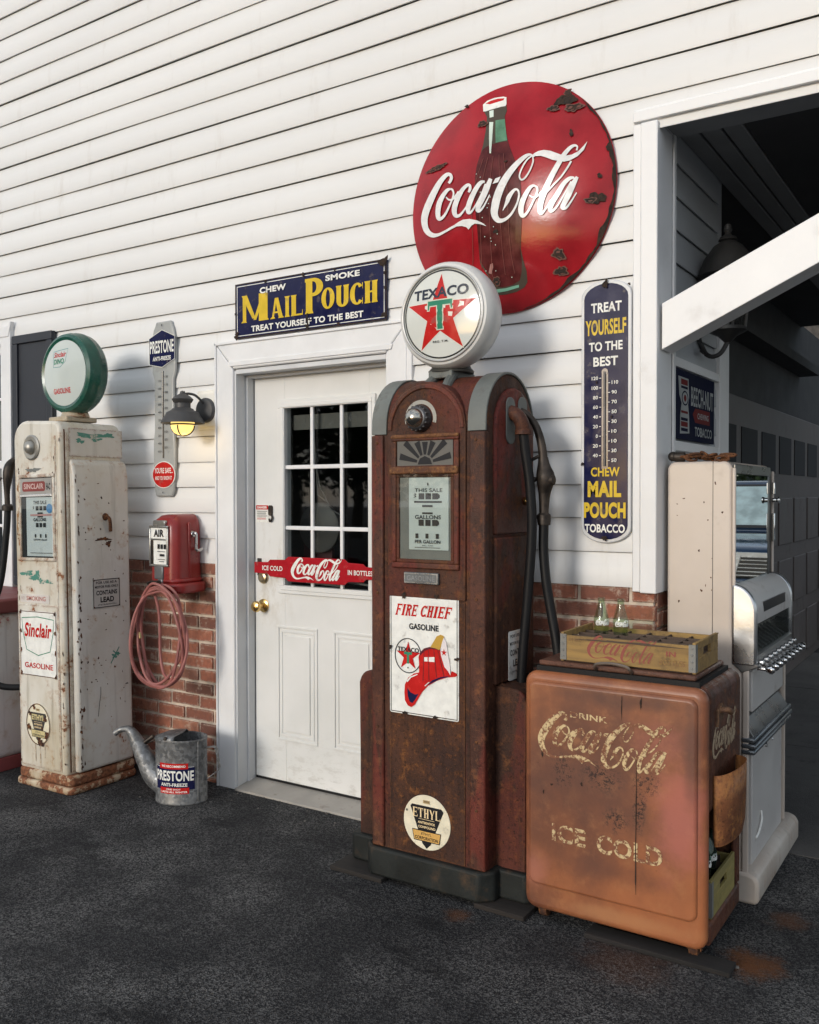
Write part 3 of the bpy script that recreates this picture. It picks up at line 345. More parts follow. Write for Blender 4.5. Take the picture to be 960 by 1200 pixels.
def link(name, me, mats, parent=None, loc=None):
    o = bpy.data.objects.new(name, me)
    for m in (mats if isinstance(mats, (list, tuple)) else [mats]): me.materials.append(m)
    C.objects.link(o)
    if parent: o.parent = parent
    if loc: o.location = loc
    return o
def origin(o):
    """world place (without tilt) of the top-level object that owns o"""
    while o.parent: o = o.parent
    return Vector(o.location)
def build(name, mb, mats, parent=None, loc=None, bevel=0, seg=2, smooth=35, **props):
    base = origin(parent) if parent else Vector(loc or (0, 0, 0))
    me = bpy.data.meshes.new(name)
    me.from_pydata([tuple(Vector(v)-base) for v in mb.v], [], mb.f)
    for i, p in enumerate(me.polygons): p.material_index = mb.m[i]
    if any(mb.t):
        a = me.attributes.new('tint', 'FLOAT', 'FACE')
        for i, t in enumerate(mb.t): a.data[i].value = t
    bm = bmesh.new(); bm.from_mesh(me); bmesh.ops.recalc_face_normals(bm, faces=bm.faces) if props.pop('fix', True) else None
    bm.to_mesh(me); bm.free()
    if smooth:
        me.polygons.foreach_set('use_smooth', [True]*len(me.polygons)); me.set_sharp_from_angle(angle=radians(smooth))
    o = link(name, me, mats, parent, None if parent else loc)
    if bevel:
        b = o.modifiers.new('bevel', 'BEVEL'); b.width = bevel; b.segments = seg; b.limit_method = 'ANGLE'; b.angle_limit = radians(40)
        if seg > 1: b.harden_normals = False
    for k, v in props.items(): o[k] = v
    return o
def tag(o, label=None, cat=None, group=None, kind=None):
    for k, v in (('label', label), ('category', cat), ('group', group), ('kind', kind)):
        if v: o[k] = v
    return o
def thing(name, loc, label, cat, group=None):
    o = bpy.data.objects.new(name, None); o.empty_display_size = .1; C.objects.link(o); o.location = loc
    return tag(o, label, cat, group)
def copy_tree(o, parent=None):
    c = o.copy(); C.objects.link(c)
    if parent: c.parent = parent
    for ch in [q for q in o.children]: copy_tree(ch, c)
    return c

# planes for flat art: f(u, v, h), h is the height above the surface
def on_wall(y): return lambda u, v, h=0: (u, y-h, v)                  # faces the camera side (-y), u = x, v = z
def on_right(x): return lambda u, v, h=0: (x+h, u, v)                 # faces +x, u = y, v = z
def on_frame(o, ux, uy):                                              # free plane
    o, ux, uy = Vector(o), Vector(ux).normalized(), Vector(uy).normalized(); n = ux.cross(uy)
    return lambda u, v, h=0: tuple(o+ux*u+uy*v+n*h)

_tcache = {}
def text_mesh(body, bold=0.0, shear=0.0):
    key = (body, bold, shear)
    if key not in _tcache:
        cu = bpy.data.curves.new('lettering', 'FONT'); cu.body = body; cu.offset = bold; cu.shear = shear; cu.resolution_u = 4
        cu.space_character = 1+bold*1.5
        ob = bpy.data.objects.new('lettering', cu); C.objects.link(ob)
        dg = bpy.context.evaluated_depsgraph_get(); me = bpy.data.meshes.new_from_object(ob.evaluated_get(dg))
        vs = [(v.co.x, v.co.y) for v in me.vertices]; fs = [tuple(p.vertices) for p in me.polygons]
        bpy.data.objects.remove(ob); bpy.data.curves.remove(cu); bpy.data.meshes.remove(me)
        x0, x1 = min(v[0] for v in vs), max(v[0] for v in vs); y0, y1 = min(v[1] for v in vs), max(v[1] for v in vs)
        _tcache[key] = ([((a-x0)/(x1-x0), (b-y0)/max(1e-6, y1-y0)) for a, b in vs], fs)
    return _tcache[key]

# slab-serif capitals drawn in a unit box; each entry gives polygons
def slab(ch, st=.26, t=.08, sp=.05):
    def stem(x, y0=0, y1=1, a=True, b=True):
        p = [[(x-st/2, y0), (x+st/2, y0), (x+st/2, y1), (x-st/2, y1)]]
        if a: p.append([(x-st/2-sp, y0), (x+st/2+sp, y0), (x+st/2+sp*.2, y0+t), (x-st/2-sp*.2, y0+t)])
        if b: p.append([(x-st/2-sp*.2, y1-t), (x+st/2+sp*.2, y1-t), (x+st/2+sp, y1), (x-st/2-sp, y1)])
        return p
    def bar(x0, x1, y, h=t): return [[(x0, y), (x1, y), (x1, y+h), (x0, y+h)]]
    def tick(x, y0, y1): return [[(x-sp*1.1, y0), (x, y0), (x, y1), (x-sp*.5, y1)]] if y1 > y0 else [[(x-sp*.5, y1), (x, y1), (x, y0), (x-sp*1.1, y0)]]
    def ring(cx, cy, rx, ry, wx, wy, a0=0, a1=360, n=24):
        o = []
        for i in range(n):
            q = [radians(a0+(a1-a0)*(i+k)/n) for k in (0, 1)]
            o.append([(cx+rx*cos(q[0]), cy+ry*sin(q[0])), (cx+rx*cos(q[1]), cy+ry*sin(q[1])),
                      (cx+(rx-wx)*cos(q[1]), cy+(ry-wy)*sin(q[1])), (cx+(rx-wx)*cos(q[0]), cy+(ry-wy)*sin(q[0]))])
        return [('ring', o)]
    L = st/2+sp; R = 1-st/2-sp
    if ch == 'I': return stem(.5)
    if ch == 'H': return stem(L)+stem(R)+bar(L, R, .47)
    if ch == 'L': return stem(L)+bar(L, 1, 0)+tick(1, 0, .26)
    if ch == 'E': return stem(L)+bar(L, 1, 0)+tick(1, 0, .26)+bar(L, .96, 1-t)+tick(.96, 1, .76)+bar(L, .78, .47)+tick(.78, .36, .64)
    if ch == 'F': return stem(L)+bar(L, 1, 1-t)+tick(1, 1, .72)+bar(L, .8, .47)+tick(.8, .36, .64)
    if ch == 'T': return stem(.5, b=False)+bar(0, 1, 1-t)+tick(1, 1, .72)+[[(0, 1), (0, .72), (sp*.5, .72), (sp*1.1, 1)][::-1]]
    if ch == 'Y': return stem(.5, 0, .48, b=False)+[[(0, 1), (.5-st/2, .42), (.5+st/2, .42), (st*1.05, 1)], [(1-st*.6, 1), (.5+st/8, .42), (.5+st/2, .42), (1, 1)]]
    if ch == 'C': return ring(.55, .5, .55, .5, st, t*1.2, 42, 318)+tick(.985, .98, .7)+tick(.985, .02, .3)
    if ch == 'O': return ring(.5, .5, .5, .5, st, t*1.2)
    if ch == 'P': return stem(L, b=False)+ring(.45, .74, .55, .26, st, t*1.2, -90, 90)+bar(0, .47, 1-t*1.2, t*1.2)+bar(L, .47, .48, t*1.2)
    if ch == 'R': return stem(L, b=False)+ring(.45, .74, .53, .26, st, t*1.2, -90, 90)+bar(0, .47, 1-t*1.2, t*1.2)+bar(L, .47, .48, t*1.2)+[[(.42, .5), (.42+st, .5), (1.03, 0), (1.03-st*1.1, 0)][::-1]]
    if ch == 'U': return stem(L, .3, 1, a=False)+stem(R+.04, .3, 1, a=False)+ring((L+R+.04)/2, .3, (R+.04-L)/2+st/2, .3, st, t*1.3, 180, 360)
    if ch == 'A': return [[(.16, 0), (.16+st*.45, 0), (.5+.02, 1), (.5-.12, 1)][::-1][::-1], [(1-st*1.05, 0), (1-.04, 0), (.62, 1), (.38, 1)], [(.28, .26), (.74, .26), (.72, .26+t), (.3, .26+t)],
                          [(0.04, 0), (.4, 0), (.36, t), (.14, t)], [(.62, 0), (1.02, 0), (.97, t), (.68, t)]]
    if ch == 'M': return [[(.06, 0), (.06+st*.32, 0), (.06+st*.32, 1), (.06, 1)], [(.02, 1), (.42, .12), (.54, .12), (.22, 1)], [(.46, .06), (.56, .06), (.92, 1), (.78, 1)],
                          [(1-st*.85, 0), (.98, 0), (.98, 1), (1-st*.85, 1)], [(0, 0), (.22, 0), (.17, t*.8), (.05, t*.8)], [(.72, 0), (1.02, 0), (1, t*.8), (.76, t*.8)]]
    return []

class Art:
    """flat painted or enamelled marks, layered a fraction of a millimetre proud of a surface"""
    def __init__(s, f, step=.00014, h0=.0005, maxedge=None):
        s.f, s.h, s.step, s.mats, s.mb, s.me = f, h0, step, [], MB(), maxedge; s.k = 0
    def mi(s, m):
        if m not in s.mats: s.mats.append(m)
        return s.mats.index(m)
    def tri(s, pts, fs, m):
        s.h += s.step; s.k += 1
        if s.me:
            out = []
            st = [[pts[i] for i in f] for f in fs]; tris = []
            for p in st:
                for k in range(1, len(p)-1): tris.append((p[0], p[k], p[k+1]))
            while tris:
                a = tris.pop(); d = [hypot(a[i][0]-a[(i+1) % 3][0], a[i][1]-a[(i+1) % 3][1]) for i in range(3)]
                i = d.index(max(d))
                if d[i] > s.me:
                    p, q, r = a[i], a[(i+1) % 3], a[(i+2) % 3]; mid = ((p[0]+q[0])/2, (p[1]+q[1])/2)
                    tris += [(p, mid, r), (mid, q, r)]
                else: out.append(a)
            pts = [q for t in out for q in t]; fs = [(3*i, 3*i+1, 3*i+2) for i in range(len(out))]
        s.mb.add([s.f(u, v, s.h) for u, v in pts], fs, s.mi(m)); return s
    def poly(s, pts, m):
        n = len(pts); a = sum(pts[i][0]*pts[(i+1) % n][1]-pts[(i+1) % n][0]*pts[i][1] for i in range(n))
        if a < 0: pts = pts[::-1]
        t = tessellate_polygon([[Vector((u, v, 0)) for u, v in pts]])
        fs = []
        for f in t:
            (ax, ay), (bx, by), (cx, cy) = [pts[i] for i in f]
            fs.append(tuple(f) if (bx-ax)*(cy-ay)-(cx-ax)*(by-ay) > 0 else tuple(f)[::-1])
        return s.tri(pts, fs, m)
    def rect(s, u0, u1, v0, v1, m): return s.poly([(u0, v0), (u1, v0), (u1, v1), (u0, v1)], m)
    def rrect(s, u0, u1, v0, v1, r, m): return s.poly(rrect(u0, u1, v0, v1, r), m)
    def ell(s, u, v, ru, rv, m, n=40):
        h_ = s.h
        s.poly([(u+ru*cos(2*pi*i/n), v+rv*sin(2*pi*i/n)) for i in range(n)], m)
        if max(ru, rv) < .005: s.h = h_
        return s
    def ring(s, u, v, ru, rv, w, m, n=48, a0=0, a1=360):
        o = []; fs = []
        for i in range(n+1):
            a = radians(a0+(a1-a0)*i/n); o += [(u+ru*cos(a), v+rv*sin(a)), (u+(ru-w)*cos(a), v+(rv-w)*sin(a))]
        for i in range(n): fs.append((2*i+1, 2*i, 2*i+2, 2*i+3))
        return s.tri(o, fs, m)
    def frame(s, u0, u1, v0, v1, w, m):
        o = [(u0, v0), (u1, v0), (u1, v1), (u0, v1), (u0+w, v0+w), (u1-w, v0+w), (u1-w, v1-w), (u0+w, v1-w)]
        return s.tri(o, [(i, (i+1) % 4, 4+(i+1) % 4, 4+i) for i in range(4)], m)
    def line(s, pts, w, m, closed=False):
        n = len(pts); A = []
        for i in range(n):
            a = pts[i-1] if (i or closed) else pts[0]; b = pts[(i+1) % n] if (i < n-1 or closed) else pts[-1]
            t = Vector((b[0]-a[0], b[1]-a[1])).normalized(); A += [(pts[i][0]-t.y*w/2, pts[i][1]+t.x*w/2), (pts[i][0]+t.y*w/2, pts[i][1]-t.x*w/2)]
        fs = [(2*i+1, 2*((i+1) % n)+1, 2*((i+1) % n), 2*i) for i in range(n if closed else n-1)]
        return s.tri(A, fs, m)
    def text(s, body, u0, u1, v0, v1, m, bold=.02, shear=0, slope=0, warp=None):
        vs, fs = text_mesh(body, bold, shear)
        p = [(u0+a*(u1-u0), v0+b*(v1-v0)+slope*a*(u1-u0)) for a, b in vs]
        if warp: p = [warp(*q) for q in p]
        return s.tri(p, fs, m)
    def slabs(s, word, u0, u1, v0, v1, m, gap=.12, shear=0, st=.3, widths={}, t=.08, sp=.05):
        tot = sum(widths.get(c, 1) for c in word)+gap*(len(word)-1); k = (u1-u0)/tot; x = u0
        for c in word:
            wd = widths.get(c, 1)*k
            base = s.h; T = lambda a, b: (x+a*wd+shear*b*(v1-v0), v0+b*(v1-v0))
            for k_, p in enumerate(slab(c, st=min(.9, st/widths.get(c, 1)) if c != 'I' else .62, t=t, sp=sp if c != 'I' else .16)):
                s.h = base+k_*.00005
                if p[0] == 'ring':
                    P = [T(*q) for d in p[1] for q in d]; s.tri(P, [(4*i+3, 4*i+2, 4*i+1, 4*i) if (P[1][0]-P[0][0])*(P[2][1]-P[0][1])-(P[1][1]-P[0][1])*(P[2][0]-P[0][0]) < 0 else (4*i, 4*i+1, 4*i+2, 4*i+3) for i in range(len(p[1]))], m)
                else: s.poly([T(*q) for q in p], m)
            s.h = base
            x += wd+gap*k
        s.h += .0007; return s
    def blob(s, u, v, ru, rv, m, seed=1, rag=.45, n=26):
        q = random.Random(seed); ph = [q.uniform(0, 6.28) for _ in range(5)]
        p = []
        for i in range(n):
            a = 2*pi*i/n; k = 1+rag*(.45*sin(2*a+ph[0])+.35*sin(3*a+ph[1])+.3*sin(5*a+ph[2])+.25*sin(8*a+ph[3]))+q.uniform(-.12, .12)*rag*(2 if n < 30 else .6)
            p.append((u+ru*k*cos(a), v+rv*k*sin(a)))
        s.h += (s.k % 7)*.00004; h_ = s.h; s.poly(p, m); s.h = h_-((s.k-1) % 7)*.00004; return s
    def script(s, u0, u1, v0, m, vs=1.0, bold=0.0, slope=0, cx=False):
        """the flowing two-word script, fitted between u0 and u1, v0 is its lowest point"""
        x0, x1, y0 = -.4094, .3585, -.1202; k = (u1-u0)/(x1-x0)
        def tr(p): 
            x = (p[0]/10000-x0)*k; y = (p[1]/10000-y0)*k*vs
            return (u0+x, v0+y+slope*x)
        for A, B in SCRIPT['S']:
            o = []; fs = []
            for a, b in zip(A, B):
                a, b = tr(a), tr(b); d = Vector((a[0]-b[0], a[1]-b[1])); L = d.length or 1e-6; d = d/L*bold/2
                o += [(a[0]+d.x, a[1]+d.y), (b[0]-d.x, b[1]-d.y)]
            for i in range(len(A)-1): fs.append((2*i, 2*i+2, 2*i+3, 2*i+1))
            s.tri(o, fs, m); s.h -= s.step-.00005
        for p in SCRIPT['P']: s.poly([tr(q) for q in p], m); s.h -= s.step-.00005
        s.h += .0001; return s
    def build(s, name, parent=None, loc=None, **kw): return build(name, s.mb, s.mats, parent, loc, smooth=0, fix=False, **kw)
def rrect(u0, u1, v0, v1, r, n=5):
    o = []
    for cx, cy, a in ((u1-r, v0+r, -90), (u1-r, v1-r, 0), (u0+r, v1-r, 90), (u0+r, v0+r, 180)):
        for i in range(n+1): q = radians(a+90*i/n); o.append((cx+r*cos(q), cy+r*sin(q)))
    return o
def star(u, v, r, rot=0): return [(u+(r if i % 2 == 0 else r*.385)*cos(radians(90+36*i+rot)), v+(r if i % 2 == 0 else r*.385)*sin(radians(90+36*i+rot))) for i in range(10)]
# ------------------------------------------------------------------ shared materials
M = {}
M['vinyl'] = mat_vinyl('white_vinyl_siding', (.74, .74, .73))
M['trim'] = pbr('white_painted_trim', (.74, .745, .75), .42, var=.05, vs=4, dirt=.25, dirtcol=(.45, .42, .38), ds=5)
M['door'] = mat_door()
M['soffit'] = pbr('grey_soffit', (.21, .215, .22), .6, var=.1)
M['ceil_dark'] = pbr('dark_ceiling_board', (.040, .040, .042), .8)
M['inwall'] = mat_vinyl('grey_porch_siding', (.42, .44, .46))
M['brick'] = mat_brick()
M['mortar'] = pbr('sandy_mortar', (.52, .44, .36), .95, var=.25, vs=14, bump=.6, bs=150)
M['asphalt'] = mat_asphalt()
M['shutter'] = pbr('navy_grey_shutter', (.016, .019, .027), .5, bump=.1, bs=90)
M['garagedoor'] = pbr('taupe_garage_door', (.115, .10, .095), .6, var=.15, dirt=.5, dirtcol=(.09, .08, .07), ds=5)
M['dark'] = flat('dark_interior', (.012, .012, .014), .8)
M['black'] = flat('black_paint', (.012, .012, .012), .4)
M['alu'] = pbr('dull_aluminium', (.55, .54, .52), .42, .9, bump=.1, bs=90)
M['sill'] = pbr('dusty_aluminium_sill', (.36, .34, .31), .6, .2, dirt=.5, ds=12)
M['chrome'] = flat('chrome', (.8, .8, .8), .08, Metallic=1)
M['steel'] = pbr('brushed_steel', (.55, .56, .57), .28, 1, bump=.05, bs=120, dirt=.3, ds=16)
M['brass'] = pbr('brass', (.75, .52, .2), .18, 1)
M['rubber'] = pbr('black_rubber', (.009, .009, .010), .5, Specular_IOR_Level=.22)
M['iron'] = pbr('dark_iron', (.045, .036, .03), .5, .6, var=.5, vs=20, bump=.3)
M['glass'] = thinglass('window_glass', (.9, .93, .93))
M['white'] = enamel('white_enamel', (.78, .78, .74))
M['cream'] = enamel('cream_enamel', (.74, .68, .52))
M['ink'] = flat('black_ink', (.014, .014, .016), .3)
M['navy'] = enamel('navy_enamel', (.012, .014, .055), .12)
M['yellow'] = enamel('yellow_enamel', (.66, .46, .035), .2)
M['red'] = enamel('red_enamel', (.50, .018, .016), .2)
M['green'] = enamel('green_enamel', (.03, .22, .13), .22)
M['rust'] = rusty('bare_rust', (.12, .05, .028), (.045, .022, .016), (.24, .10, .035), (.03, .02, .016), .5, .85, 14)
M['chiprust'] = rusty('dark_chip', (.05, .03, .022), (.02, .016, .014), (.09, .045, .025), (.02, .016, .014), .5, .8, 30)

# ------------------------------------------------------------------ ground
g = MB(); g.add([(-90, -90, 0), (90, -90, 0), (90, 90, 0), (-90, 90, 0)], [(0, 1, 2, 3)])
tag(build('ground', g, M['asphalt'], smooth=0), kind='structure')
def mat_porch():
    t = NT('porch_slab'); n = t.noise(1.3, 7, .65); v = t.vor(150)
    c = t.mix(t.mr(n, .3, .7), (.055, .052, .050), (.105, .10, .095))
    sp = t.new('SeparateColor'); t.ln(v.outputs['Color'], sp.inputs[0])
    c = t.mix(t.math('MULTIPLY', t.mr(sp.outputs[0], .7, .97), .35), c, (.12, .118, .11))
    c = t.mix(t.math('MULTIPLY', t.mr(t.noise(7, 8, .7), .55, .72), .6), c, (.016, .015, .014))
    t.bump(t.math('ADD', v.outputs['Distance'], t.noise(200, 3)), .45, .004)
    return t.fin(c, .8)
g = MB()
for i in range(3):                                   # slabs with open joints between them
    y0 = .62 + i*1.75
    g.box(-1.5, 4.4, y0, y0+1.742, -.05, .004)
tag(build('porch_floor', g, mat_porch(), smooth=0), kind='structure')

# grit and small stones gathered along the wall and over the lot
gt = MB(); q = random.Random(11)
for i in range(170):
    if i < 120: x, y = q.uniform(-3.9, -1.2), -abs(q.gauss(.03, .09))-.03
    else: x, y = q.uniform(-4.5, .3), q.uniform(-2.2, -.1)
    r = q.uniform(.002, .0055) if i % 9 else q.uniform(.005, .008); n = 6
    P = [(x+r*q.uniform(.7, 1.2)*cos(2*pi*k/n), y+r*q.uniform(.7, 1.2)*sin(2*pi*k/n), .0005) for k in range(n)]+[(x+r*.6*cos(2*pi*k/n+.3), y+r*.6*sin(2*pi*k/n+.3), r*q.uniform(.6, 1.1)) for k in range(n)]
    gt.add(P, [(k, (k+1) % n, n+(k+1) % n, n+k) for k in range(n)]+[tuple(range(n, 2*n))])
tag(build('grit', gt, pbr('grey_grit', (.09, .085, .078), .9, var=.6, vs=8), smooth=50), 'loose grit and small stones scattered on the asphalt', 'grit', kind='stuff')

# ------------------------------------------------------------------ the house
house = thing('house', (-2.8, .2, 0), 'long white vinyl sided building with a low brick base and shaded porch opening', 'building')
TOP = 5.4
def course_prof(z0, c=COURSE):
    return [(.002, z0+c), (-.002, z0+c*.985), (-.0105, z0+c*.60), (-.0130, z0+c*.55), (-.0140, z0+.004), (-.0130, z0+.0005), (-.0035, z0+.003)]
def siding_runs(z):
    lo, hi = z, z+COURSE
    runs = [(-7.5, 4.6)] if lo > 2.86 else [(-7.5, -1.15)]
    def cut(r, a, b):
        o = []
        for p, q in r:
            if b <= p or a >= q: o.append((p, q)); continue
            if p < a: o.append((p, a))
            if q > b: o.append((b, q))
        return o
    if lo < 2.20: runs = cut(runs, -3.33, -2.27)
    if hi > .95 and lo < 2.40: runs = cut(runs, -6.9, -5.20)
    return runs
sd_ = MB(); k = 0
while SID0+k*COURSE < TOP:
    z = SID0+k*COURSE
    for x0, x1 in siding_runs(z):
        # boards come in lengths that lap over each other at random places
        q = random.Random(k*13+int(x0*10)); cuts = [x0]; x = x0+q.uniform(.8, 3.6)
        while x < x1-.5: cuts.append(x); x += 3.66
        cuts.append(x1); P = course_prof(z); m_ = len(P)
        for ci in range(len(cuts)-1):
            a_, b_ = cuts[ci]-(.02 if ci else 0), cuts[ci+1]; n = max(2, int((b_-a_)/.2)); off = .0013*(ci % 2); vs = []
            for i in range(n+1):
                x = a_+(b_-a_)*i/n; wv = .0014*sin(x*2.1+k*1.7)+.0008*sin(x*5.3+k)
                vs += [(x, y-((wv+off) if 0 < a < m_-1 else 0), zz+.0012*sin(x*1.3+k*2.2)) for a, (y, zz) in enumerate(P)]
            sd_.add(vs, [(i*m_+a, i*m_+a+1, (i+1)*m_+a+1, (i+1)*m_+a) for i in range(n) for a in range(m_-1)])
            if ci: sd_.add([vs[a] for a in range(m_)]+[(vs[a][0], vs[a][1]+.0016, vs[a][2]) for a in range(m_)], [(a, a+1, m_+a+1, m_+a) for a in range(m_-1)])
    k += 1
build('siding_wall', sd_, M['vinyl'], house, smooth=20)
core = MB()                                         # solid wall behind the boards, with the door and window holes left open
core.box(-7.5, -6.9, .012, .16, 1.0, TOP).box(-6.9, -5.2, .012, .16, 2.40, TOP).box(-6.9, -5.2, .012, .16, 0, .95).box(-5.2, -3.28, .02, .16, 0, TOP)
core.box(-3.28, -2.32, .012, .16, 2.13, TOP).box(-2.32, -1.16, .02, .16, 0, TOP).box(-1.16, 4.6, .012, .19, 2.96, TOP)
core.box(-1.5, 4.6, .2, 5.3, 3.02, TOP).box(-7.5, -1.5, 8.0, 8.2, 0, TOP).box(-7.5, -7.4, .16, 8, 0, TOP)
core.box(-7.5, 4.6, .012, 5.3, TOP, TOP+.1)
build('wall_core', core, M['mortar'], house, smooth=0)

def bricks(name, u0, u1, z0, z1, fn, seed, last=None):
    b = MB(); q = random.Random(seed); h = .0705; row = 0; z = z1-.058
    while z > -.06:
        x = u0-(.107 if row % 2 else 0)-.05
        while x < u1:
            a, c = max(x, u0), min(x+.203, u1)
            if c-a > .02:
                d = q.uniform(-.0025, .0035); dz = q.uniform(-.002, .002)
                pts = [(a+q.uniform(0, .003), z+dz), (c-q.uniform(0, .003), z+dz), (c-q.uniform(0, .003), z+.058+dz), (a+q.uniform(0, .003), z+.058+dz)]
                t = min(.98, max(.02, q.gauss(.5, .24)))
                A = [fn(u, v, .0) for u, v in pts]; B = [fn(u, v, .028+d) for u, v in pts]
                b.add(A+B, [(4, 5, 6, 7), (0, 1, 5, 4), (1, 2, 6, 5), (2, 3, 7, 6), (3, 0, 4, 7)], 0, t)
            x += .213
        z -= h; row += 1
    return build(name, b, M['brick'], house, bevel=.004, seg=2, smooth=50)
for q_ in ((-5.2, -3.28, .003, .02, 0, 1.145), (-2.32, -1.117, .003, .02, 0, 1.145), (-1.13, -1.117, .02, 1.0, 0, 1.12)):
    mo = MB(); mo.box(*q_); build('mortar_bed', mo, M['mortar'], house, smooth=0)
bricks('brick_base', -5.2, -3.392, 0, 1.143, lambda u, v, d: (u, .022-d, v), 3)
bricks('brick_base', -2.215, -1.108, 0, 1.143, lambda u, v, d: (u, .022-d, v), 5)
bricks('brick_return', .024, 1.0, 0, 1.12, lambda u, v, d: (-1.136+d, u, v), 9)

# post, header, brace
p = MB(); p.box(-1.190, -1.158, -.030, .14, 1.128, 2.898).box(-1.1585, -1.094, -.036, .145, 1.125, 2.898)
build('corner_post', p, M['trim'], house, bevel=.004)
p = MB(); p.box(-1.094, -1.086, .148, .172, 1.125, 2.90); build('corner_bead', p, M['trim'], house)
p = MB(); p.box(-1.190, 4.6, -.034, -.018, 2.905, 2.945); p.box(-1.192, 4.6, -.019, .188, 2.902, 2.958)
build('header_beam', p, M['trim'], house, bevel=.003)
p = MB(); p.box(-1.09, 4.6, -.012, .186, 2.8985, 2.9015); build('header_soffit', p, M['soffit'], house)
# the brace rises to the right from the post
b0, b1 = Vector((-1.083, 0, 2.044)), Vector((.95, 0, 2.965))
p = MB(); fnb = lambda u, v, d: (u, d, v)
p.prism([(-1.0835, 2.044), (.9, 2.955), (.55, 2.957), (-1.0835, 2.217)], fnb, .115, -.012)
build('brace_beam', p, M['trim'], house, bevel=.003)
# porch: side wall, sign boards, trim, ceiling, garage door
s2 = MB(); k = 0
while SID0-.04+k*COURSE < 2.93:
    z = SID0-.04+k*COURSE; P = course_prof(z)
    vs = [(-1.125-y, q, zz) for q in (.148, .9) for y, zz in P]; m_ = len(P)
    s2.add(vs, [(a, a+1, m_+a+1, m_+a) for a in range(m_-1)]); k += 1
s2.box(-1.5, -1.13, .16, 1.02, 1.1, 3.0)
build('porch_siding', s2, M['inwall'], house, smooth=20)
p = MB(); p.box(-1.125, -1.095, .87, 1.035, .05, 2.6); p.box(-1.125, -1.098, .172, .87, 1.675, 1.715); p.box(-1.125, -1.098, .172, .87, 2.012, 2.05)
build('porch_trim', p, M['trim'], house, bevel=.003)
c_ = MB()
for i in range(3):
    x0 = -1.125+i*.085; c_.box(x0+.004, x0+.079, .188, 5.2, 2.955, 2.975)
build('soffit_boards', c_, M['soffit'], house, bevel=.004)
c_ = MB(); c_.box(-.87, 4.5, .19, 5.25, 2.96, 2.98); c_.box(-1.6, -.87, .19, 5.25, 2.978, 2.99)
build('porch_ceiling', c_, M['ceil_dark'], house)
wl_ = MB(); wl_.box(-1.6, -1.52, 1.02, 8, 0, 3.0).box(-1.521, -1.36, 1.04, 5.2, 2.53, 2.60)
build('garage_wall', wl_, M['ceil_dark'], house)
d_ = MB(); d_.box(-1.52, -1.50, 1.05, 7.2, 0, 2.16)
ny = 12; dy = .62
for r, (z0, z1) in enumerate(((.06, .50), (.56, 1.0), (1.06, 1.5))):
    for i in range(10):
        y0 = 1.12+i*dy
        d_.box(-1.503, -1.488, y0, y0+dy-.10, z0+.03, z1-.03)
garage_door = build('garage_door', d_, M['garagedoor'], house, bevel=.008)
d_ = MB()
for i in range(10):
    y0 = 1.12+i*dy; d_.box(-1.4985, -1.494, y0+.02, y0+dy-.13, 1.66, 1.96)
build('garage_window', d_, M['dark'], garage_door)

# entry door
dm = MB()
def ledge(b, x0, x1, z0, z1, y, w, d):       # raised moulding ring
    b.box(x0, x1, y-d, y, z0, z0+w).box(x0, x1, y-d, y, z1-w, z1).box(x0, x0+w, y-d, y, z0+w, z1-w).box(x1-w, x1, y-d, y, z0+w, z1-w)
DX0, DX1, DY = -3.246, -2.335, .10
gx0, gx1, gz0, gz1 = -3.040, -2.513, 1.043, 1.940
dm.box(DX0, gx0, DY, DY+.045, .045, 2.105).box(gx1, DX1, DY, DY+.045, .045, 2.105).box(gx0, gx1, DY, DY+.045, .045, gz0).box(gx0, gx1, DY, DY+.045, gz1, 2.105)
door = build('entry_door', dm, M['door'], house, bevel=.002)
dm = MB(); ledge(dm, gx0-.038, gx1+.038, gz0-.040, gz1+.038, DY, .042, .013); ledge(dm, gx0-.02, gx1+.02, gz0-.022, gz1+.02, DY-.012, .02, .005)
build('window_moulding', dm, M['door'], door, bevel=.004)
for x0 in (-3.095, -2.735):
    pm = MB(); x1 = x0+.262
    ledge(pm, x0, x1, .255, .838, DY, .012, .006); ledge(pm, x0+.022, x1-.022, .277, .816, DY, .012, .004)
    pm.box(x0+.048, x1-.048, DY-.006, DY, .303, .790)
    build('door_panel', pm, M['door'], door, bevel=.004)
mu = MB()
for x in (-2.867, -2.683): mu.box(x-.009, x+.009, DY-.002, DY+.012, gz0, gz1)
for z in (1.640, 1.335): mu.box(gx0, gx1, DY-.0015, DY+.0115, z-.010, z+.010)
build('muntin_grid', mu, M['trim'], door, bevel=.003)
gl = MB(); gl.box(gx0, gx1, DY+.016, DY+.020, gz0, gz1); build('window_pane', gl, M['glass'], door)
kn = MB(); kn.rev([(.034, 0), (.034, .006), (.026, .010), (.012, .013), (.011, .035), (.020, .042), (.028, .052), (.029, .062), (.024, .071), (.012, .076), (0, .077)], (-3.187, DY, .932), 'y', 24, cap=False)
build('door_knob', kn, M['brass'], door)
kn = MB(); kn.rev([(.032, 0), (.032, .008), (.026, .016), (.016, .019), (.014, .022), (0, .022)], (-3.187, DY, 1.077), 'y', 24, cap=False); kn.box(-3.189, -3.185, DY-.0235, DY-.02, 1.068, 1.086)
build('deadbolt', kn, pbr('tarnished_brass', (.5, .42, .28), .35, 1), door)
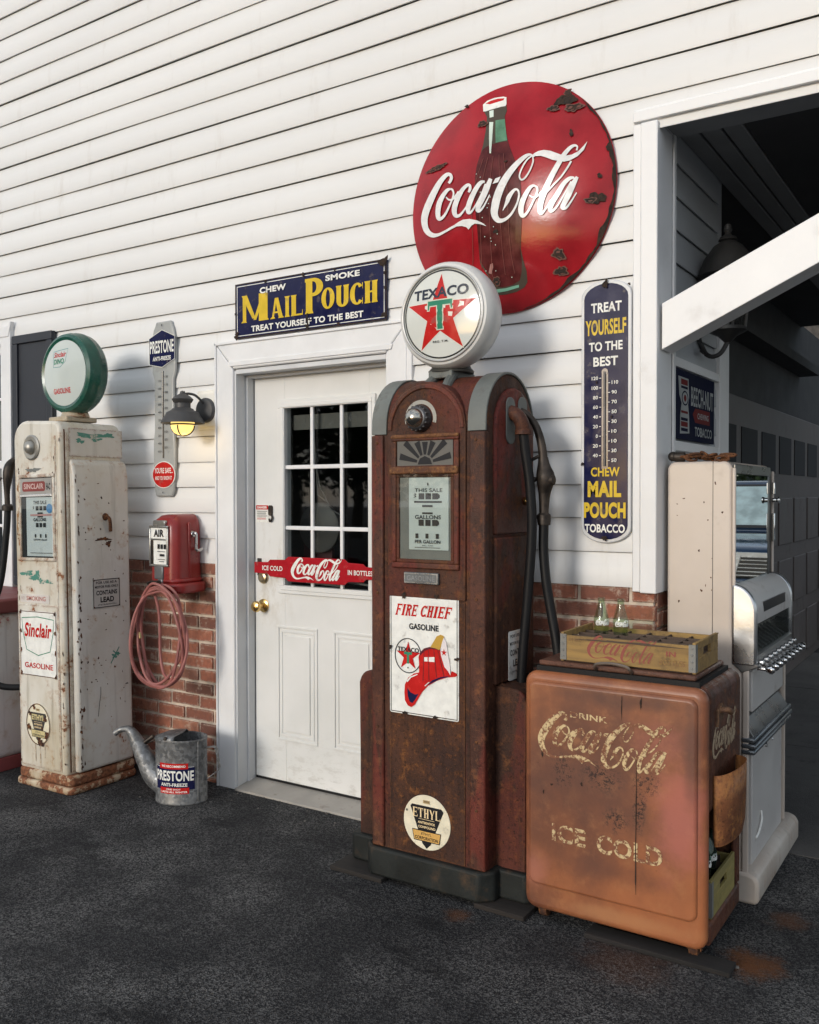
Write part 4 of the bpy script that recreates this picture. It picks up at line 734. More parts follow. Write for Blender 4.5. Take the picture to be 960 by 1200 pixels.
# behind the door glass: dimness put into the colours of room, blind, clock, poster
im = MB(); im.box(-3.27, -2.3, 1.6, 1.62, 0, 2.2).box(-3.30, -3.28, .17, 1.6, 0, 2.2).box(-2.30, -2.28, .17, 1.6, 0, 2.2).box(-3.3, -2.28, .17, 1.62, 2.14, 2.2).box(-3.3, -2.28, .17, 1.62, -.02, .006)
build('dark_room', im, M['dark'], house, smooth=0)
im = MB(); im.tube([(-2.95, .155, 1.06), (-2.72, .155, 1.05), (-2.71, .153, 1.075), (-2.5, .155, 1.06)], .006)
build('door_pull_bar', im, pbr('grey_pull_bar', (.22, .21, .2), .5), house)
im = MB(); im.box(gx0+.01, gx1-.01, .155, .165, 1.83, 1.905); build('roller_blind', im, pbr('dimmed_white_blind', (.10, .092, .08), .7), house)
im = MB(); im.rev([(.13, 0), (.13, .02), (.11, .03), (0, .032)], (-2.985, .32, 1.33), 'y', 30, cap=False); im.tube([(-2.97, .25, 1.78), (-2.95, .25, 1.5), (-2.9, .25, 1.47)], .004); im.tube([(-2.96, .24, 1.68), (-2.93, .24, 1.55), (-2.86, .24, 1.43), (-2.80, .24, 1.40)], .004)
build('indoor_clock', im, pbr('dimmed_clock_face', (.055, .052, .048), .6), house)
im = MB(); im.box(-3.12, -2.93, .34, .36, 1.05, 1.34); build('indoor_poster', im, pbr('dimmed_poster_red', (.06, .008, .010), .6), house)

# door casing, jamb, threshold
cs = MB()
def casing(b, x0, x1): 
    b.box(x0, x1, -.030, .02, -.01, 2.138)
cs.prism([(-3.386, -.01), (-3.272, -.01), (-3.272, 2.136), (-3.386, 2.262)], fnb, .02, -.030)
cs.prism([(-2.333, -.01), (-2.222, -.01), (-2.222, 2.262), (-2.333, 2.136)], fnb, .02, -.030)
cs.prism([(-3.270, 2.138), (-2.335, 2.138), (-2.224, 2.264), (-3.384, 2.264)], fnb, .02, -.030)
build('door_casing', cs, M['trim'], house, bevel=.006)
cs = MB(); cs.box(-3.398, -3.386, -.036, .01, -.01, 2.276).box(-2.222, -2.196, -.026, .01, .6, 2.262).box(-3.398, -2.21, -.036, .01, 2.264, 2.278)
cs.prism([(-3.29, 2.150), (-2.30, 2.150), (-2.29, 2.176), (-3.30, 2.176)], fnb, -.0295, -.036)
build('casing_edge', cs, M['trim'], house, bevel=.003)
cs = MB(); cs.box(-3.285, -3.262, -.018, .16, 0, 2.13).box(-2.34, -2.318, -.018, .16, 0, 2.13).box(-3.262, -2.34, -.018, .16, 2.112, 2.135)
cs.box(-3.2625, -3.249, .052, .099, .02, 2.11).box(-2.343, -2.333, .052, .099, .02, 2.11).box(-3.249, -2.343, .052, .0985, 2.098, 2.1125)
build('door_jamb', cs, pbr('grey_white_jamb', (.60, .61, .62), .45, var=.06), house, bevel=.002)
cs = MB(); cs.prism([(-.045, -.01), (.16, -.01), (.16, .036), (.095, .034), (.04, .022), (-.045, .010)], lambda u, v, d: (d, u, v), -3.262, -2.34)
build('threshold', cs, M['sill'], house, bevel=.003)
cs = MB(); cs.box(-3.24, -2.34, .095, .14, .036, .046); build('door_sweep', cs, M['rubber'], house)

# window at the far left with its shutter
wd = MB(); wd.box(-5.235, -5.135, -.045, .02, .86, 2.55).box(-6.98, -6.9, -.045, .02, .86, 2.5).box(-6.9, -5.235, -.040, .02, 2.44, 2.51).box(-6.9, -5.235, -.05, .02, .86, .93)
wd.prism([(-5.25, 2.48), (-5.145, 2.48), (-5.12, 2.57), (-5.135, 2.575), (-5.15, 2.55), (-5.2, 2.535), (-5.25, 2.50)], fnb, -.02, -.05)
window = build('window', wd, M['trim'], house, bevel=.004)
wd = MB(); wd.box(-6.9, -5.235, .0, .03, 2.39, 2.44).box(-6.9, -5.235, .0, .03, .93, .99).box(-5.275, -5.235, .0, .03, .99, 2.39).box(-6.9, -5.275, .002, .032, 1.67, 1.72)
wd.box(-6.9, -5.275, .012, .024, 2.10, 2.118).box(-6.9, -5.275, .012, .024, 1.30, 1.318).box(-5.66, -5.642, .013, .023, .99, 2.39)
build('sash', wd, M['trim'], window, bevel=.003)
wd = MB(); wd.box(-6.9, -5.275, .028, .031, .99, 2.39); build('window_pane', wd, flat('mirroring_window_glass', (.01, .012, .014), .02, IOR=2.6), window)
sh = MB(); sh.box(-5.118, -4.725, -.032, -.006, .95, 2.478); ledge(sh, -5.118, -4.725, .95, 2.478, -.032, .052, .014)
sh.box(-5.066, -4.777, -.046, -.030, 1.66, 1.73)
build('shutter', sh, M['shutter'], house, bevel=.004)
# mounting block of the lamp
bl = MB(); bl.prism(rrect(-3.535, -3.372, 1.838, 2.045, .012, 2), fnb, -.004, -.022); bl.prism(rrect(-3.520, -3.390, 1.855, 2.028, .004, 2), fnb, -.022, -.034)
build('lamp_block', bl, pbr('cream_lamp_block', (.70, .68, .62), .45), house, bevel=.003)
# ================================================================== white gas pump (far left)
P_ENAMEL = chipped('aged_white_pump_paint', (.66, .635, .57), (.50, .44, .33), chip=.615, scale=13, edger=.024, streak=.7)
P_SIDE = chipped('aged_grey_white_panel', (.60, .59, .55), (.50, .47, .41), chip=.645, scale=16, edger=.018, streak=.55)
P_BASE = chipped('rusting_base_paint', (.55, .48, .36), (.42, .33, .22), rust=(.12, .045, .02), chip=.465, scale=9, edger=.025, edgeamt=1)
P_TEAL = flaky('old_teal_paint', (.06, .22, .17), (.50, .46, .38), .56, 30)
pump = thing('gas_pump', (-4.10, -.35, 0), 'tall rust-chipped white gas pump with a round green globe at far left', 'gas pump')
pump.rotation_euler = (0, -radians(1.1), 0)
X0, X1, YF, YB = -4.315, -3.925, -.545, -.165
def sect(inset=0): return rrect(X0+inset, X1-inset, YF+inset, YB-inset, .035, 4)
b = MB(); top = [(X0, .08), (X1, .08)]
for i in range(7): a = radians(90*i/6); top.append((X1-.06+.06*cos(a), 1.815+.06*sin(a)))
for i in range(7): a = radians(90+90*i/6); top.append((X0+.10+.10*cos(a), 1.79+.10*sin(a)))
b.prism(top, fnb, YB, YF)
body = build('body', b, P_ENAMEL, pump, bevel=.018, seg=3)
b = MB(); b.box(-3.998+.028, -3.958, YF-.004, YF+.01, .10, 1.80).box(X1-.012, X1+.004, YF+.03, YF+.05, .10, 1.82)   # seams either side of the corner post
build('corner_strip', b, P_ENAMEL, body, bevel=.003)
b = MB(); b.box(X1-.002, X1+.0015, YF+.022, YF+.028, .1, 1.83); build('seam', b, M['rust'], body)
b = MB(); b.prism(rrect(X0-.018, X1+.052, YF-.020, YB+.03, .04, 4), lambda u, v, d: (u, v, d), -.004, .035); b.prism(rrect(X0-.004, X1+.044, YF-.008, YB+.022, .03, 4), lambda u, v, d: (u, v, d), .035, .088)
build('base', b, P_BASE, pump, bevel=.014, seg=3)
b = MB(); pr = [(X1, .092), (X1+.046, .096), (X1+.046, 1.60), (X1+.030, 1.665), (X1, 1.685)]
b.prism(pr, fnb, YB+.004, YF+.045)
side = build('side_panel', b, P_SIDE, pump, bevel=.014, seg=3)
b = MB(); b.box(X1, X1+.004, YF+.05, YB, 1.695, 1.84); up = build('upper_side_panel', b, P_SIDE, pump, bevel=.004)
a = Art(on_right(X1+.004)); a.blob(-.36, 1.805, .075, .014, P_TEAL, 4, .5); a.blob(-.43, 1.775, .022, .012, P_TEAL, 9, .6); a.blob(-.25, 1.812, .035, .010, P_TEAL, 5, .5); a.blob(-.33, 1.785, .03, .008, P_TEAL, 15, .6); a.build('teal_patch', up)
b = MB(); b.tube([(X1+.05, -.315, 1.385), (X1+.066, -.31, 1.38), (X1+.07, -.305, 1.36), (X1+.06, -.295, 1.31)], .009, 8, smooth=4); b.rev([(.02, 0), (.016, .008), (0, .009)], (X1+.046, -.315, 1.385), 'x', 14)
build('latch_handle', b, M['rust'], side)
a = Art(on_right(X1+.046))
a.blob(-.33, 1.27, .035, .010, M['rust'], 3, .6); a.blob(-.30, 1.245, .02, .012, M['rust'], 6, .6); a.blob(-.27, .66, .022, .012, P_TEAL, 2, .8); a.line([(-.30, .62), (-.262, .675), (-.245, .70)], .006, P_TEAL); a.line([(-.285, .685), (-.25, .655)], .006, P_TEAL)
a.line([(-.385, .36), (-.375, .43), (-.367, .47), (-.366, .51)], .003, M['ink']); a.blob(-.2, .50, .008, .004, M['ink'], 3); 
for i in range(46):
    q = random.Random(i+40); a.blob(q.uniform(-.46, -.19), q.choice((q.uniform(.2, .9), q.uniform(.5, 1.1), q.uniform(1.1, 1.6))), q.uniform(.0015, .006), q.uniform(.0015, .006), M['rust'], i, .5, 10)
for i in range(40):
    q = random.Random(i+300); a.blob(-.485+q.gauss(0, .006), q.uniform(.12, 1.62), q.uniform(.002, .007), q.uniform(.004, .016), M['rust'], i, .5, 10)
a.build('rust_spots', side)
# CONTAINS LEAD plate
b = MB(); b.box(X1+.046, X1+.050, -.405, -.235, .915, 1.065); pl = build('lead_plate', b, pbr('grey_plate', (.42, .41, .38), .45, dirt=.4), side)
a = Art(on_right(X1+.050)); a.frame(-.403, -.237, .917, 1.063, .004, M['ink']); W = M['ink']
a.text('FOR USE AS A', -.385, -.255, 1.040, 1.053, W, .02); a.text('MOTOR FUEL ONLY', -.393, -.247, 1.018, 1.031, W, .02); a.text('CONTAINS', -.385, -.255, .982, 1.006, W, .03); a.text('LEAD', -.360, -.275, .944, .972, W, .04); a.text('(TETRAETHYL)', -.375, -.262, .926, .936, W, .01)
for u in (-.398, -.242):
    for v in (.922, 1.058): a.ell(u, v, .004, .004, M['rust'], 10)
a.build('lettering', pl)
FY = YF
b = MB(); b.box(X0+.02, -3.966, FY-.003, FY+.01, .10, .94); build('front_panel', b, P_ENAMEL, body, bevel=.003)
# dial window
b = MB(); ledge(b, -4.262, -3.966, 1.165, 1.61, FY-.002, .018, .010); wf = build('dial_frame', b, P_ENAMEL, body, bevel=.006)
b = MB(); b.box(-4.244, -3.984, FY-.004, FY-.0015, 1.183, 1.592); dr = build('dial_recess', b, M['dark'], body)
b = MB(); b.box(-4.205, -3.986, FY-.0055, FY-.004, 1.190, 1.492); face = build('dial_face', b, pbr('pale_dial_face', (.66, .68, .68), .3, var=.03), body)
a = Art(on_wall(FY-.0055)); 
a.text('THIS SALE', -4.145, -4.035, 1.455, 1.474, M['ink'], .03); a.text('$', -4.150, -4.138, 1.425, 1.446, M['ink'], .03)
for i in range(3): a.rect(-4.125+i*.032, -4.101+i*.032, 1.424, 1.446, M['ink'])
a.text('GALLONS', -4.145, -4.04, 1.368, 1.386, M['ink'], .03)
for i in range(3): a.rect(-4.125+i*.030, -4.103+i*.030, 1.338, 1.360, M['ink'])
a.rect(-4.11, -4.065, 1.406, 1.414, M['ink']); a.rect(-4.11, -4.065, 1.388, 1.395, M['ink']); a.rect(-4.17, -3.992, 1.396, 1.405, flat('faint_red', (.6, .3, .28), .4))
for i in range(3): a.rect(-4.135+i*.043, -4.124+i*.043, 1.285, 1.303, M['ink'])
a.text('CENTS PER GALLON', -4.145, -4.035, 1.270, 1.279, M['ink'], .02); a.rect(-4.175, -3.99, 1.205, 1.208, M['ink'])
a.ell(-4.010, 1.433, .024, .024, flat('blue_sticker', (.10, .28, .55), .4))
a.build('lettering', face)
b = MB(); b.box(-4.244, -3.984, FY-.012, FY-.004, 1.506, 1.588); sp_ = build('brand_panel', b, pbr('grey_brand_panel', (.30, .29, .27), .5, dirt=.5, ds=20), body)
a = Art(on_wall(FY-.012)); a.rrect(-4.225, -4.035, 1.522, 1.572, .012, pbr('dull_red', (.20, .035, .03), .5)); a.text('SINCLAIR', -4.212, -4.048, 1.534, 1.562, pbr('faded_pink_white', (.5, .36, .33), .5), .03); a.text('H-C', -4.026, -3.992, 1.528, 1.562, M['ink'], .03); a.build('lettering', sp_)
b = MB(); b.box(-4.246, -3.982, FY-.016, FY-.003, 1.494, 1.506); build('chrome_strip', b, M['chrome'], body, bevel=.002)
b = MB(); b.box(-4.244, -3.984, FY-.0135, FY-.0125, 1.183, 1.506); build('dial_glass', b, M['glass'], body)
# lamp boss and its wear
b = MB(); b.rev([(.064, 0), (.066, .006), (.058, .012), (.040, .010), (.034, .004)], (-4.153, FY, 1.748), 'y', 32, cap=False); b.rev([(.034, .004), (.034, .012), (.030, .026), (.018, .036), (0, .038)], (-4.153, FY, 1.748), 'y', 24, cap=False)
build('boss', b, pbr('worn_steel', (.34, .33, .30), .4, .7, dirt=.4, ds=30), body)
a = Art(on_wall(FY)); a.blob(-4.15, 1.632, .05, .012, pbr('bare_grey_metal', (.17, .18, .17), .5, .3), 8, .5)
a.blob(-4.215, 1.100, .040, .016, P_TEAL, 21, .6); a.blob(-4.15, 1.08, .035, .020, P_TEAL, 14, .6); a.blob(-4.05, 1.062, .045, .009, P_TEAL, 17, .5); a.blob(-4.13, 1.095, .020, .020, P_TEAL, 19, .6); a.blob(-4.10, 1.06, .02, .012, P_TEAL, 29, .6)
for i in range(40):
    q = random.Random(i); side_ = q.choice((-4.292, -4.27, -3.975, -3.935)); a.blob(side_+q.gauss(0, .008), q.uniform(.12, 1.78), q.uniform(.002, .006), q.uniform(.003, .012), M['rust'], i, .5, 10)
for i in range(14):
    q = random.Random(i+90); a.blob(-4.273+q.gauss(0, .012), q.uniform(1.2, 1.55), q.uniform(.003, .011), q.uniform(.008, .03), flat('orange_rust%d' % 0, (.28, .13, .045), .9) if i == 0 else a.mats[-1], i, .5, 12)
a.build('paint_wear', body)
# enamel signs on the front
b = MB(); b.prism(rrect(-4.275, -4.035, .948, .992, .004, 2), fnb, FY, FY-.003); pl = build('smoking_plate', b, pbr('worn_white_plate', (.62, .58, .54), .5, dirt=.6, ds=20), body)
a = Art(on_wall(FY-.003)); a.text('NO', -4.266, -4.240, .962, .980, flat('ghost_red', (.52, .42, .39), .5), .02); a.text('SMOKING', -4.222, -4.062, .960, .983, flat('faded_red', (.42, .16, .14), .5), .02); a.build('lettering', pl)
b = MB(); b.prism(rrect(-4.280, -3.978, .572, .906, .008, 3), fnb, FY, FY-.006); pl = build('brand_sign', b, M['white'], body, bevel=.001, seg=1)
a = Art(on_wall(FY-.006)); a.frame(-4.279, -3.979, .573, .905, .004, M['rust'])
shield = [(-4.262, .868), (-4.13, .878), (-3.996, .868), (-4.003, .80), (-4.030, .705), (-4.128, .680), (-4.225, .705), (-4.256, .80)]
a.line(shield, .0045, M['green'], True)
a.text('Sinclair', -4.243, -4.015, .772, .846, M['red'], .03, .22)
a.text('GASOLINE', -4.243, -4.008, .612, .640, M['red'], .02)
for u in (-4.272, -3.986):
    for v in (.58, .70, .80, .898): a.blob(u, v, .008, .012, M['rust'], int(v*100), .5, 12)
a.build('lettering', pl)
b = MB(); b.prism([(-4.142+.098*cos(2*pi*i/36), .325+.107*sin(2*pi*i/36)) for i in range(36)], fnb, FY, FY-.006); pl = build('round_badge', b, M['cream'], body, bevel=.001, seg=1)
def ethyl(a, u, v, r, fade=False):
    blk = M['ink'] if not fade else pbr('faded_black', (.035, .032, .03), .5)
    gold = flat('badge_gold', (.62, .36, .10), .4) if not fade else pbr('pale_gold', (.52, .44, .22), .5)
    lt = flat('badge_cream', (.80, .62, .36), .4)
    a.poly([(u-.70*r, v+.52*r), (u-.62*r, v+.60*r), (u+.62*r, v+.60*r), (u+.72*r, v+.50*r), (u+.18*r, v-.78*r), (u, v-.95*r), (u-.18*r, v-.78*r)], blk)
    if fade: a.text('ETHYL', u-.55*r, u+.55*r, v+.20*r, v+.50*r, gold, .05)
    else: a.slabs('ETHYL', u-.60*r, u+.58*r, v+.16*r, v+.50*r, lt, .14, st=.26, sp=.09)
    a.rect(u-.34*r, u+.34*r, v+.10*r, v+.115*r, lt)
    a.text('ANTIKNOCK', u-.37*r, u+.37*r, v-.06*r, v+.03*r, lt, .03); a.text('COMPOUND', u-.36*r, u+.38*r, v-.22*r, v-.13*r, lt, .03)
    y0, y1 = v-.70*r, v-.30*r
    a.poly([(u-.62*r, y1), (u+.62*r, y1), (u+.56*r, y0), (u-.54*r, y0)], blk); a.poly([(u-.59*r, y1-.03*r), (u+.59*r, y1-.03*r), (u+.53*r, y0+.03*r), (u-.51*r, y0+.03*r)], gold)
    a.text('ETHYL', u-.22*r, u+.22*r, v-.47*r, v-.38*r, blk, .01); a.text('CORPORATION', u-.49*r, u+.49*r, v-.64*r, v-.52*r, blk, .03)
    a.rect(u-.14*r, u+.14*r, v+.70*r, v+.82*r, flat('badge_tan', (.42, .30, .14), .4)); a.text('WITH', u-.11*r, u+.11*r, v+.73*r, v+.79*r, blk, .02)
rr_m = flaky('rust_run', (.30, .19, .10), (.50, .43, .33), .50, 40)
a = Art(on_wall(FY-.006)); ethyl(a, -4.142, .325, .098, True); a.ring(-4.142, .325, .098, .107, .005, M['rust'])
for (du, dv, s_) in ((-.075, -.02, .014), (.06, .03, .012), (.07, -.05, .016), (.01, -.09, .016), (-.03, .085, .010), (-.065, .05, .010), (.035, -.02, .008), (.03, -.095, .014)): a.blob(-4.142+du, .325+dv, s_, s_*1.1, M['rust'], int(du*1000), .5)
for du, h in ((-.028, .09), (.012, .12), (.05, .07)): a.h = -.0018; a.blob(-4.142+du, .222-h/2, .0035, h/2, rr_m, int(du*999), .25, 18)
a.build('lettering', pl)
# globe
b = MB(); b.box(-4.175, -4.025, -.43, -.24, 1.885, 1.912); b.rev([(.075, 1.91), (.07, 1.925), (.062, 1.945), (.066, 1.965)], (-4.08, -.335, 0), 'z', 24)
gl = build('globe_neck', b, chipped('worn_neck_paint', (.50, .42, .32), (.30, .26, .18), chip=.58, scale=16, edger=.012), pump, bevel=.006)
GC = (-4.064, -.345, 2.138)
b = MB(); b.rev([(.169, .060), (.186, .067), (.202, .058), (.211, .034), (.212, .012), (.215, .007), (.215, -.007), (.212, -.012), (.210, -.034), (.196, -.056), (.17, -.062), (0, -.064)], GC, 'y', 56, cap=False)
globe = build('globe', b, pbr('dark_green_globe', (.012, .075, .052), .22, var=.3, vs=8, dirt=.35, dirtcol=(.02, .03, .02), ds=8), pump)
b = MB(); b.rev([(.171*k/10, .082-.020*(k/10)**2) for k in range(10, -1, -1)], GC, 'y', 56, cap=False)
face = build('globe_lens', b, pbr('milky_lens', (.52, .57, .545), .06, var=.02), globe)
gy = GC[1]-.082
def lens(c, r0, y0, dep): return lambda u, v, h=0: (c[0]+u, y0+dep*((u*u+v*v)/(r0*r0))-h, c[2]+v)
a = Art(lens(GC, .171, gy, .020), maxedge=.05)
a.line([(-.075, .115), (.045, .122), (.030, .055), (-.01, .030), (-.07, .032)], .0035, pbr('teal_line', (.12, .3, .3), .3), True)
a.text('Sinclair', -.068, .034, .082, .110, M['red'], .02, .2); a.text('DINO', -.064, .020, .046, .074, M['green'], .03)
a.text('GASOLINE', -.078, .062, -.108, -.080, M['red'], .02)
a.build('lettering', face)
# nozzle and hose on the far side
b = MB(); b.tube([(-4.352, -.50, 1.705), (-4.372, -.53, 1.66), (-4.376, -.545, 1.56), (-4.376, -.545, 1.44)], lambda t: .014+.014*sin(pi*min(1, t*1.2))**2, 12, smooth=5); b.tube([(-4.385, -.57, 1.60), (-4.395, -.60, 1.55), (-4.39, -.59, 1.47)], .006, 8, smooth=4); b.rev([(.03, 1.425), (.03, 1.45), (.02, 1.46)], (-4.376, -.545, 0), 'z', 14)
build('nozzle', b, M['iron'], pump)
b = MB(); b.tube([(-4.376, -.545, 1.43), (-4.378, -.555, 1.3), (-4.40, -.58, 1.05), (-4.455, -.62, .85), (-4.485, -.64, .68), (-4.46, -.62, .55), (-4.40, -.58, .50), (-4.32, -.50, .49)], .017, 12, smooth=8)
build('hose', b, M['rubber'], pump)

# ================================================================== old chest behind it
chest = thing('drink_chest', (-4.95, -.35, 0), 'white and faded pink metal drinks chest partly hidden behind the white gas pump', 'drink chest')
CH = chipped('faded_pink_white_chest', (.66, .64, .62), (.60, .53, .52), rust=(.26, .06, .07), chip=.60, scale=5, edger=.01)
b = MB(); b.prism(rrect(-5.35, -4.53, .07, .86, .04, 4), fnb, -.06, -.60); build('body', b, CH, chest, bevel=.012)
b = MB(); b.box(-5.36, -4.52, -.61, -.05, .86, .94); build('lid', b, pbr('dull_pink_red', (.22, .06, .06), .5, dirt=.5), chest, bevel=.015)
b = MB(); b.box(-5.34, -4.54, -.59, -.07, 0, .075); build('base', b, pbr('dull_red_base', (.22, .05, .05), .6, dirt=.5), chest, bevel=.005)
# ================================================================== rusty gas pump (centre)
R_BODY = rusty('rusted_brown_pump', (.080, .034, .021), (.034, .017, .013), (.15, .062, .027), (.14, .024, .018), .40, .68, 4)
R_PANEL = rusty('rusted_front_panel', (.088, .036, .019), (.034, .017, .012), (.20, .080, .028), (.045, .022, .018), .5, .8, 5)
R_RED = rusty('rusted_red_trim', (.095, .036, .024), (.045, .021, .016), (.18, .07, .032), (.17, .028, .021), .5, .55, 4)
GREY = pbr('grey_green_band', (.135, .147, .138), .55, .1, var=.18, vs=7, dirt=.5, dirtcol=(.07, .06, .05), ds=14, bump=.15)
BASEM = pbr('greasy_black_base', (.014, .016, .015), .6, var=.35, vs=7, dirt=.8, dirtcol=(.085, .05, .028), ds=6, bump=.3, Specular_IOR_Level=.25)
tx = thing('gas_pump', (-1.815, -.31, 0), 'rusty brown gas pump with rounded top and white star globe, in front of the door', 'gas pump')
x0, x1, yf, yb = -2.062, -1.566, -.505, -.118
yc, rr, zs = (yf+yb)/2, (yb-yf)/2, 1.762
def archprof(ins=0, z0=.1, n=18, lim=(0, 180)):
    pts = [(yf+ins, z0)]
    pts = [(yb-ins, z0)] if False else []
    o = [(yf+ins, z0), (yb-ins, z0)]
    for i in range(n+1):
        a = pi*i/n; o.append((yc+(rr-ins)*cos(a), zs+(rr-ins)*sin(a)))
    return o
fyz = lambda u, v, d: (d, u, v)
b = MB(); b.prism(archprof(0, .10), fyz, x0, x1); body = build('body', b, R_BODY, tx, bevel=.010, seg=3)
# end bands over the arch
for xa, xb in ((x0-.004, x0+.066), (x1-.072, x1+.004)):
    b = MB(); n = 22; A = []
    for i in range(n+1):
        a = pi*(1-i/n); ca, sa = cos(a), sin(a)
        for r in (rr-.002, rr+.007): A += [(xa, yc+r*ca, zs-.03*(i in (0, n))+r*sa), (xb, yc+r*ca, zs-.03*(i in (0, n))+r*sa)]
    F = []
    for i in range(n): o = 4*i; F += [(o+2, o+3, o+7, o+6), (o, o+4, o+5, o+1), (o, o+2, o+6, o+4), (o+1, o+5, o+7, o+3)]
    F += [(0, 1, 3, 2), (4*n, 4*n+2, 4*n+3, 4*n+1)]
    b.add(A, F); build('arch_band', b, GREY, tx, bevel=.002, seg=1)
# front corner posts and raised door of the front
for xa, xb in ((x0-.003, x0+.052), (x1-.062, x1+.003)):
    b = MB(); b.box(xa, xb, yf-.012, yf+.02, .13, zs-.032); build('corner_post', b, R_RED, tx, bevel=.006)
DC = (-1.836, zs-.01)
b = MB(); df = [(-1.99, 1.11), (-1.645, 1.11), (-1.645, DC[1])]
for i in range(17): a = pi*i/16; df.append((-1.8175+.1725*cos(a), DC[1]+.172*sin(a)))
b.prism(df, fnb, yc+.05, yf-.009); dormer = build('dial_door', b, R_BODY, tx, bevel=.004)
b = MB(); n = 20; A = []
for i in range(n+1):
    a = pi*i/n
    for r in (.150, .168):
        for y in (yf-.016, yf-.008): A.append((-1.8175+r*cos(a), y, DC[1]-.005+r*sin(a)))
F = []
for i in range(n): o = 4*i; F += [(o, o+4, o+6, o+2), (o+1, o+3, o+7, o+5), (o, o+1, o+5, o+4), (o+2, o+6, o+7, o+3)]
b.add(A, F); build('arch_rim', b, R_RED, dormer, bevel=.003, seg=1)
b = MB(); b.box(-1.985, -1.650, yf-.004, yf+.01, .13, 1.105); build('front_panel', b, R_PANEL, tx, bevel=.002)
fy = yf-.009
def boxring(b, a0, a1, c0, c1, w, y0, d): ledge(b, a0, a1, c0, c1, y0, w, d)
b = MB(); ledge(b, -1.965, -1.668, 1.222, 1.725, fy, .022, .012); b.box(-1.943, -1.690, fy-.012, fy, 1.587, 1.610)
build('window_frame', b, R_RED, dormer, bevel=.005)
b = MB(); b.box(-1.97, -1.668, fy-.020, fy-.002, 1.578, 1.606).box(-1.966, -1.668, fy-.016, fy-.002, 1.712, 1.728)
build('frame_rail', b, rusty('orange_rust_rail', (.20, .085, .035), (.09, .04, .022), (.30, .15, .06), (.10, .04, .025), .5, .7, 12), dormer, bevel=.006)
# sunburst grille
b = MB(); b.box(-1.940, -1.694, fy-.006, fy-.001, 1.608, 1.708); gr = build('sunburst_grille', b, pbr('grey_grille_plate', (.10, .095, .085), .5, dirt=.4), dormer)
a = Art(on_wall(fy-.006)); gu, gv = -1.815, 1.618
for ang in (14, 42, 66, 90, 114, 138, 166):
    t = radians(ang); L = min(.112/abs(cos(t)) if abs(cos(t)) > .05 else 9, .080/max(.05, sin(t))); d = (cos(t), sin(t)); nn = (-d[1], d[0])
    q0, q1 = .036, L; w0, w1 = .005, .0125
    a.poly([(gu+d[0]*q0-nn[0]*w0, gv+d[1]*q0*.9-nn[1]*w0), (gu+d[0]*q1-nn[0]*w1, gv+d[1]*q1-nn[1]*w1), (gu+d[0]*q1+nn[0]*w1, gv+d[1]*q1+nn[1]*w1), (gu+d[0]*q0+nn[0]*w0, gv+d[1]*q0*.9+nn[1]*w0)], M['dark'])
a.poly([(gu-.032, gv-.004), (gu+.032, gv-.004), (gu+.022, gv+.018), (gu, gv+.027), (gu-.022, gv+.018)], M['dark'])
a.build('grille_slots', gr)
# sale window
b = MB(); ledge(b, -1.943, -1.690, 1.244, 1.580, fy-.001, .014, .008); build('inner_frame', b, R_BODY, dormer, bevel=.003)
b = MB(); b.box(-1.930, -1.703, fy-.0035, fy-.001, 1.258, 1.575); build('window_back', b, pbr('dusty_grey_back', (.21, .195, .17), .7, var=.2, dirt=.4), dormer)
b = MB(); b.prism(rrect(-1.886, -1.712, 1.294, 1.564, .004, 2), fnb, fy-.0035, fy-.0075); sf = build('sale_face', b, pbr('pale_sale_face', (.60, .62, .58), .35, var=.05), dormer)
a = Art(on_wall(fy-.0075)); K = M['ink']; BR = pbr('dark_brown_ink', (.035, .022, .016), .5)
a.text('THIS SALE', -1.860, -1.738, 1.510, 1.5245, K, .02); a.text('$', -1.864, -1.852, 1.483, 1.506, K, .03)
for i in range(3): a.rect(-1.842+i*.030, -1.817+i*.030, 1.483, 1.506, BR)
a.poly([(-1.757, 1.484), (-1.749, 1.490), (-1.749, 1.499), (-1.757, 1.505)], BR); a.rect(-1.862, -1.740, 1.470, 1.477, BR)
a.rect(-1.826, -1.780, 1.454, 1.462, BR); a.rect(-1.826, -1.780, 1.428, 1.4346, BR); a.text('GALLONS', -1.858, -1.744, 1.409, 1.4246, K, .02)
for i in range(3): a.rect(-1.842+i*.030, -1.819+i*.030, 1.384, 1.407, BR)
a.poly([(-1.759, 1.385), (-1.752, 1.391), (-1.752, 1.400), (-1.759, 1.406)], BR)
for i in range(3): a.rect(-1.856+i*.045, -1.843+i*.045, 1.337, 1.355, BR)
a.text('PER GALLON', -1.858, -1.746, 1.318, 1.331, K, .02); a.text('INC. TAX', -1.826, -1.778, 1.307, 1.313, K, .0); a.rect(-1.858, -1.746, 1.3015, 1.3035, BR)
a.ell(-1.8, 1.540, .003, .006, K, 10); a.build('lettering', sf)
b = MB(); b.box(-1.930, -1.703, fy-.0115, fy-.0105, 1.258, 1.578); build('window_glass', b, M['glass'], dormer)
b = MB(); b.box(-1.908, -1.755, fy-.012, fy, 1.165, 1.208); mp_ = build('maker_plate', b, pbr('grey_maker_plate', (.14, .15, .155), .4, .3), dormer, bevel=.003)
a = Art(on_wall(fy-.012)); a.frame(-1.905, -1.758, 1.168, 1.205, .003, M['steel']); a.text('GASOLINE', -1.893, -1.770, 1.177, 1.196, pbr('worn_letter', (.25, .26, .27), .4, .4), .01); a.build('lettering', mp_)
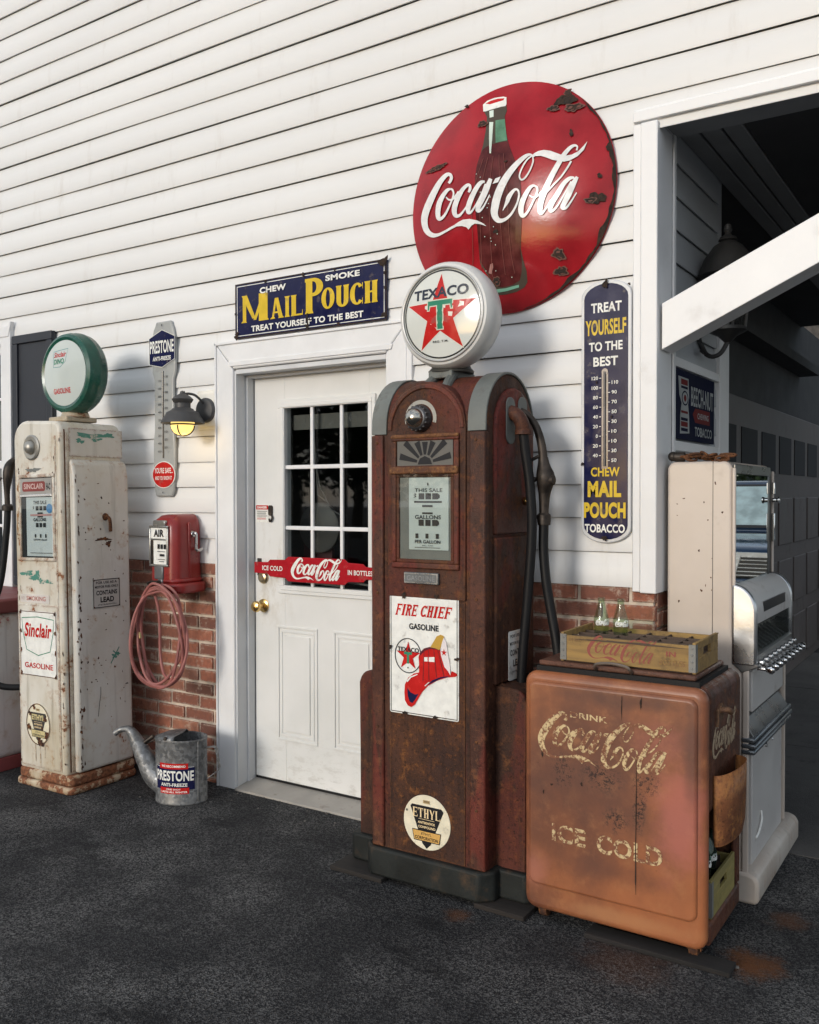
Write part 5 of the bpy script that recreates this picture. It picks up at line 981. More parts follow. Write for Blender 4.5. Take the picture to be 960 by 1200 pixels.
# round dial boss
DB = (-1.838, fy, 1.786)
b = MB(); b.rev([(.050, 0), (.050, .012), (.045, .020), (.045, .034), (.038, .040), (.034, .040)], DB, 'y', 36, cap=False)
for i in range(16):
    t = 2*pi*i/16; b.box(DB[0]+.045*cos(t)-.004, DB[0]+.045*cos(t)+.004, fy-.034, fy-.01, DB[2]+.045*sin(t)-.004, DB[2]+.045*sin(t)+.004)
dial = build('dial_boss', b, pbr('dark_boss_metal', (.10, .10, .105), .38, .8), dormer, bevel=.002, seg=1)
b = MB(); b.rev([(.036, .036), (.033, .056), (.024, .068), (.011, .074), (0, .075)], DB, 'y', 30, cap=False); build('dial_cap', b, pbr('worn_nickel', (.45, .43, .38), .2, 1), dial)
a = Art(on_wall(fy)); a.ring(DB[0], DB[2], .070, .070, .015, pbr('pale_dial_ring', (.30, .30, .28), .4, .5, dirt=.7, ds=60), 40, -15, 195); a.build('dial_ring', dormer)
# GLOBE
b = MB()
for s_ in (-1, 1):
    pts = [(yf+.015, zs+.105)]
    b.tube([(-1.815+s_*.062, yc-.185, zs+.062), (-1.815+s_*.052, yc-.150, zs+.125), (-1.815+s_*.042, yc-.10, zs+.172), (-1.815+s_*.035, yc-.04, zs+.203), (-1.815+s_*.03, yc+.06, zs+.20)], .019, 10, smooth=6)
b.box(-1.868, -1.762, yc-.10, yc+.08, zs+.185, zs+.215)
build('globe_bracket', b, GREY, tx, bevel=.004)
b = MB(); b.rev([(.088, 1.972), (.090, 1.98), (.078, 1.992), (.074, 2.004), (.080, 2.012)], (-1.812, yc-.02, 0), 'z', 28); build('globe_collar', b, pbr('dark_collar', (.06, .06, .055), .45, .4), tx)
GC = (-1.788, -.335, 2.184)
b = MB(); b.rev([(.172, .098), (.180, .106), (.190, .103), (.199, .088), (.204, .064), (.205, .036), (.200, .006), (.188, -.022), (.165, -.042), (0, -.05)], GC, 'y', 64, cap=False)
globe = build('globe', b, pbr('grey_white_globe_body', (.62, .62, .60), .35, var=.06, vs=5, dirt=.25, dirtcol=(.4, .36, .3)), tx)
b = MB(); b.rev([(.175*k/10, .122-.020*(k/10)**2) for k in range(10, -1, -1)], GC, 'y', 64, cap=False); face = build('globe_lens', b, pbr('white_glass_lens', (.64, .66, .62), .07, var=.03), globe)
b = MB(); b.tube([(GC[0]+.1765*cos(2*pi*i/64), GC[1]-.108, GC[2]+.1765*sin(2*pi*i/64)) for i in range(64)], .0045, 8, closed=True); build('lens_ring', b, M['alu'], globe)
a = Art(lens(GC, .175, GC[1]-.122, .020), maxedge=.045)
a.ring(0, 0, .168, .168, .006, M['ink'], 64)
a.poly(star(0, -.005, .163), flat('cream_outline', (.72, .68, .6), .2)); a.poly(star(0, -.005, .156), M['red'])
a.poly([(-.058, .012), (-.046, .012), (-.043, .028), (-.016, .028), (-.016, -.062), (.016, -.062), (.016, .028), (.042, .028), (.045, .012), (.057, .012), (.057, .054), (-.058, .054)], flat('pale_outline', (.62, .62, .5), .2))
a.poly([(-.054, .016), (-.049, .016), (-.046, .032), (-.012, .032), (-.012, -.058), (.012, -.058), (.012, .032), (.045, .032), (.048, .016), (.053, .016), (.053, .050), (-.054, .050)], M['green'])
a.text('TEXACO', -.122, .118, .058, .098, flat('blue_black_ink', (.012, .018, .035), .2), .035, slope=.02)
a.text('REG. T.M.', -.035, .033, -.108, -.100, M['ink'], .02)
a.build('lettering', face)
# right side: panels, mounts, hose and nozzle
def archpanel(ya, yb_, za, zb, r, n=10):
    o = [(ya, za), (yb_, za)]
    c = (ya+yb_)/2; R_ = (yb_-ya)/2
    for i in range(n+1): a = pi*i/n; o.append((c+R_*cos(a), zb-R_+R_*sin(a)))
    return o
b = MB(); b.prism(archpanel(yf+.055, yb-.01, 1.352, 1.905, .1), fyz, x1-.02, x1+.012); build('side_panel', b, rusty('rusted_side', (.10, .035, .023), (.045, .020, .016), (.15, .06, .03), (.19, .026, .02), .6, .55, 3), tx, bevel=.010, seg=3)
b = MB(); b.box(x1-.02, x1+.013, yf+.055, yb-.01, .80, 1.343); build('lower_side_panel', b, R_BODY, tx, bevel=.007)
b = MB(); b.box(x1-.01, x1+.02, yf+.095, yf+.12, .14, .80); build('side_rib', b, R_BODY, tx, bevel=.008)
b = MB(); b.prism(rrect(-.372, -.302, 1.690, 1.865, .03, 4), fyz, x1+.011, x1+.017); b.prism(rrect(-.272, -.20, 1.740, 1.875, .034, 4), fyz, x1+.011, x1+.017)
build('mount_plate', b, GREY, tx, bevel=.002)
b = MB(); b.tube([(x1+.01, -.335, 1.81), (x1+.040, -.332, 1.795), (x1+.056, -.325, 1.765), (x1+.058, -.318, 1.735)], .027, 14, smooth=4); b.rev([(.032, 1.725), (.032, 1.742)], (x1+.058, -.318, 0), 'z', 14)
build('hose_elbow', b, R_RED, tx)
b = MB(); b.rev([(.018, 0), (.018, .02), (.012, .022), (.012, .045)], (x1+.012, -.215, 1.475), 'x', 8); build('brass_valve', b, M['brass'], tx, bevel=.002, seg=1)
b = MB(); b.tube([(x1+.058, -.318, 1.735), (x1+.064, -.312, 1.66), (x1+.078, -.30, 1.52), (x1+.082, -.295, 1.35), (x1+.064, -.295, 1.1), (x1+.045, -.30, .85), (x1+.040, -.30, .62), (x1+.055, -.295, .48), (x1+.10, -.26, .40)], .0185, 12, smooth=10)
hose = build('hose', b, M['rubber'], tx)
NX = x1+.105
b = MB(); b.tube([(x1+.006, -.245, 1.825), (x1+.040, -.245, 1.805), (x1+.072, -.245, 1.765), (x1+.092, -.245, 1.715), (x1+.103, -.245, 1.660), (NX, -.245, 1.625)], lambda t: .012+.006*t, 12, smooth=6)
b.tube([(NX, -.245, 1.64), (NX+.004, -.245, 1.60), (NX+.010, -.245, 1.560), (NX+.006, -.245, 1.51), (NX+.004, -.245, 1.44), (NX+.004, -.245, 1.40)], lambda t: .018+.018*math.exp(-((t-.38)/.22)**2)+.008*(t > .85), 14, smooth=6)
b.rev([(.016, 0), (.020, .012), (.020, .034), (.012, .038)], (NX+.012, -.25, 1.555), 'x', 14); b.rev([(.024, 1.385), (.026, 1.41), (.020, 1.425)], (NX+.004, -.245, 0), 'z', 14)
noz = build('nozzle', b, M['iron'], tx)
b = MB(); b.tube([(NX-.008, -.262, 1.645), (NX-.040, -.275, 1.625), (NX-.055, -.275, 1.585), (NX-.045, -.27, 1.560), (NX-.012, -.255, 1.562)], .0065, 8, smooth=5); b.tube([(NX-.035, -.27, 1.56), (NX-.048, -.275, 1.50), (NX-.045, -.27, 1.44), (NX-.004, -.25, 1.405)], .006, 8, smooth=5); b.ball((NX-.03, -.262, 1.557), .011); b.rev([(.0, 0), (.03, .004), (.03, .018), (0, .02)], (NX-.052, -.26, 1.447), 'x', 14, cap=False)
build('trigger_guard', b, M['iron'], noz)
b = MB(); b.tube([(NX+.004, -.245, 1.395), (NX+.002, -.245, 1.30), (NX+.012, -.245, 1.18), (NX+.035, -.245, 1.05), (NX+.06, -.25, .93), (NX+.075, -.26, .80), (NX+.06, -.27, .62), (NX+.02, -.27, .48), (NX-.005, -.26, .40)], .0185, 12, smooth=10); build('hose', b, M['rubber'], tx)
# LEAD plate on the side
b = MB(); b.prism(rrect(-.352, -.205, .800, .985, .006, 2), fyz, x1+.013, x1+.016); pl = build('lead_plate', b, M['white'], tx)
a = Art(on_right(x1+.016)); a.text('FOR USE AS A', -.34, -.215, .960, .972, K, .02); a.text('MOTOR FUEL ONLY', -.345, -.212, .932, .944, K, .02); a.text('CONTAINS', -.342, -.214, .892, .915, K, .03); a.text('LEAD', -.32, -.236, .850, .876, K, .04); a.text('(TETRAETHYL)', -.33, -.226, .825, .834, K, .01); a.build('lettering', pl)
# lower wings and base
for s_ in (-1, 1):
    xa, xb = (x1-.01, x1+.122) if s_ > 0 else (x0-.128, x0+.01)
    b = MB(); o = xb if s_ > 0 else xa; i_ = xa if s_ > 0 else xb; R_ = .05; zt = .79
    pts = [(i_, .10), (o, .10), (o, zt-R_)]
    for k in range(7): t = radians(90*k/6); pts.append((o-s_*R_+s_*R_*cos(t), zt-R_+R_*sin(t)))
    pts.append((i_, zt+.006))
    b.prism(pts if s_ > 0 else pts[::-1], fnb, yb+.01, -.425); build('side_wing', b, R_BODY, tx, bevel=.008)
b = MB(); oc = lambda xa, xb, ya, yb_, c: [(xa+c, ya), (xb-c, ya), (xb, ya+c), (xb, yb_-c), (xb-c, yb_), (xa+c, yb_), (xa, yb_-c), (xa, ya+c)]
b.prism(oc(x0-.045, x1+.028, yf-.028, yb+.02, .045), lambda u, v, d: (u, v, d), .018, .128); b.prism(oc(x0-.165, x1+.150, -.450, yb+.03, .02), lambda u, v, d: (u, v, d), .019, .126)
build('base', b, BASEM, tx, bevel=.010, seg=3)
# enamel signs on the front
py = yf-.004
k_ = 1.009; PX, PZ, hw, hh = -1.8115*k_, 1.5+(.9005-1.5)*k_, .1535, .2325
b = MB(); b.prism(rrect(PX-hw, PX+hw, PZ-hh, PZ+hh, .008, 3), fnb, py, py-.004); pl = build('pump_sign', b, M['white'], tx, bevel=.001, seg=1)
a = Art(on_wall(py-.004)); a.frame(PX-hw+.005, PX+hw-.005, PZ-hh+.005, PZ+hh-.005, .003, M['ink'])
a.slabs('FIRE', PX-.128, PX-.032, 1.040, 1.084, M['red'], .12, .26, .29, t=.14, sp=.10, widths={'I': .62}); a.slabs('CHIEF', PX-.016, PX+.116, 1.040, 1.084, M['red'], .12, .26, .29, t=.14, sp=.10, widths={'I': .62})
a.text('GASOLINE', PX-.063, PX+.068, .990, 1.013, M['ink'], .03)
cu, cv = PX-.068, .888
a.ring(cu, cv, .061, .067, .0035, M['ink']); H = lambda n: [(PX+u/1e4*k_, PZ+(v/1e4)*k_-.0055*0) for u, v in HAT[n]]
a.poly(star(cu+.001, cv-.002, .056), M['red']); a.poly([(cu-.018, cv+.004), (cu+.018, cv+.004), (cu+.018, cv+.014), (cu-.018, cv+.014)], M['green']); a.rect(cu-.005, cu+.005, cv-.03, cv+.005, M['green']); a.text('TEXACO', cu-.047, cu+.049, cv+.014, cv+.032, M['ink'], .03); a.ell(cu, cv-.046, .003, .003, M['ink'], 10)
a.poly(H('brim'), M['red']); a.poly(H('dark'), M['navy']); a.poly(H('dark2'), M['navy']); a.poly(H('crown'), M['red'])
dr_ = flat('dark_red_line', (.16, .008, .010), .3); [a.poly(H('rib%d' % i), dr_) for i in range(4)]
a.poly(H('blackband'), flat('maroon_band', (.10, .01, .02), .3)); a.poly(H('gold'), flat('old_gold', (.5, .30, .05), .3)); a.poly(H('shield'), flat('shield_white', (.74, .68, .68), .3))
a.poly(H('hl'), M['white']); a.poly(H('hlgap'), M['red']); a.poly(H('hl3'), M['white']); a.poly(H('hl4'), M['white'])
sx = H('shield'); a.poly(star(sum(p[0] for p in sx)/len(sx)-.006, sum(p[1] for p in sx)/len(sx)+.012, .014), M['red'])
for u, v in ((PX-.085, PZ+hh-.006), (PX+.06, PZ+hh-.006), (PX-.08, PZ-hh+.006), (PX+.055, PZ-hh+.006), (PX+hw-.005, PZ+.0), (PX-hw+.005, PZ+.02)): a.blob(u, v, .010, .007, M['chiprust'], int(u*1e3), .5, 12)
a.blob(PX-.085, PZ+hh-.014, .006, .012, M['chiprust'], 3, .5, 12)
a.build('lettering', pl)
ex, ez, er = -1.815, .262, .104
b = MB(); b.prism([(ex+er*cos(2*pi*i/48), ez+er*sin(2*pi*i/48)) for i in range(48)], fnb, py, py-.003); pl = build('round_badge', b, M['cream'], tx, bevel=.001, seg=1)
a = Art(on_wall(py-.003)); ethyl(a, ex, ez, er); a.ell(ex-.088, ez+.035, .003, .005, M['ink'], 10); a.build('lettering', pl)
b = MB()
for u, v in ((-2.036, 1.70), (-1.60, 1.70), (-2.036, 1.12), (-1.598, 1.12), (-2.036, .6), (-1.598, .6), (-1.598, .35)): b.rev([(.006, 0), (.005, .004), (0, .005)], (u, yf-.012, v), 'y', 10, cap=False)
build('rivet', b, M['rust'], tx)
# boards the pump stands on
b = MB(); b.box(-2.25, -2.0, -.55, -.30, 0, .018); tag(build('plank', b, mat_wood('dark_old_board', (.020, .016, .013), (.012, .010, .009), .9), loc=(-2.1, -.43, 0), bevel=.003), 'thin dark weathered board under the left edge of the rusty gas pump', 'board')
b = MB(); b.box(-1.60, -1.40, -.535, -.22, 0, .018); tag(build('plank', b, mat_wood('dark_old_board', (.024, .018, .014), (.014, .011, .010), .9), loc=(-1.51, -.4, 0), bevel=.003), 'dark board under the right edge of the rusty gas pump, beside the cooler', 'board')
# ================================================================== drinks cooler
COP = mat_cooler()
COPS = rusty('dark_rusty_cooler_side', (.12, .050, .03), (.06, .028, .02), (.20, .08, .035), (.13, .05, .035), .5, .55, 5)
LETT = flaky('flaking_yellow_paint', (.60, .45, .24), (.20, .078, .04), .50, 85)
cl = thing('drinks_cooler', (-1.09, -.29, 0), 'copper brown rusted drinks cooler on casters with flaking yellow lettering', 'cooler')
cx0, cx1, cyf, cyb, cz0, cz1 = -1.412, -.778, -.507, -.065, .044, .882
b = MB()
b.prism(rrect(cx0, cx1, cz0, cz1, .040, 6), fnb, cyb, cyf+.001)
# front shell, with the side opening left free behind it
ob = MB(); ob.prism(rrect(cx0, cx1, cz0, cz1, .042, 6), fnb, cyf+.055, cyf)
front = build('front_panel', ob, COP, cl, bevel=.024, seg=4)
ob = MB(); ob.prism(rrect(cx0+.022, cx1-.026, .138, .852, .03, 5), fnb, cyf+.01, cyf-.013); build('raised_panel', ob, COP, front, bevel=.012, seg=4)
ob = MB(); ob.prism(rrect(cx0, cx1, .46, cz1, .040, 6), fnb, cyb, cyf+.052); ob.box(cx0, cx1, cyf+.052, cyb, cz0+.002, .120); ob.box(cx0, cx0+.02, cyf+.052, cyb, .12, .47).box(cx0+.02, cx1, cyb-.02, cyb, .12, .47).box(cx1-.022, cx1-.001, cyb-.05, cyb-.02, .12, .47)
build('cabinet', ob, COPS, cl, bevel=.012, seg=2)
ob = MB(); ob.box(cx0+.02, cx1-.25, cyf+.056, cyb-.02, .12, .46); build('inner_wall', ob, M['dark'], cl)
ob = MB(); ob.box(cx0+.030, cx1-.034, cyf+.040, cyb-.04, cz1-.006, .897); build('gasket', ob, M['rubber'], cl)
ob = MB(); ob.box(cx0+.034, cx1-.046, cyf+.048, cyb-.05, .897, .915); lid = build('lid', ob, rusty('lid_brown', (.13, .06, .04), (.07, .035, .026), (.19, .09, .05), (.12, .055, .04), .5, .5, 6), cl, bevel=.006)
ob = MB(); ob.tube([(-1.163, -.462, .902), (-1.161, -.478, .915), (-1.150, -.482, .926), (-1.10, -.484, .932), (-1.05, -.482, .926), (-1.039, -.478, .915), (-1.037, -.462, .902)], .0055, 8, smooth=4); build('lid_handle', ob, pbr('dull_handle', (.22, .18, .15), .4, .8, dirt=.4), lid)
fy2 = cyf-.013
a = Art(on_wall(fy2)); a.text('DRINK', -1.232, -1.100, .742, .762, LETT, .02, slope=-.03); a.script(-1.352, -.882, .590, LETT, 1.05, .0, slope=-.015)
a.text('ICE', -1.298, -1.175, .306, .368, LETT, .03, slope=-.02); a.text('COLD', -1.135, -.912, .298, .362, LETT, .03, slope=-.01)
for i, (u, v, w_, h_) in enumerate(((-1.05, .80, .002, .03), (-.985, .82, .003, .02), (-1.0, .42, .0016, .20), (-1.001, .30, .0016, .12), (-1.30, .50, .004, .004), (-1.19, .52, .004, .006), (-1.33, .47, .003, .006), (-1.335, .60, .003, .012))): a.blob(u, v, w_, h_, M['chiprust'], i, .5, 16)
a.build('lettering', front)
a = Art(on_right(cx1), h0=.001); a.script(-.44, -.135, .64, flaky('worn_cream_paint', (.42, .31, .20), (.10, .045, .03), .56, 60), 1.1, .004, slope=.03); a.build('side_lettering', cl)
ob = MB(); ob.prism([(-.40, .745), (-.335, .765), (-.325, .80), (-.35, .815), (-.395, .80)], fyz, cx1-.004, cx1+.010); ob.tube([(cx1+.004, -.375, .795), (cx1+.030, -.37, .80), (cx1+.034, -.34, .785)], .010, 8, smooth=3)
build('bottle_opener', ob, rusty('opener_rust', (.16, .09, .05), (.08, .04, .03), (.25, .14, .07), (.1, .06, .04), .5, .7, 20), cl, bevel=.003)
# cap catcher: half-round tin cup
ob = MB(); n = 16; A = []; prof = [(1.0, .600), (.985, .50), (.93, .405), (.80, .365), (.0, .36)]
for k_, z in prof:
    for i in range(n+1):
        t = pi*i/n-pi/2; A.append((cx1+.002+.062*cos(t)*k_, -.285+.145*sin(t)*(.55+.45*k_), z+.006*cos(2*t)))
ob.add(A, [(j*(n+1)+i, j*(n+1)+i+1, (j+1)*(n+1)+i+1, (j+1)*(n+1)+i) for j in range(len(prof)-1) for i in range(n)])
o_ = build('cap_catcher', ob, rusty('orange_tin', (.24, .095, .038), (.11, .045, .024), (.34, .15, .05), (.16, .06, .03), .5, .55, 9), cl, smooth=60)
sm = o_.modifiers.new('thick', 'SOLIDIFY'); sm.thickness = .003
def caster(x, y):
    o = MB(); o.rev([(.012, -.016), (.025, -.014), (.027, 0), (.025, .014), (.012, .016)], (x, y, .029), 'x', 20); w_ = build('caster', o, M['rust'], cl)
    o = MB(); o.box(x-.024, x+.024, y-.02, y+.02, .042, .052).box(x-.023, x-.019, y-.012, y+.016, .026, .045).box(x+.019, x+.023, y-.012, y+.016, .026, .045); build('caster_fork', o, M['rust'], w_)
for x in (cx0+.055, cx1-.05):
    for y in (cyf+.06, cyb-.05): caster(x, y)
b = MB(); b.box(-1.18, -.70, -.525, -.44, 0, .016); tag(build('plank', b, mat_wood('black_old_board', (.016, .013, .012), (.010, .009, .008), .9), loc=(-.95, -.48, 0), bevel=.003), 'long narrow black board lying under the front edge of the copper brown cooler', 'board')

# ---- crates
M['strap'] = pbr('dull_zinc_strap', (.20, .20, .19), .6, .4, dirt=.7, dirtcol=(.08, .06, .05), ds=30)
YW = mat_wood('worn_yellow_crate_wood', (.33, .205, .065), (.22, .135, .05), .78, 0, (.08, .05, .028))
DW = mat_wood('dark_crate_wood', (.10, .065, .045), (.065, .043, .03), .8, 0)
CRED = flaky('worn_red_stencil', (.24, .050, .035), (.28, .17, .055), .60, 60)
GHOST = flaky('worn_ochre_stencil', (.20, .10, .035), (.28, .17, .055), .55, 60)
def crate(name, x0, x1, y0, y1, z0, h, label, wood, cells=True, side=None):
    root = thing(name, ((x0+x1)/2, (y0+y1)/2, z0), label, 'crate'); t = .011
    o = MB(); o.box(x0+t, x1-t, y0, y0+t, z0+.004, z0+h-.010); f_ = build('front_board', o, wood, root, bevel=.002)
    o = MB(); o.box(x0+t, x1-t, y1-t, y1, z0+.004, z0+h-.010); build('back_board', o, wood, root, bevel=.002)
    for xa in (x0, x1-t):
        o = MB(); ym = (y0+y1)/2; hz = z0+h*.62
        o.box(xa, xa+t, y0+.001, y1-.001, z0, hz-.014).box(xa, xa+t, y0+.001, y1-.001, hz+.014, z0+h).box(xa, xa+t, y0+.001, ym-.045, hz-.014, hz+.014).box(xa, xa+t, ym+.045, y1-.001, hz-.014, hz+.014)
        build('end_board', o, side or wood, root, bevel=.0015, seg=1)
    o = MB(); o.box(x0+t, x1-t, y0+t, y1-t, z0, z0+.008); build('bottom', o, DW, root)
    if cells:
        o = MB()
        for i in range(1, 6): x = x0+t+(x1-x0-2*t)*i/6; o.box(x-.003, x+.003, y0+t, y1-t, z0+.009, z0+h-.018)
        for i in range(1, 4): y = y0+t+(y1-y0-2*t)*i/4; o.box(x0+t, x1-t, y-.003, y+.003, z0+.010, z0+h-.017)
        o.box(x0+t, x1-t, y0+t+.001, y1-t-.001, z0+h*.45, z0+h*.47)
        build('divider', o, DW, root, bevel=.001, seg=1)
    for xa, xb in ((x0-.001, x0+.022), (x1-.022, x1+.001)):
        o = MB(); o.box(xa, xb, y0-.0025, y0+.0005, z0+.006, z0+h-.006); o.box(xa if xa < x0 else xb-.0025, xa+.0025 if xa < x0 else xb, y0-.002, y0+.022, z0+.006, z0+h-.006)
        for k in range(4): o.rev([(.004, 0), (.003, .0025), (0, .003)], ((xa+xb)/2, y0-.0025, z0+.018+k*(h-.036)/3), 'y', 8, cap=False)
        build('corner_strap', o, M['strap'], root)
    return root, f_
CR = (-1.302, -.832, -.440, -.165, .916)
cr_, fb = crate('drink_crate', *CR, .102, 'worn yellow wooden bottle crate with red script, sitting on top of the cooler', YW)
a = Art(on_wall(CR[2])); a.script(-1.205, -.960, .934, CRED, 1.0, -.0015, slope=-.02); a.text('IN', -.928, -.896, .967, .984, CRED, .03); a.text('BOTTLES', -.950, -.866, .938, .956, GHOST, .02)
a.text('24 BOT', -1.272, -1.215, .990, .999, GHOST, .0); a.blob(-1.05, .999, .14, .004, DW, 3, .5); a.build('lettering', fb)
YG = mat_wood('yellow_green_crate_wood', (.30, .24, .07), (.22, .18, .06), .7, 1)
cr2, fb2 = crate('drink_crate', -1.03, cx1-.004, -.425, -.125, .122, .125, 'yellow green wooden crate standing inside the side opening of the cooler', YG, True, YG)
# ---- bottles
GB = thinglass('pale_green_bottle_glass', (.86, .93, .86), .03, 1.52)
GBD = thinglass('deep_green_bottle_glass', (.40, .66, .58), .03, 1.55)
BW = flat('white_bottle_print', (.7, .72, .68), .5)
def bottle(x, y, z, glass, label, group=None):
    root = thing('glass_bottle', (x, y, z), label, 'bottle', group)
    pr = [(0, .006), (.024, .002), (.0275, .010), (.0285, .030), (.0270, .055), (.0255, .075), (.0270, .095), (.0290, .112), (.0275, .125), (.0215, .145), (.0160, .163), (.0128, .180), (.0122, .186), (.0140, .188), (.0142, .194), (.0128, .196), (.0128, .1985), (.0105, .199), (.0100, .185), (.0135, .160), (.019, .143), (.0250, .122), (.0265, .110), (.0245, .09), (.0245, .055), (.0255, .02), (.022, .011), (0, .010)]
    o = MB(); o.rev(pr, (x, y, z), 'z', 28, cap=False)
    bo = build('bottle_glass', o, glass, root, smooth=60)
    def wrap(u, v, h=0): t = u/.0285-pi/2+.6; r = .0283+h; rr_ = r*(1 if v < .118 else .95); return (x+rr_*cos(t), y+rr_*sin(t), z+v)
    a = Art(wrap, maxedge=.01); a.script(-.028, .028, .100, BW, 1.2, .0015); a.build('lettering', bo)
    return root
bottle(-1.228, -.245, .926, GB, 'left of two empty clear glass bottles standing in the yellow crate')
bottle(-1.155, -.245, .926, GB, 'right of two empty clear glass bottles standing in the yellow crate')
bottle(-.822, -.385, .180, GBD, 'front dark green bottle in the crate inside the cooler side opening')
bottle(-.822, -.315, .180, GBD, 'rear dark green bottle in the crate inside the cooler side opening')

# ================================================================== vending machine
BEI = pbr('beige_machine_paint', (.53, .46, .40), .34, var=.07, vs=2.5, dirt=.30, dirtcol=(.30, .22, .15), ds=7)
VGR = pbr('warm_grey_machine_front', (.52, .50, .48), .38, var=.06, vs=3, dirt=.3, dirtcol=(.2, .15, .1), ds=10)
VBASE = chipped('scuffed_cream_base', (.56, .51, .45), (.45, .38, .32), chip=.63, scale=13, edger=.016, streak=.5)
vm = thing('vending_machine', (-.94, .38, 0), 'beige cigarette vending machine with tall mirror and row of pull knobs, behind the cooler', 'vending machine')
vy0, vy1 = .045, .705
fxz = lambda u, v, d: (u, d, v)
o = MB(); pr = [(-1.078, .06), (-.815, .06), (-.815, .86), (-.842, 1.0), (-.842, 1.60)]
pr = [(-1.078, .06), (-.800, .06), (-.800, .855), (-.838, .98)]
for i in range(7): t = radians(90*i/6); pr.append((-.838-.035+.035*cos(t), 1.588+.035*sin(t)))
for i in range(7): t = radians(90+90*i/6); pr.append((-1.078+.03+.03*cos(t), 1.593+.03*sin(t)))
o.prism(pr, fxz, vy1, vy0); vb = build('body', o, BEI, vm, bevel=.010, seg=3)
o = MB(); o.box(-.908, -.906, vy0-.0012, vy0+.002, .06, 1.622); build('panel_seam', o, M['ink'], vb)
o = MB(); o.prism([(-.836, .985), (-.798, .86), (-.798, .07), (-.775, .07), (-.775, .90), (-.825, 1.0), (-.825, 1.597), (-.838, 1.597)], fxz, vy0+.012, vy0-.004)
o.prism([(-.836, .985), (-.798, .86), (-.798, .07), (-.775, .07), (-.775, .90), (-.825, 1.0), (-.825, 1.597), (-.838, 1.597)], fxz, vy1-.008, vy1+.008)
build('side_flange', o, BEI, vb, bevel=.005)
a = Art(on_wall(vy0))
for i in range(16):
    q = random.Random(i+70); a.blob(q.choice((q.uniform(-1.06, -.92), q.gauss(-.895, .012))), q.uniform(.95, 1.6), q.uniform(.0012, .004), q.uniform(.0012, .006), M['rust'], i, .5, 10)
a.build('paint_chips', vb)
o = MB(); o.box(-.842, -.834, vy0+.012, vy1-.01, 1.14, 1.60); build('mirror_frame', o, M['black'], vm)
o = MB(); o.box(-.836, -.8315, vy0+.030, vy1-.085, 1.14, 1.575); build('mirror', o, flat('silvered_mirror', (.80, .86, .86), .015, Metallic=1), vm)
o = MB(); o.box(-.838, -.829, vy1-.085, vy1-.07, 1.14, 1.58).box(-.838, -.829, vy0+.015, vy1-.05, 1.575, 1.612); build('mirror_trim', o, pbr('dark_steel_trim', (.16, .16, .15), .3, .8), vm, bevel=.003)
o = MB(); o.rev([(.010, 0), (.010, .02), (.014, .022), (.014, .03), (0, .032)], (-.826, vy1-.03, 1.475), 'x', 12); o.box(-.827, -.815, vy1-.035, vy1-.022, 1.50, 1.55).box(-.827, -.815, vy1-.035, vy1-.022, 1.30, 1.42); build('coin_knob', o, M['chrome'], vm, bevel=.002)
# hood with display window
def hoodprof(ins=0): 
    p = [(-.838, .870), (-.748+ins*0, .870), (-.748, 1.02)]
    for i in range(9): t = radians(78*i/8); p.append((-.748-.085+.085*cos(t), 1.065+.105*sin(t)))
    p.append((-.838, 1.172)); return p
for ya, yb_ in ((vy0-.006, vy0+.020), (vy1-.020, vy1+.006)):
    o = MB(); o.prism(hoodprof(), fxz, yb_, ya); build('hood_cheek', o, M['steel'], vm, bevel=.010, seg=3)
o = MB(); up = [(-.752, 1.025)]; 
for i in range(9): t = radians(78*i/8); up.append((-.752-.082+.082*cos(t), 1.062+.103*sin(t)))
up += [(-.836, 1.166), (-.836, 1.150)]
for i in range(9): t = radians(78*(8-i)/8); up.append((-.764-.072+.072*cos(t), 1.060+.088*sin(t)))
up.append((-.764, 1.025)); o.prism(up, fxz, vy1-.020, vy0+.020); hd = build('hood', o, VGR, vm, bevel=.002, seg=1)
o = MB(); o.box(-.7535, -.7505, vy0+.13, vy1-.14, 1.060, 1.098); build('display_slot', o, M['ink'], hd)
o = MB(); o.prism([(-.838, .872), (-.752, .872), (-.746, .915), (-.838, .918)], fxz, vy1-.018, vy0+.018)
for i in range(10):
    y = vy0+.05+i*.056; o.prism([(-.836, .918), (-.762, .915), (-.762, .925), (-.836, .97)], fxz, y+.022, y)
build('display_shelf', o, pbr('grey_shelf', (.20, .20, .19), .35, .6), vm, bevel=.002, seg=1)
o = MB(); o.box(-.839, -.835, vy0+.02, vy1-.02, .91, 1.15); build('display_back', o, pbr('dim_back', (.12, .12, .115), .5), vm)
o = MB(); o.box(-.7575, -.7555, vy0+.022, vy1-.022, .915, 1.024); build('display_glass', o, M['glass'], vm)
o = MB(); o.prism([(-.800, .845), (-.742, .872), (-.742, .882), (-.838, .882)], fxz, vy1+.005, vy0-.005); kb = build('knob_rail', o, pbr('dark_rail', (.17, .165, .16), .35, .7), vm, bevel=.003)
for i in range(9):
    y = vy0+.03+i*(vy1-vy0-.05)/8
    for dz, dx in ((0, .0),) if i % 1 == 0 else ():
        o = MB(); o.rev([(.007, 0), (.007, .028), (.012, .032), (.0165, .042), (.0165, .052), (.010, .060), (0, .062)], (-.752, y, .862), 'x', 14, cap=False); build('pull_knob', o, M['chrome'], vm)
        o = MB(); o.rev([(.010, 0), (.009, .012), (0, .016)], (-.747, y+.02, .882), 'x', 10, cap=False); build('price_button', o, M['steel'], vm)
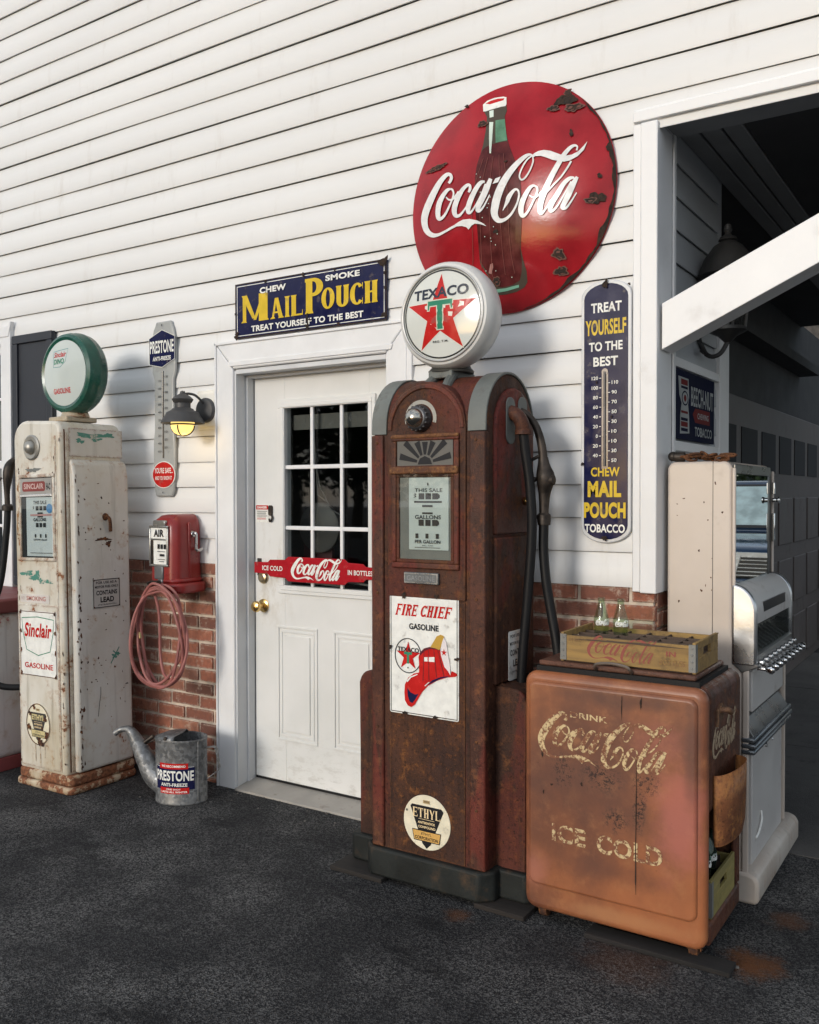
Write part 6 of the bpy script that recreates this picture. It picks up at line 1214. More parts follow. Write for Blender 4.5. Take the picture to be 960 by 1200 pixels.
# lower front
o = MB(); o.prism([(-.80, .700), (-.775, .690), (-.775, .845), (-.80, .85)], fxz, vy1-.05, vy0+.055); build('front_panel', o, VGR, vm, bevel=.006)
o = MB(); o.box(-.801, -.797, vy0+.015, vy1-.015, .63, .845); build('tray_recess', o, pbr('dark_tray', (.05, .05, .05), .4, .4), vm)
o = MB(); o.prism([(-.82, .615), (-.762, .600), (-.762, .612), (-.82, .70)], fxz, vy1-.02, vy0+.02); build('delivery_tray', o, pbr('grey_tray', (.13, .135, .14), .3, .7), vm, bevel=.003)
o = MB()
for k in range(3): o.box(-.80, -.752+.004*(k == 1), vy0-.008, vy1+.012, .548+k*.022, .566+k*.022)
build('bumper_rail', o, pbr('grey_blue_rail', (.16, .175, .19), .3, .6), vm, bevel=.006)
o = MB(); o.box(-.80, -.778, vy0+.075, vy1-.055, .115, .543); ld = build('lower_door', o, VGR, vm, bevel=.004)
o = MB(); o.box(-.80, -.7955, vy0+.05, vy0+.075, .115, .543).box(-.80, -.7955, vy1-.055, vy1-.03, .115, .543); build('door_gap', o, M['dark'], vm)
o = MB(); o.rev([(.010, 0), (.009, .006), (0, .008)], (-.778, vy0+.30, .515), 'x', 14); o.rev([(.007, 0), (0, .005)], (-.778, vy0+.42, .51), 'x', 12); build('door_lock', o, M['steel'], ld)
o = MB(); o.tube([(-.776, vy0+.13, .20), (-.772, vy0+.16, .215), (-.770, vy0+.20, .25), (-.776, vy0+.215, .28)], .004, 6, smooth=4); build('scratch_tape', o, M['white'], ld)
o = MB(); o.prism([(-1.082, .0), (-.742, .0), (-.735, .02), (-.735, .085), (-.748, .108), (-.775, .116), (-1.082, .112)], fxz, vy1+.10, vy0-.012); build('base', o, VBASE, vm, bevel=.014, seg=3)
# odds and ends on top
ch = thing('rusty_chain', (-.96, .12, 1.623), 'heap of rusty chain lying on top of the beige vending machine', 'chain')
q = random.Random(5)
for i in range(16):
    o = MB(); c = Vector((-1.03+i*.0115+q.uniform(-.008, .008), .085+q.uniform(-.02, .03), 1.634+q.uniform(-.002, .016))); ang = q.uniform(0, pi); tl = q.uniform(-.9, .9)
    o.tube([c+Vector((cos(ang)*cos(t)*.024-sin(ang)*sin(t)*.012, sin(ang)*cos(t)*.024+cos(ang)*sin(t)*.012, sin(t)*.012*tl)) for t in [2*pi*k/14 for k in range(14)]], .0048, 7, closed=True)
    build('chain_link', o, M['rust'], ch)
o = MB(); o.tube([(-1.062, .075, 1.644), (-1.02, .08, 1.642)], .018, 12); o.ball((-1.066, .0745, 1.645), .019); tag(build('iron_handle', o, M['iron'], loc=(-1.05, .08, 1.625), bevel=.004), 'short dark rounded iron handle at the left end of the chain heap', 'handle')
# ================================================================== signs on the wall
DK = pbr('dark_red_disc_enamel', (.31, .012, .018), .13, var=.22, vs=5, dirt=.25, dirtcol=(.10, .01, .012), ds=7, bump=.06, bs=60, Specular_IOR_Level=.3)
cc = (-1.722, -.022, 2.715); cR, cD = .468, .085
dome = lambda u, v, h=0: (cc[0]+u, cc[1]-cD*(1-(u*u+v*v)/(cR*cR))-h, cc[2]+v)
o = MB(); o.rev([(cR-.004, -.002), (cR, .0)]+[(cR*r, cD*(1-r*r)) for r in (.985, .96, .92, .87, .8, .7, .6, .5, .4, .3, .2, .1)]+[(0, cD)], cc, 'y', 96, cap=True)
disc = build('disc_sign', o, DK, loc=cc, smooth=70); tag(disc, 'big domed red disc sign with bottle picture and white script, high on the siding', 'sign')
a = Art(dome, maxedge=.035, h0=.0012, step=.0003); BT = lambda n: [(u/1e4, v/1e4) for u, v in SCRIPT['bot'][n]]
BG = pbr('printed_bottle_green', (.10, .22, .14), .2, var=.2, vs=30, Specular_IOR_Level=.2); BL = pbr('printed_cola_brown', (.085, .016, .016), .18, var=.35, vs=16, Specular_IOR_Level=.2); BLG = pbr('printed_pale_green', (.60, .70, .62), .2, Specular_IOR_Level=.2)
a.poly(BT('outline'), pbr('printed_dark_green_edge', (.075, .06, .045), .2, Specular_IOR_Level=.2)); a.poly(BT('green'), BG); a.poly(BT('liquid'), BL); a.poly(BT('cap'), M['white']); a.poly(BT('capred'), M['red']); a.poly(BT('hl'), BLG); a.poly(BT('hl2'), BLG); a.poly(BT('basehl'), pbr('printed_light_green', (.20, .42, .30), .2, Specular_IOR_Level=.2)); a.poly(BT('spot'), pbr('printed_dusty_pink', (.35, .18, .16), .2, Specular_IOR_Level=.2))
lq = BT('liquid'); rb = pbr('printed_rib_line', (.20, .065, .055), .2, Specular_IOR_Level=.2)
bx = sum(p[0] for p in lq)/len(lq)
for du in (-.115, -.075, -.03, .02, .055): a.line([(bx+du*.55, .16), (bx+du*.9, .05), (bx+du, -.05), (bx+du*1.0, -.15), (bx+du*1.05, -.24), (bx+du*1.2, -.32)], .0022, rb)
for i in range(22): q = random.Random(i); a.ell(bx+q.gauss(-.03, .035), q.uniform(-.36, .12), .0022, .0022, BLG, 8)
SW = pbr('crazed_white_script', (.74, .74, .73), .18, var=.10, vs=30, dirt=.45, dirtcol=(.40, .38, .38), ds=30)
a.step = .00012; a.script(-.40939, .35850, -.12024, SW); a.step = .00006
HALO = pbr('brown_chip_edge', (.12, .035, .022), .6)
for i, (u, v, r, s_) in enumerate(((0.263, 0.34, 0.037, 0.026), (0.297, 0.301, 0.026, 0.015), (0.216, 0.311, 0.021, 0.009), (0.267, 0.369, 0.013, 0.011), (0.397, -0.071, 0.028, 0.023), (0.372, -0.078, 0.016, 0.01), (0.406, 0.013, 0.008, 0.01), (0.295, 0.195, 0.007, 0.014), (0.437, 0.119, 0.009, 0.017), (0.243, -0.268, 0.02, 0.018), (0.247, -0.332, 0.02, 0.016), (-0.339, 0.181, 0.031, 0.01), (-0.304, 0.182, 0.03, 0.008), (-0.094, 0.315, 0.017, 0.012), (-0.192, 0.424, 0.01, 0.007), (-0.015, -0.147, 0.01, 0.008), (-0.03, -0.339, 0.016, 0.013), (0.031, 0.125, 0.008, 0.004))):
    if hypot(r, s_) < .035 and r > .012: a.blob(u, v, r*1.25, s_*1.3, HALO, i+3, .36, 34)
    a.blob(u, v, r, s_, M['chiprust'], i+3, .36, 34)
rq = random.Random(4); outer = []; inner = []
for i in range(81):                                    # worn rim on the right hand side
    t = radians(-82+1.6*i); k_ = max(0, sin(pi*i/80))**.5; wv = .5+.5*sin(i*.55+1)*sin(i*.23); outer.append((.4655*cos(t), .4655*sin(t))); ri = .4655-k_*(.005+.016*wv*wv+rq.uniform(0, .004)); inner.append((ri*cos(t), ri*sin(t)))
a.tri([p for q in zip(outer, inner) for p in q], [(2*i+1, 2*i, 2*i+2, 2*i+3) for i in range(80)], M['chiprust'])
a.build('enamel_picture', disc)
# long thermometer, right
TH = (-1.296, -.022, 1.82)
o = MB(); pts = [(-1.397, 1.375), (-1.195, 1.375), (-1.195, 2.262)]
def capsule(x0, x1, z0, z1, e, n=12):
    c = (x0+x1)/2; h = (x1-x0)/2; p = []
    for i in range(n+1): t = -pi+pi*i/n; p.append((c+h*cos(t), z0+e+e*sin(t)))
    for i in range(n+1): t = pi*i/n; p.append((c+h*cos(t), z1-e+e*sin(t)))
    return p
o.prism(capsule(-1.398, -1.194, 1.311, 2.330, .062), fnb, -.016, -.030); th = build('thermometer_sign', o, pbr('silver_white_rim', (.60, .61, .62), .3, var=.08, dirt=.3), loc=TH, bevel=.004)
tag(th, 'tall navy enamel tobacco thermometer with rounded ends beside the white corner post', 'thermometer')
o = MB(); o.prism(capsule(-1.385, -1.207, 1.325, 2.316, .056), fnb, -.030, -.0325); pl = build('enamel_plate', o, M['navy'], th, bevel=.001, seg=1)
a = Art(on_wall(-.0325)); wt, ye = M['white'], M['yellow']
a.text('TREAT', -1.356, -1.232, 2.205, 2.243, wt, .03); a.text('YOURSELF', -1.378, -1.214, 2.118, 2.178, ye, .03); a.text('TO THE', -1.364, -1.228, 2.056, 2.092, wt, .03); a.text('BEST', -1.346, -1.246, 1.997, 2.034, wt, .03)
a.text('CHEW', -1.355, -1.238, 1.570, 1.606, ye, .03); a.text('MAIL', -1.368, -1.232, 1.490, 1.553, ye, .05); a.text('POUCH', -1.384, -1.214, 1.408, 1.470, ye, .05); a.text('TOBACCO', -1.380, -1.217, 1.352, 1.385, wt, .03)
for i, n in enumerate(('120', '100', '80', '60', '40', '20', '0', '20', '40')):
    z = 1.945-i*.0375; w_ = .026 if len(n) == 3 else .020 if len(n) == 2 else .008; a.text(n, -1.326-w_, -1.326, z, z+.014, wt, .02); a.rect(-1.321, -1.313, z+.005, z+.0075, wt)
for i, n in enumerate(('110', '90', '70', '50', '30', '10', '10', '30', '50')):
    z = 1.925-i*.0375; w_ = .026 if len(n) == 3 else .021; a.text(n, -1.270, -1.270+w_, z, z+.014, wt, .02); a.rect(-1.284, -1.276, z+.005, z+.0075, wt)
for (u, v, r) in ((-1.296, 2.312, .012), (-1.296, 1.330, .010), (-1.389, 1.62, .006), (-1.2, 2.30, .005), (-1.33, 1.935, .004), (-1.27, 1.80, .004)): a.blob(u, v, r, r*1.2, M['chiprust'], int(v*99), .5, 14)
a.build('lettering', pl)
o = MB(); o.box(-1.311, -1.285, -.0345, -.0325, 1.60, 1.975); o.rev([(.013, 0), (.013, .004)], (-1.298, -.0325, 1.975), 'y', 14); o.tube([(-1.298, -.040, 1.61), (-1.298, -.040, 1.975)], .0042, 8); build('glass_tube', o, pbr('dusty_tube', (.22, .20, .19), .25, .4), th)
# MAIL POUCH panel
o = MB(); mp2 = fnb; o.box(-3.256, -2.328, -.026, -.018, 2.286, 2.560); o.box(-3.254, -2.330, -.019, -.008, 2.288, 2.558)
ms = build('enamel_sign', o, M['navy'], loc=(-2.792, -.02, 2.42), bevel=.0015, seg=1); tag(ms, 'wide navy enamel tobacco sign with large yellow letters above the door', 'sign')
a = Art(on_wall(-.026)); a.frame(-3.244, -2.340, 2.298, 2.548, .0035, M['white']); a.frame(-3.256, -2.328, 2.286, 2.560, .006, M['chiprust'])
WD = {'I': .42, 'M': 1.25, 'A': 1.0, 'L': .85, 'O': .95, 'C': .9}
a.slabs('M', -3.215, -3.035, 2.362, 2.497, ye, .1, st=.40, sp=.07); a.slabs('AIL', -3.025, -2.815, 2.362, 2.462, ye, .07, st=.36, sp=.06, widths={'I': .45, 'A': 1.15, 'L': .95})
a.slabs('P', -2.800, -2.690, 2.362, 2.528, ye, .1, st=.36, sp=.05); a.slabs('OUCH', -2.700, -2.375, 2.372, 2.472, ye, .10, st=.36, sp=.05, widths={'O': 1.05})
a.text('CHEW', -3.088, -2.918, 2.494, 2.524, wt, .04); a.text('SMOKE', -2.675, -2.475, 2.502, 2.530, wt, .04)
a.text('TREAT YOURSELF TO THE BEST', -3.145, -2.455, 2.312, 2.342, wt, .035)
for i, (u, v, r) in enumerate(((-3.245, 2.30, .016), (-2.345, 2.548, .022), (-2.335, 2.50, .008), (-2.34, 2.31, .014), (-3.05, 2.548, .007), (-2.81, 2.55, .010), (-2.62, 2.55, .007), (-2.79, 2.305, .010), (-2.60, 2.298, .007), (-3.25, 2.41, .007), (-2.335, 2.43, .007), (-2.772, 2.335, .007))): a.blob(u, v, r, r, M['chiprust'], i, .6, 16)
for u in (-2.786,): a.line([(u, 2.29), (u+.004, 2.31), (u-.003, 2.345), (u+.002, 2.365)], .010, M['chiprust'])
a.build('lettering', ms)
for (u, v) in ((-3.05, 2.551), (-2.62, 2.551), (-2.60, 2.295), (-2.338, 2.42), (-3.247, 2.42)):
    pass
# grey antifreeze thermometer, left
o = MB(); c = -3.776; P = [(c-.072, 1.492), (c+.062, 1.492), (c+.078, 1.52), (c+.082, 1.60), (c+.092, 1.66), (c+.090, 1.78), (c+.080, 1.85), (c+.080, 2.12), (c+.098, 2.16), (c+.100, 2.27), (c+.092, 2.35), (c+.082, 2.39), (c+.070, 2.41), (c+.062, 2.432), (c-.062, 2.432), (c-.072, 2.41), (c-.086, 2.39), (c-.094, 2.35), (c-.100, 2.27), (c-.098, 2.16), (c-.082, 2.12), (c-.082, 1.85), (c-.092, 1.78), (c-.092, 1.66), (c-.086, 1.60), (c-.082, 1.52)]
P = [(c+(u-c)*.93, v) for u, v in P]
o.prism(P, fnb, -.016, -.034); pt = build('thermometer_sign', o, pbr('grey_enamel', (.36, .37, .36), .3, var=.06, dirt=.25), loc=(c, -.02, 1.96), bevel=.012, seg=3); tag(pt, 'grey antifreeze thermometer with navy hexagon above and red oval below, behind the lit lamp', 'thermometer')
o = MB(); hx = [(c-.104, 2.205), (c-.005, 2.185), (c+.092, 2.225), (c+.092, 2.345), (c-.005, 2.385), (c-.106, 2.345)]
o.prism(hx, fnb, -.034, -.038); pl = build('hexagon_plate', o, M['navy'], pt)
a = Art(on_wall(-.038)); a.text('PRESTONE', c-.100, c+.084, 2.262, 2.330, wt, .025); a.text('ANTI-FREEZE', c-.078, c+.062, 2.222, 2.244, wt, .03); a.line(hx, .003, wt, True); a.build('lettering', pl)
o = MB(); o.prism([(c+.088*cos(2*pi*i/40), 1.610+.072*sin(2*pi*i/40)) for i in range(40)], fnb, -.034, -.038); pl = build('oval_plate', o, wt, pt)
a = Art(on_wall(-.038)); a.ell(c, 1.610, .084, .068, M['red']); a.text("YOU'RE SAFE...", c-.070, c+.072, 1.618, 1.648, wt, .02); a.text('AND YOU KNOW IT', c-.066, c+.064, 1.582, 1.603, wt, .02); a.build('lettering', pl)
a = Art(on_wall(-.0345)); dk2 = pbr('grey_black_print', (.06, .06, .06), .4)
for i in range(10):
    z = 2.128-i*.042; a.text(str(abs(120-20*i)), c-.040, c-.020, z-.02, z-.008, dk2, .01); a.text(str(abs(130-20*i)), c+.012, c+.034, z, z+.012, dk2, .01)
    a.rect(c-.016, c-.009, z-.016, z-.014, dk2); a.rect(c+.002, c+.009, z+.006, z+.008, dk2)
a.ell(c-.006, 2.41, .003, .007, M['ink'], 10); a.ell(c-.004, 1.515, .003, .005, M['ink'], 10); a.build('lettering', pt)
o = MB(); o.tube([(c-.003, -.036, 1.70), (c-.003, -.036, 2.165)], .0045, 8); build('glass_tube', o, pbr('dark_tube', (.05, .045, .04), .25, .4), pt)
# sign in the porch
bx_ = -1.100
o = MB(); o.box(bx_-.004, bx_+.004, .195, .775, 1.724, 2.004); bn = build('enamel_sign', o, pbr('dull_navy_plate', (.010, .012, .035), .7, Specular_IOR_Level=.05), loc=(bx_, .485, 1.86)); tag(bn, 'small navy chewing tobacco sign in the shaded porch beyond the corner post', 'sign')
a = Art(on_right(bx_+.004)); dw = pbr('dull_white_enamel', (.36, .38, .38), .7, Specular_IOR_Level=.05); dr2 = pbr('dull_red_enamel', (.16, .03, .03), .7, Specular_IOR_Level=.05); nv2 = pbr('dull_navy_enamel', (.010, .012, .035), .7, Specular_IOR_Level=.05)
a.text('BEECH-NUT', .415, .755, 1.868, 1.950, dw, .02, slope=0); a.poly([(.44, 1.835), (.475, 1.862), (.70, 1.862), (.70, 1.802), (.475, 1.802)], dr2); a.text('CHEWING', .51, .68, 1.820, 1.845, dw, .02); a.text('TOBACCO', .47, .735, 1.745, 1.785, dw, .02)
a.poly([(.235, 1.975), (.375, 1.975), (.385, 1.90), (.37, 1.87), (.385, 1.82), (.39, 1.752), (.26, 1.745), (.262, 1.82), (.28, 1.87), (.25, 1.90)], dw)
for z0, z1, cl_ in ((1.945, 1.968, dr2), (1.93, 1.94, nv2), (1.80, 1.812, nv2), (1.776, 1.796, dr2), (1.757, 1.770, nv2), (1.83, 1.84, dr2)): a.rect(.272, .365, z0, z1, cl_)
a.ell(.325, 1.892, .045, .030, nv2); a.ell(.325, 1.892, .036, .024, dw); a.ell(.325, 1.892, .018, .014, dr2); a.build('lettering', bn)
# push bar on the door
pb = thing('push_bar_sign', (-2.79, .06, 1.13), 'red door push bar with white script across the door glass', 'sign')
z_ = 1.130; RB = enamel('push_bar_red', (.38, .012, .020), .2)
o = MB(); py_ = .066; sh_ = lambda q: (q[0], q[1])
pts = [(-3.222, z_-.028), (-3.13, z_-.030), (-3.115, z_-.043), (-3.015, z_-.046), (-2.995, z_-.062), (-2.640, z_-.062), (-2.62, z_-.046), (-2.53, z_-.043), (-2.515, z_-.030), (-2.42, z_-.028)]
pts = pts+[(u, 2*z_-v) for u, v in pts[::-1]]
o.prism(pts, fnb, py_+.004, py_); bar = build('bar', o, RB, pb, bevel=.003)
a = Art(on_wall(py_)); a.script(-2.975, -2.655, z_-.050, wt, 1.0, .002); a.text('ICE COLD', -3.165, -3.030, z_-.012, z_+.012, wt, .02); a.text('IN BOTTLES', -2.620, -2.475, z_-.012, z_+.012, wt, .02); a.build('lettering', bar)
for x in (-3.214, -2.43):
    o = MB(); o.box(x-.012, x+.012, py_+.004, .101, z_-.018, z_+.018).box(x-.014, x+.014, .094, .0995, z_-.045, z_+.045); o.rev([(.006, 0), (.004, .003), (0, .003)], (x, .094, z_+.034), 'y', 8, cap=False); build('bracket', o, M['iron'], pb, bevel=.003)
# warning sticker
o = MB(); o.box(-3.236, -3.150, .0965, .0985, 1.360, 1.450); st_ = build('warning_sticker', o, M['white'], loc=(-3.193, .098, 1.405)); tag(st_, 'small white and red danger notice on the door above the lock', 'notice')
a = Art(on_wall(.0965)); a.rect(-3.234, -3.152, 1.426, 1.448, M['red']); a.text('DANGER', -3.226, -3.160, 1.431, 1.443, wt, .04)
for k, (l_, m_) in enumerate((('KEEP BACK', M['ink']), ('DO NOT LEAN', M['ink']), ('ON THE DOOR', M['ink']), ('OR GLASS', M['red']))): a.rect(-3.228, -3.158 - .008*(k % 2), 1.416-k*.012, 1.4185-k*.012, m_); a.rect(-3.226, -3.166, 1.411-k*.012, 1.4125-k*.012, m_)
a.build('lettering', st_)
o = MB(); o.prism(rrect(-3.146, -3.122, 1.395, 1.448, .010, 4), fnb, .099, .088); o.tube([(-3.134, .094, 1.40), (-3.120, .09, 1.39), (-3.124, .09, 1.372), (-3.138, .092, 1.366), (-3.142, .092, 1.38)], .005, 8, smooth=3)
tag(build('door_catch', o, M['iron'], loc=(-3.134, .098, 1.40), bevel=.002), 'small dark metal catch beside the danger notice on the door', 'catch')

# ================================================================== wall lamp (lit)
lp = thing('wall_lamp', (-3.455, -.034, 1.94), 'lit dark metal barn lamp with a yellow bulb on the wall left of the door', 'lamp')
LM = pbr('charcoal_lamp_metal', (.065, .064, .064), .5, .2, var=.2)
LX, LY, LZ = -3.49, -.165, 1.865
o = MB(); o.rev([(.064, 0), (.064, .012), (.058, .020), (.030, .026), (0, .027)], (-3.455, -.034, 1.938), 'y', 32, cap=False); build('back_plate', o, LM, lp)
o = MB(); o.tube([(-3.456, -.05, 1.965), (-3.458, -.075, 1.99), (-3.468, -.105, 2.012), (-3.48, -.145, 2.016), (LX, LY, 2.005), (LX, LY, 1.995)], .0065, 10, smooth=5); build('arm', o, LM, lp)
o = MB(); o.rev([(0, 2.012), (.012, 2.008), (.014, 1.997), (.040, 1.982), (.054, 1.968), (.046, 1.952), (.040, 1.948), (.040, 1.925), (.052, 1.920), (.058, 1.912), (.082, 1.900), (.088, 1.884), (.101, 1.866), (.108, 1.852), (.110, 1.846), (.106, 1.847), (.096, 1.863), (.078, 1.882), (.05, 1.905), (0, 1.91)], (LX, LY, .018), 'z', 48, cap=False); build('lamp_shade', o, LM, lp)
o = MB(); o.rev([(.054, 1.868), (.059, 1.850), (.060, 1.836), (.055, 1.816), (.042, 1.798), (.022, 1.789), (0, 1.787)], (LX, LY, .018), 'z', 28, cap=False); build('bulb_globe', o, glow('warm_lit_glass', (1, .68, .20), 1.0), lp)
o = MB()
for t0 in (.4, .4+pi/2): o.tube([(LX+.063*cos(t0)*cos(t), LY+.063*sin(t0)*cos(t), 1.852-.052*sin(t)) for t in [pi*k/16 for k in range(17)]], .0035, 6)
o.tube([(LX+.062*cos(t), LY+.062*sin(t), 1.858) for t in [2*pi*k/28 for k in range(28)]], .004, 6, closed=True)
build('wire_guard', o, LM, lp)
pl_ = bpy.data.lights.new('lamp_bulb', 'POINT'); pl_.energy = .35; pl_.color = (1, .72, .35); pl_.shadow_soft_size = .05
po = bpy.data.objects.new('lamp_bulb', pl_); C.objects.link(po); po.parent = lp; po.location = (LX+3.455, LY+.034, 1.782-1.94)
# ================================================================== air meter and hose
am = thing('air_meter', (-3.59, -.11, 1.20), 'red metal tyre air meter on the wall with a coiled hose hanging from it', 'air meter')
AR = pbr('red_air_meter_paint', (.235, .020, .018), .30, var=.12, vs=6, dirt=.35, dirtcol=(.09, .02, .015), ds=9)
o = MB(); ax0, ax1, ay0 = -3.700, -3.512, -.205
# tapered housing: wider towards the bottom
secs = []
for z, g_ in ((1.068, .006), (1.15, .004), (1.25, .002), (1.34, .0), (1.375, -.012), (1.396, -.034), (1.402, -.06)):
    secs.append([(u, v, z) for u, v in rrect(ax0-g_, ax1+g_, ay0-g_, -.004, min(.05, .05+g_*.3), 6)])
A = [p for s_ in secs for p in s_]; n = len(secs[0])
o.add(A, [(j*n+i, j*n+(i+1) % n, (j+1)*n+(i+1) % n, (j+1)*n+i) for j in range(len(secs)-1) for i in range(n)]+[tuple(range(n-1, -1, -1)), tuple((len(secs)-1)*n+i for i in range(n))])
hb = build('housing', o, AR, am, smooth=40)
o = MB(); o.box(ax1-.004, ax1+.009, -.115, -.100, 1.07, 1.36); build('seam_rib', o, AR, hb, bevel=.004)
o = MB(); o.prism(rrect(ax0-.012, ax1+.045, -.222, -.002, .06, 6), lambda u, v, d: (u, v, d), 1.000, 1.052); o.prism(rrect(ax0-.004, ax1+.02, -.212, -.004, .055, 6), lambda u, v, d: (u, v, d), 1.05, 1.075); build('base_flange', o, AR, am, bevel=.016, seg=3)
o = MB(); ledge(o, -3.688, -3.548, 1.135, 1.345, ay0-.004, .012, .010); o.prism(rrect(-3.660, -3.570, 1.336, 1.372, .012, 3), fnb, ay0+.01, ay0-.012); o.box(-3.676, -3.560, ay0-.012, ay0-.004, 1.270, 1.279)
fr = build('face_frame', o, pbr('nickel_frame', (.42, .42, .40), .3, .9, dirt=.3), am, bevel=.004)
o = MB(); o.box(-3.678, -3.558, ay0-.008, ay0-.003, 1.279, 1.333).box(-3.660, -3.558, ay0-.006, ay0-.003, 1.147, 1.270); pl = build('dial_face', o, M['white'], am)
a = Art(on_wall(ay0-.008)); a.text('AIR', -3.656, -3.580, 1.287, 1.325, M['ink'], .05); a.h += .0002
a.rect(-3.628, -3.612, 1.226, 1.250, M['ink']); a.rect(-3.605, -3.589, 1.226, 1.250, M['ink']); a.rect(-3.582, -3.566, 1.226, 1.250, M['ink']); a.rect(-3.612, -3.578, 1.188, 1.200, M['ink']); a.rect(-3.628, -3.57, 1.211, 1.214, M['ink']); a.rect(-3.625, -3.572, 1.171, 1.174, M['ink']); a.rect(-3.616, -3.58, 1.160, 1.163, M['ink']); a.build('lettering', pl)
o = MB(); o.box(-3.678, -3.660, ay0-.0055, ay0-.003, 1.147, 1.27); build('dial_recess', o, M['iron'], am)
o = MB(); o.box(-3.650, -3.585, ay0-.014, ay0+.004, 1.070, 1.140).box(-3.628, -3.590, ay0-.012, ay0, 1.030, 1.075); build('dial_stem', o, pbr('grey_stem', (.17, .175, .18), .4, .5), am, bevel=.006)
o = MB(); o.tube([(ax1+.004, -.085, 1.30), (ax1+.024, -.085, 1.305), (ax1+.028, -.083, 1.285), (ax1+.026, -.082, 1.225), (ax1+.030, -.070, 1.215), (ax1+.032, -.045, 1.225)], .008, 8, smooth=4); o.rev([(.018, 0), (.014, .010)], (ax1+.002, -.085, 1.30), 'x', 12); build('crank_handle', o, M['steel'], am)
HOSE = pbr('dusty_red_hose', (.30, .105, .092), .55, var=.2, vs=18, dirt=.4, dirtcol=(.12, .05, .045), ds=18)
o = MB(); q = random.Random(3); pts = []
hx0, hz0, hy0 = -3.545, .795, -.268
loops = [(.148, .255, 0, 0), (.158, .238, .012, -.012), (.140, .262, -.012, .01), (.163, .246, .008, -.004), (.146, .225, -.006, -.02)]
for k, (ru, rv, du, dv) in enumerate(loops):
    for i in range(16):
        t = radians(105)-2*pi*i/16; w_ = .5-.5*sin(t)
        pts.append((hx0+du*w_+ru*cos(t)+.012*sin(k*2+i), hy0-.006*k+.018*sin(t*2+k)+.01*k*cos(t), hz0+(.252-rv)*w_*.3+rv*sin(t)+dv*w_*2.2))
pts = [(-3.60, -.21, 1.05), (-3.575, -.24, 1.045)]+pts+[(-3.62, -.26, 1.02), (-3.595, -.235, .90), (-3.60, -.225, .70), (-3.56, -.24, .60), (-3.50, -.26, .58)]
o.tube(pts, .0076, 8, smooth=4); build('coiled_hose', o, HOSE, am)
o = MB(); o.tube([(-3.62, -.205, 1.048), (-3.612, -.25, 1.050), (-3.60, -.29, 1.050), (-3.60, -.30, 1.065)], .009, 8, smooth=3); o.tube([(-3.612, -.27, 1.052), (-3.556, -.27, 1.056)], .017, 10); build('hose_hook', o, M['iron'], am)
o = MB(); o.tube([(-3.698, -.272, .80), (-3.692, -.272, .77)], .013, 10); build('hose_fitting', o, pbr('dull_brass', (.30, .22, .11), .4, .8), am)

# ================================================================== watering can
wc = thing('watering_can', (-3.38, -.30, 0), 'dull galvanised oval filling can with navy antifreeze label on the asphalt', 'watering can')
wc.rotation_euler = (0, 0, 0)
GV = mat_galv()
RO = radians(24); ca, sa = cos(RO), sin(RO); wx, wy = -3.385, -.285
o = MB(); A_, B_ = .130, .100
o.rev([(.97, .0), (1.0, .004), (1.0, .010), (.985, .014), (.985, .300), (1.0, .304), (1.005, .309), (1.0, .314), (.975, .314), (.96, .305), (.955, .02), (0, .016)], (wx, wy, 0), 'z', 48, A_, B_, RO, cap=False)
cb = build('can_body', o, GV, wc)
loc_ = lambda u, v, z: (wx+u*ca-v*sa, wy+u*sa+v*ca, z)
o = MB(); n = 20; P = []
ed = []
for i in range(n+1):
    t = pi/2+pi*i/n; ed.append(loc_(A_*.97*cos(t)+0, B_*.97*sin(t), .312))
vs = ed[:]; m_ = len(vs)
for i in range(n+1):
    t = pi/2+pi*i/n; k_ = .5; vs.append(loc_(A_*.62*cos(t)-.004, B_*.80*sin(t), .330))
vs += [loc_(.010, 0, .334)]
o.add(vs, [(i, i+1, m_+i+1, m_+i) for i in range(n)]+[(m_+i, m_+i+1, 2*m_) for i in range(n)])
t0_ = MB(); t0_.tube([loc_(A_*.99*cos(1.0-pi/2), B_*.99*sin(1.0-pi/2), z) for z in (.012, .16, .306)], .003, 6); build('solder_seam', t0_, GV, cb)
t1 = build('can_top', o, GV, cb, smooth=60); sm = t1.modifiers.new('thick', 'SOLIDIFY'); sm.thickness = .003
o = MB(); o.tube([loc_(-.085, 0, .085), loc_(-.140, 0, .120), loc_(-.185, 0, .190), loc_(-.225, 0, .262), loc_(-.258, 0, .318), loc_(-.285, 0, .338), loc_(-.325, 0, .330), loc_(-.350, 0, .312)], lambda t: .056*max(0, 1-t*1.3)**1.15+.0145, 18, smooth=6); sp1 = build('spout', o, GV, wc)
o = MB(); o.tube([loc_(-.200, 0, .262), loc_(-.13, 0, .292), loc_(-.045, -.085, .318)], .004, 6); o.tube([loc_(-.195, 0, .272), loc_(-.145, 0, .308)], .011, 10); o.ball(loc_(-.045, -.085, .320), .010); build('spout_brace', o, M['iron'], wc)
o = MB(); hp = [(.122, .262), (.170, .270), (.182, .262), (.196, .165), (.186, .150), (.122, .100)]
for (a0, a1) in zip(hp[:-1], hp[1:]):
    d = Vector((a1[0]-a0[0], a1[1]-a0[1])).normalized(); nn = (-d.y*.0025, d.x*.0025)
    q4 = [(a0[0]+nn[0], a0[1]+nn[1]), (a0[0]-nn[0], a0[1]-nn[1]), (a1[0]-nn[0], a1[1]-nn[1]), (a1[0]+nn[0], a1[1]+nn[1])]
    o.prism(q4, lambda u, v, d_: loc_(u, d_, v), -.014, .014)
build('handle', o, GV, wc, bevel=.002, seg=1)
def canw(u, v, h=0):      # u is the arc length round the side that faces the camera
    t = -pi/2+u/.122; return loc_((A_*.985+h)*cos(t), (B_*.985+h)*sin(t), v)
a = Art(canw, maxedge=.02, h0=.001)
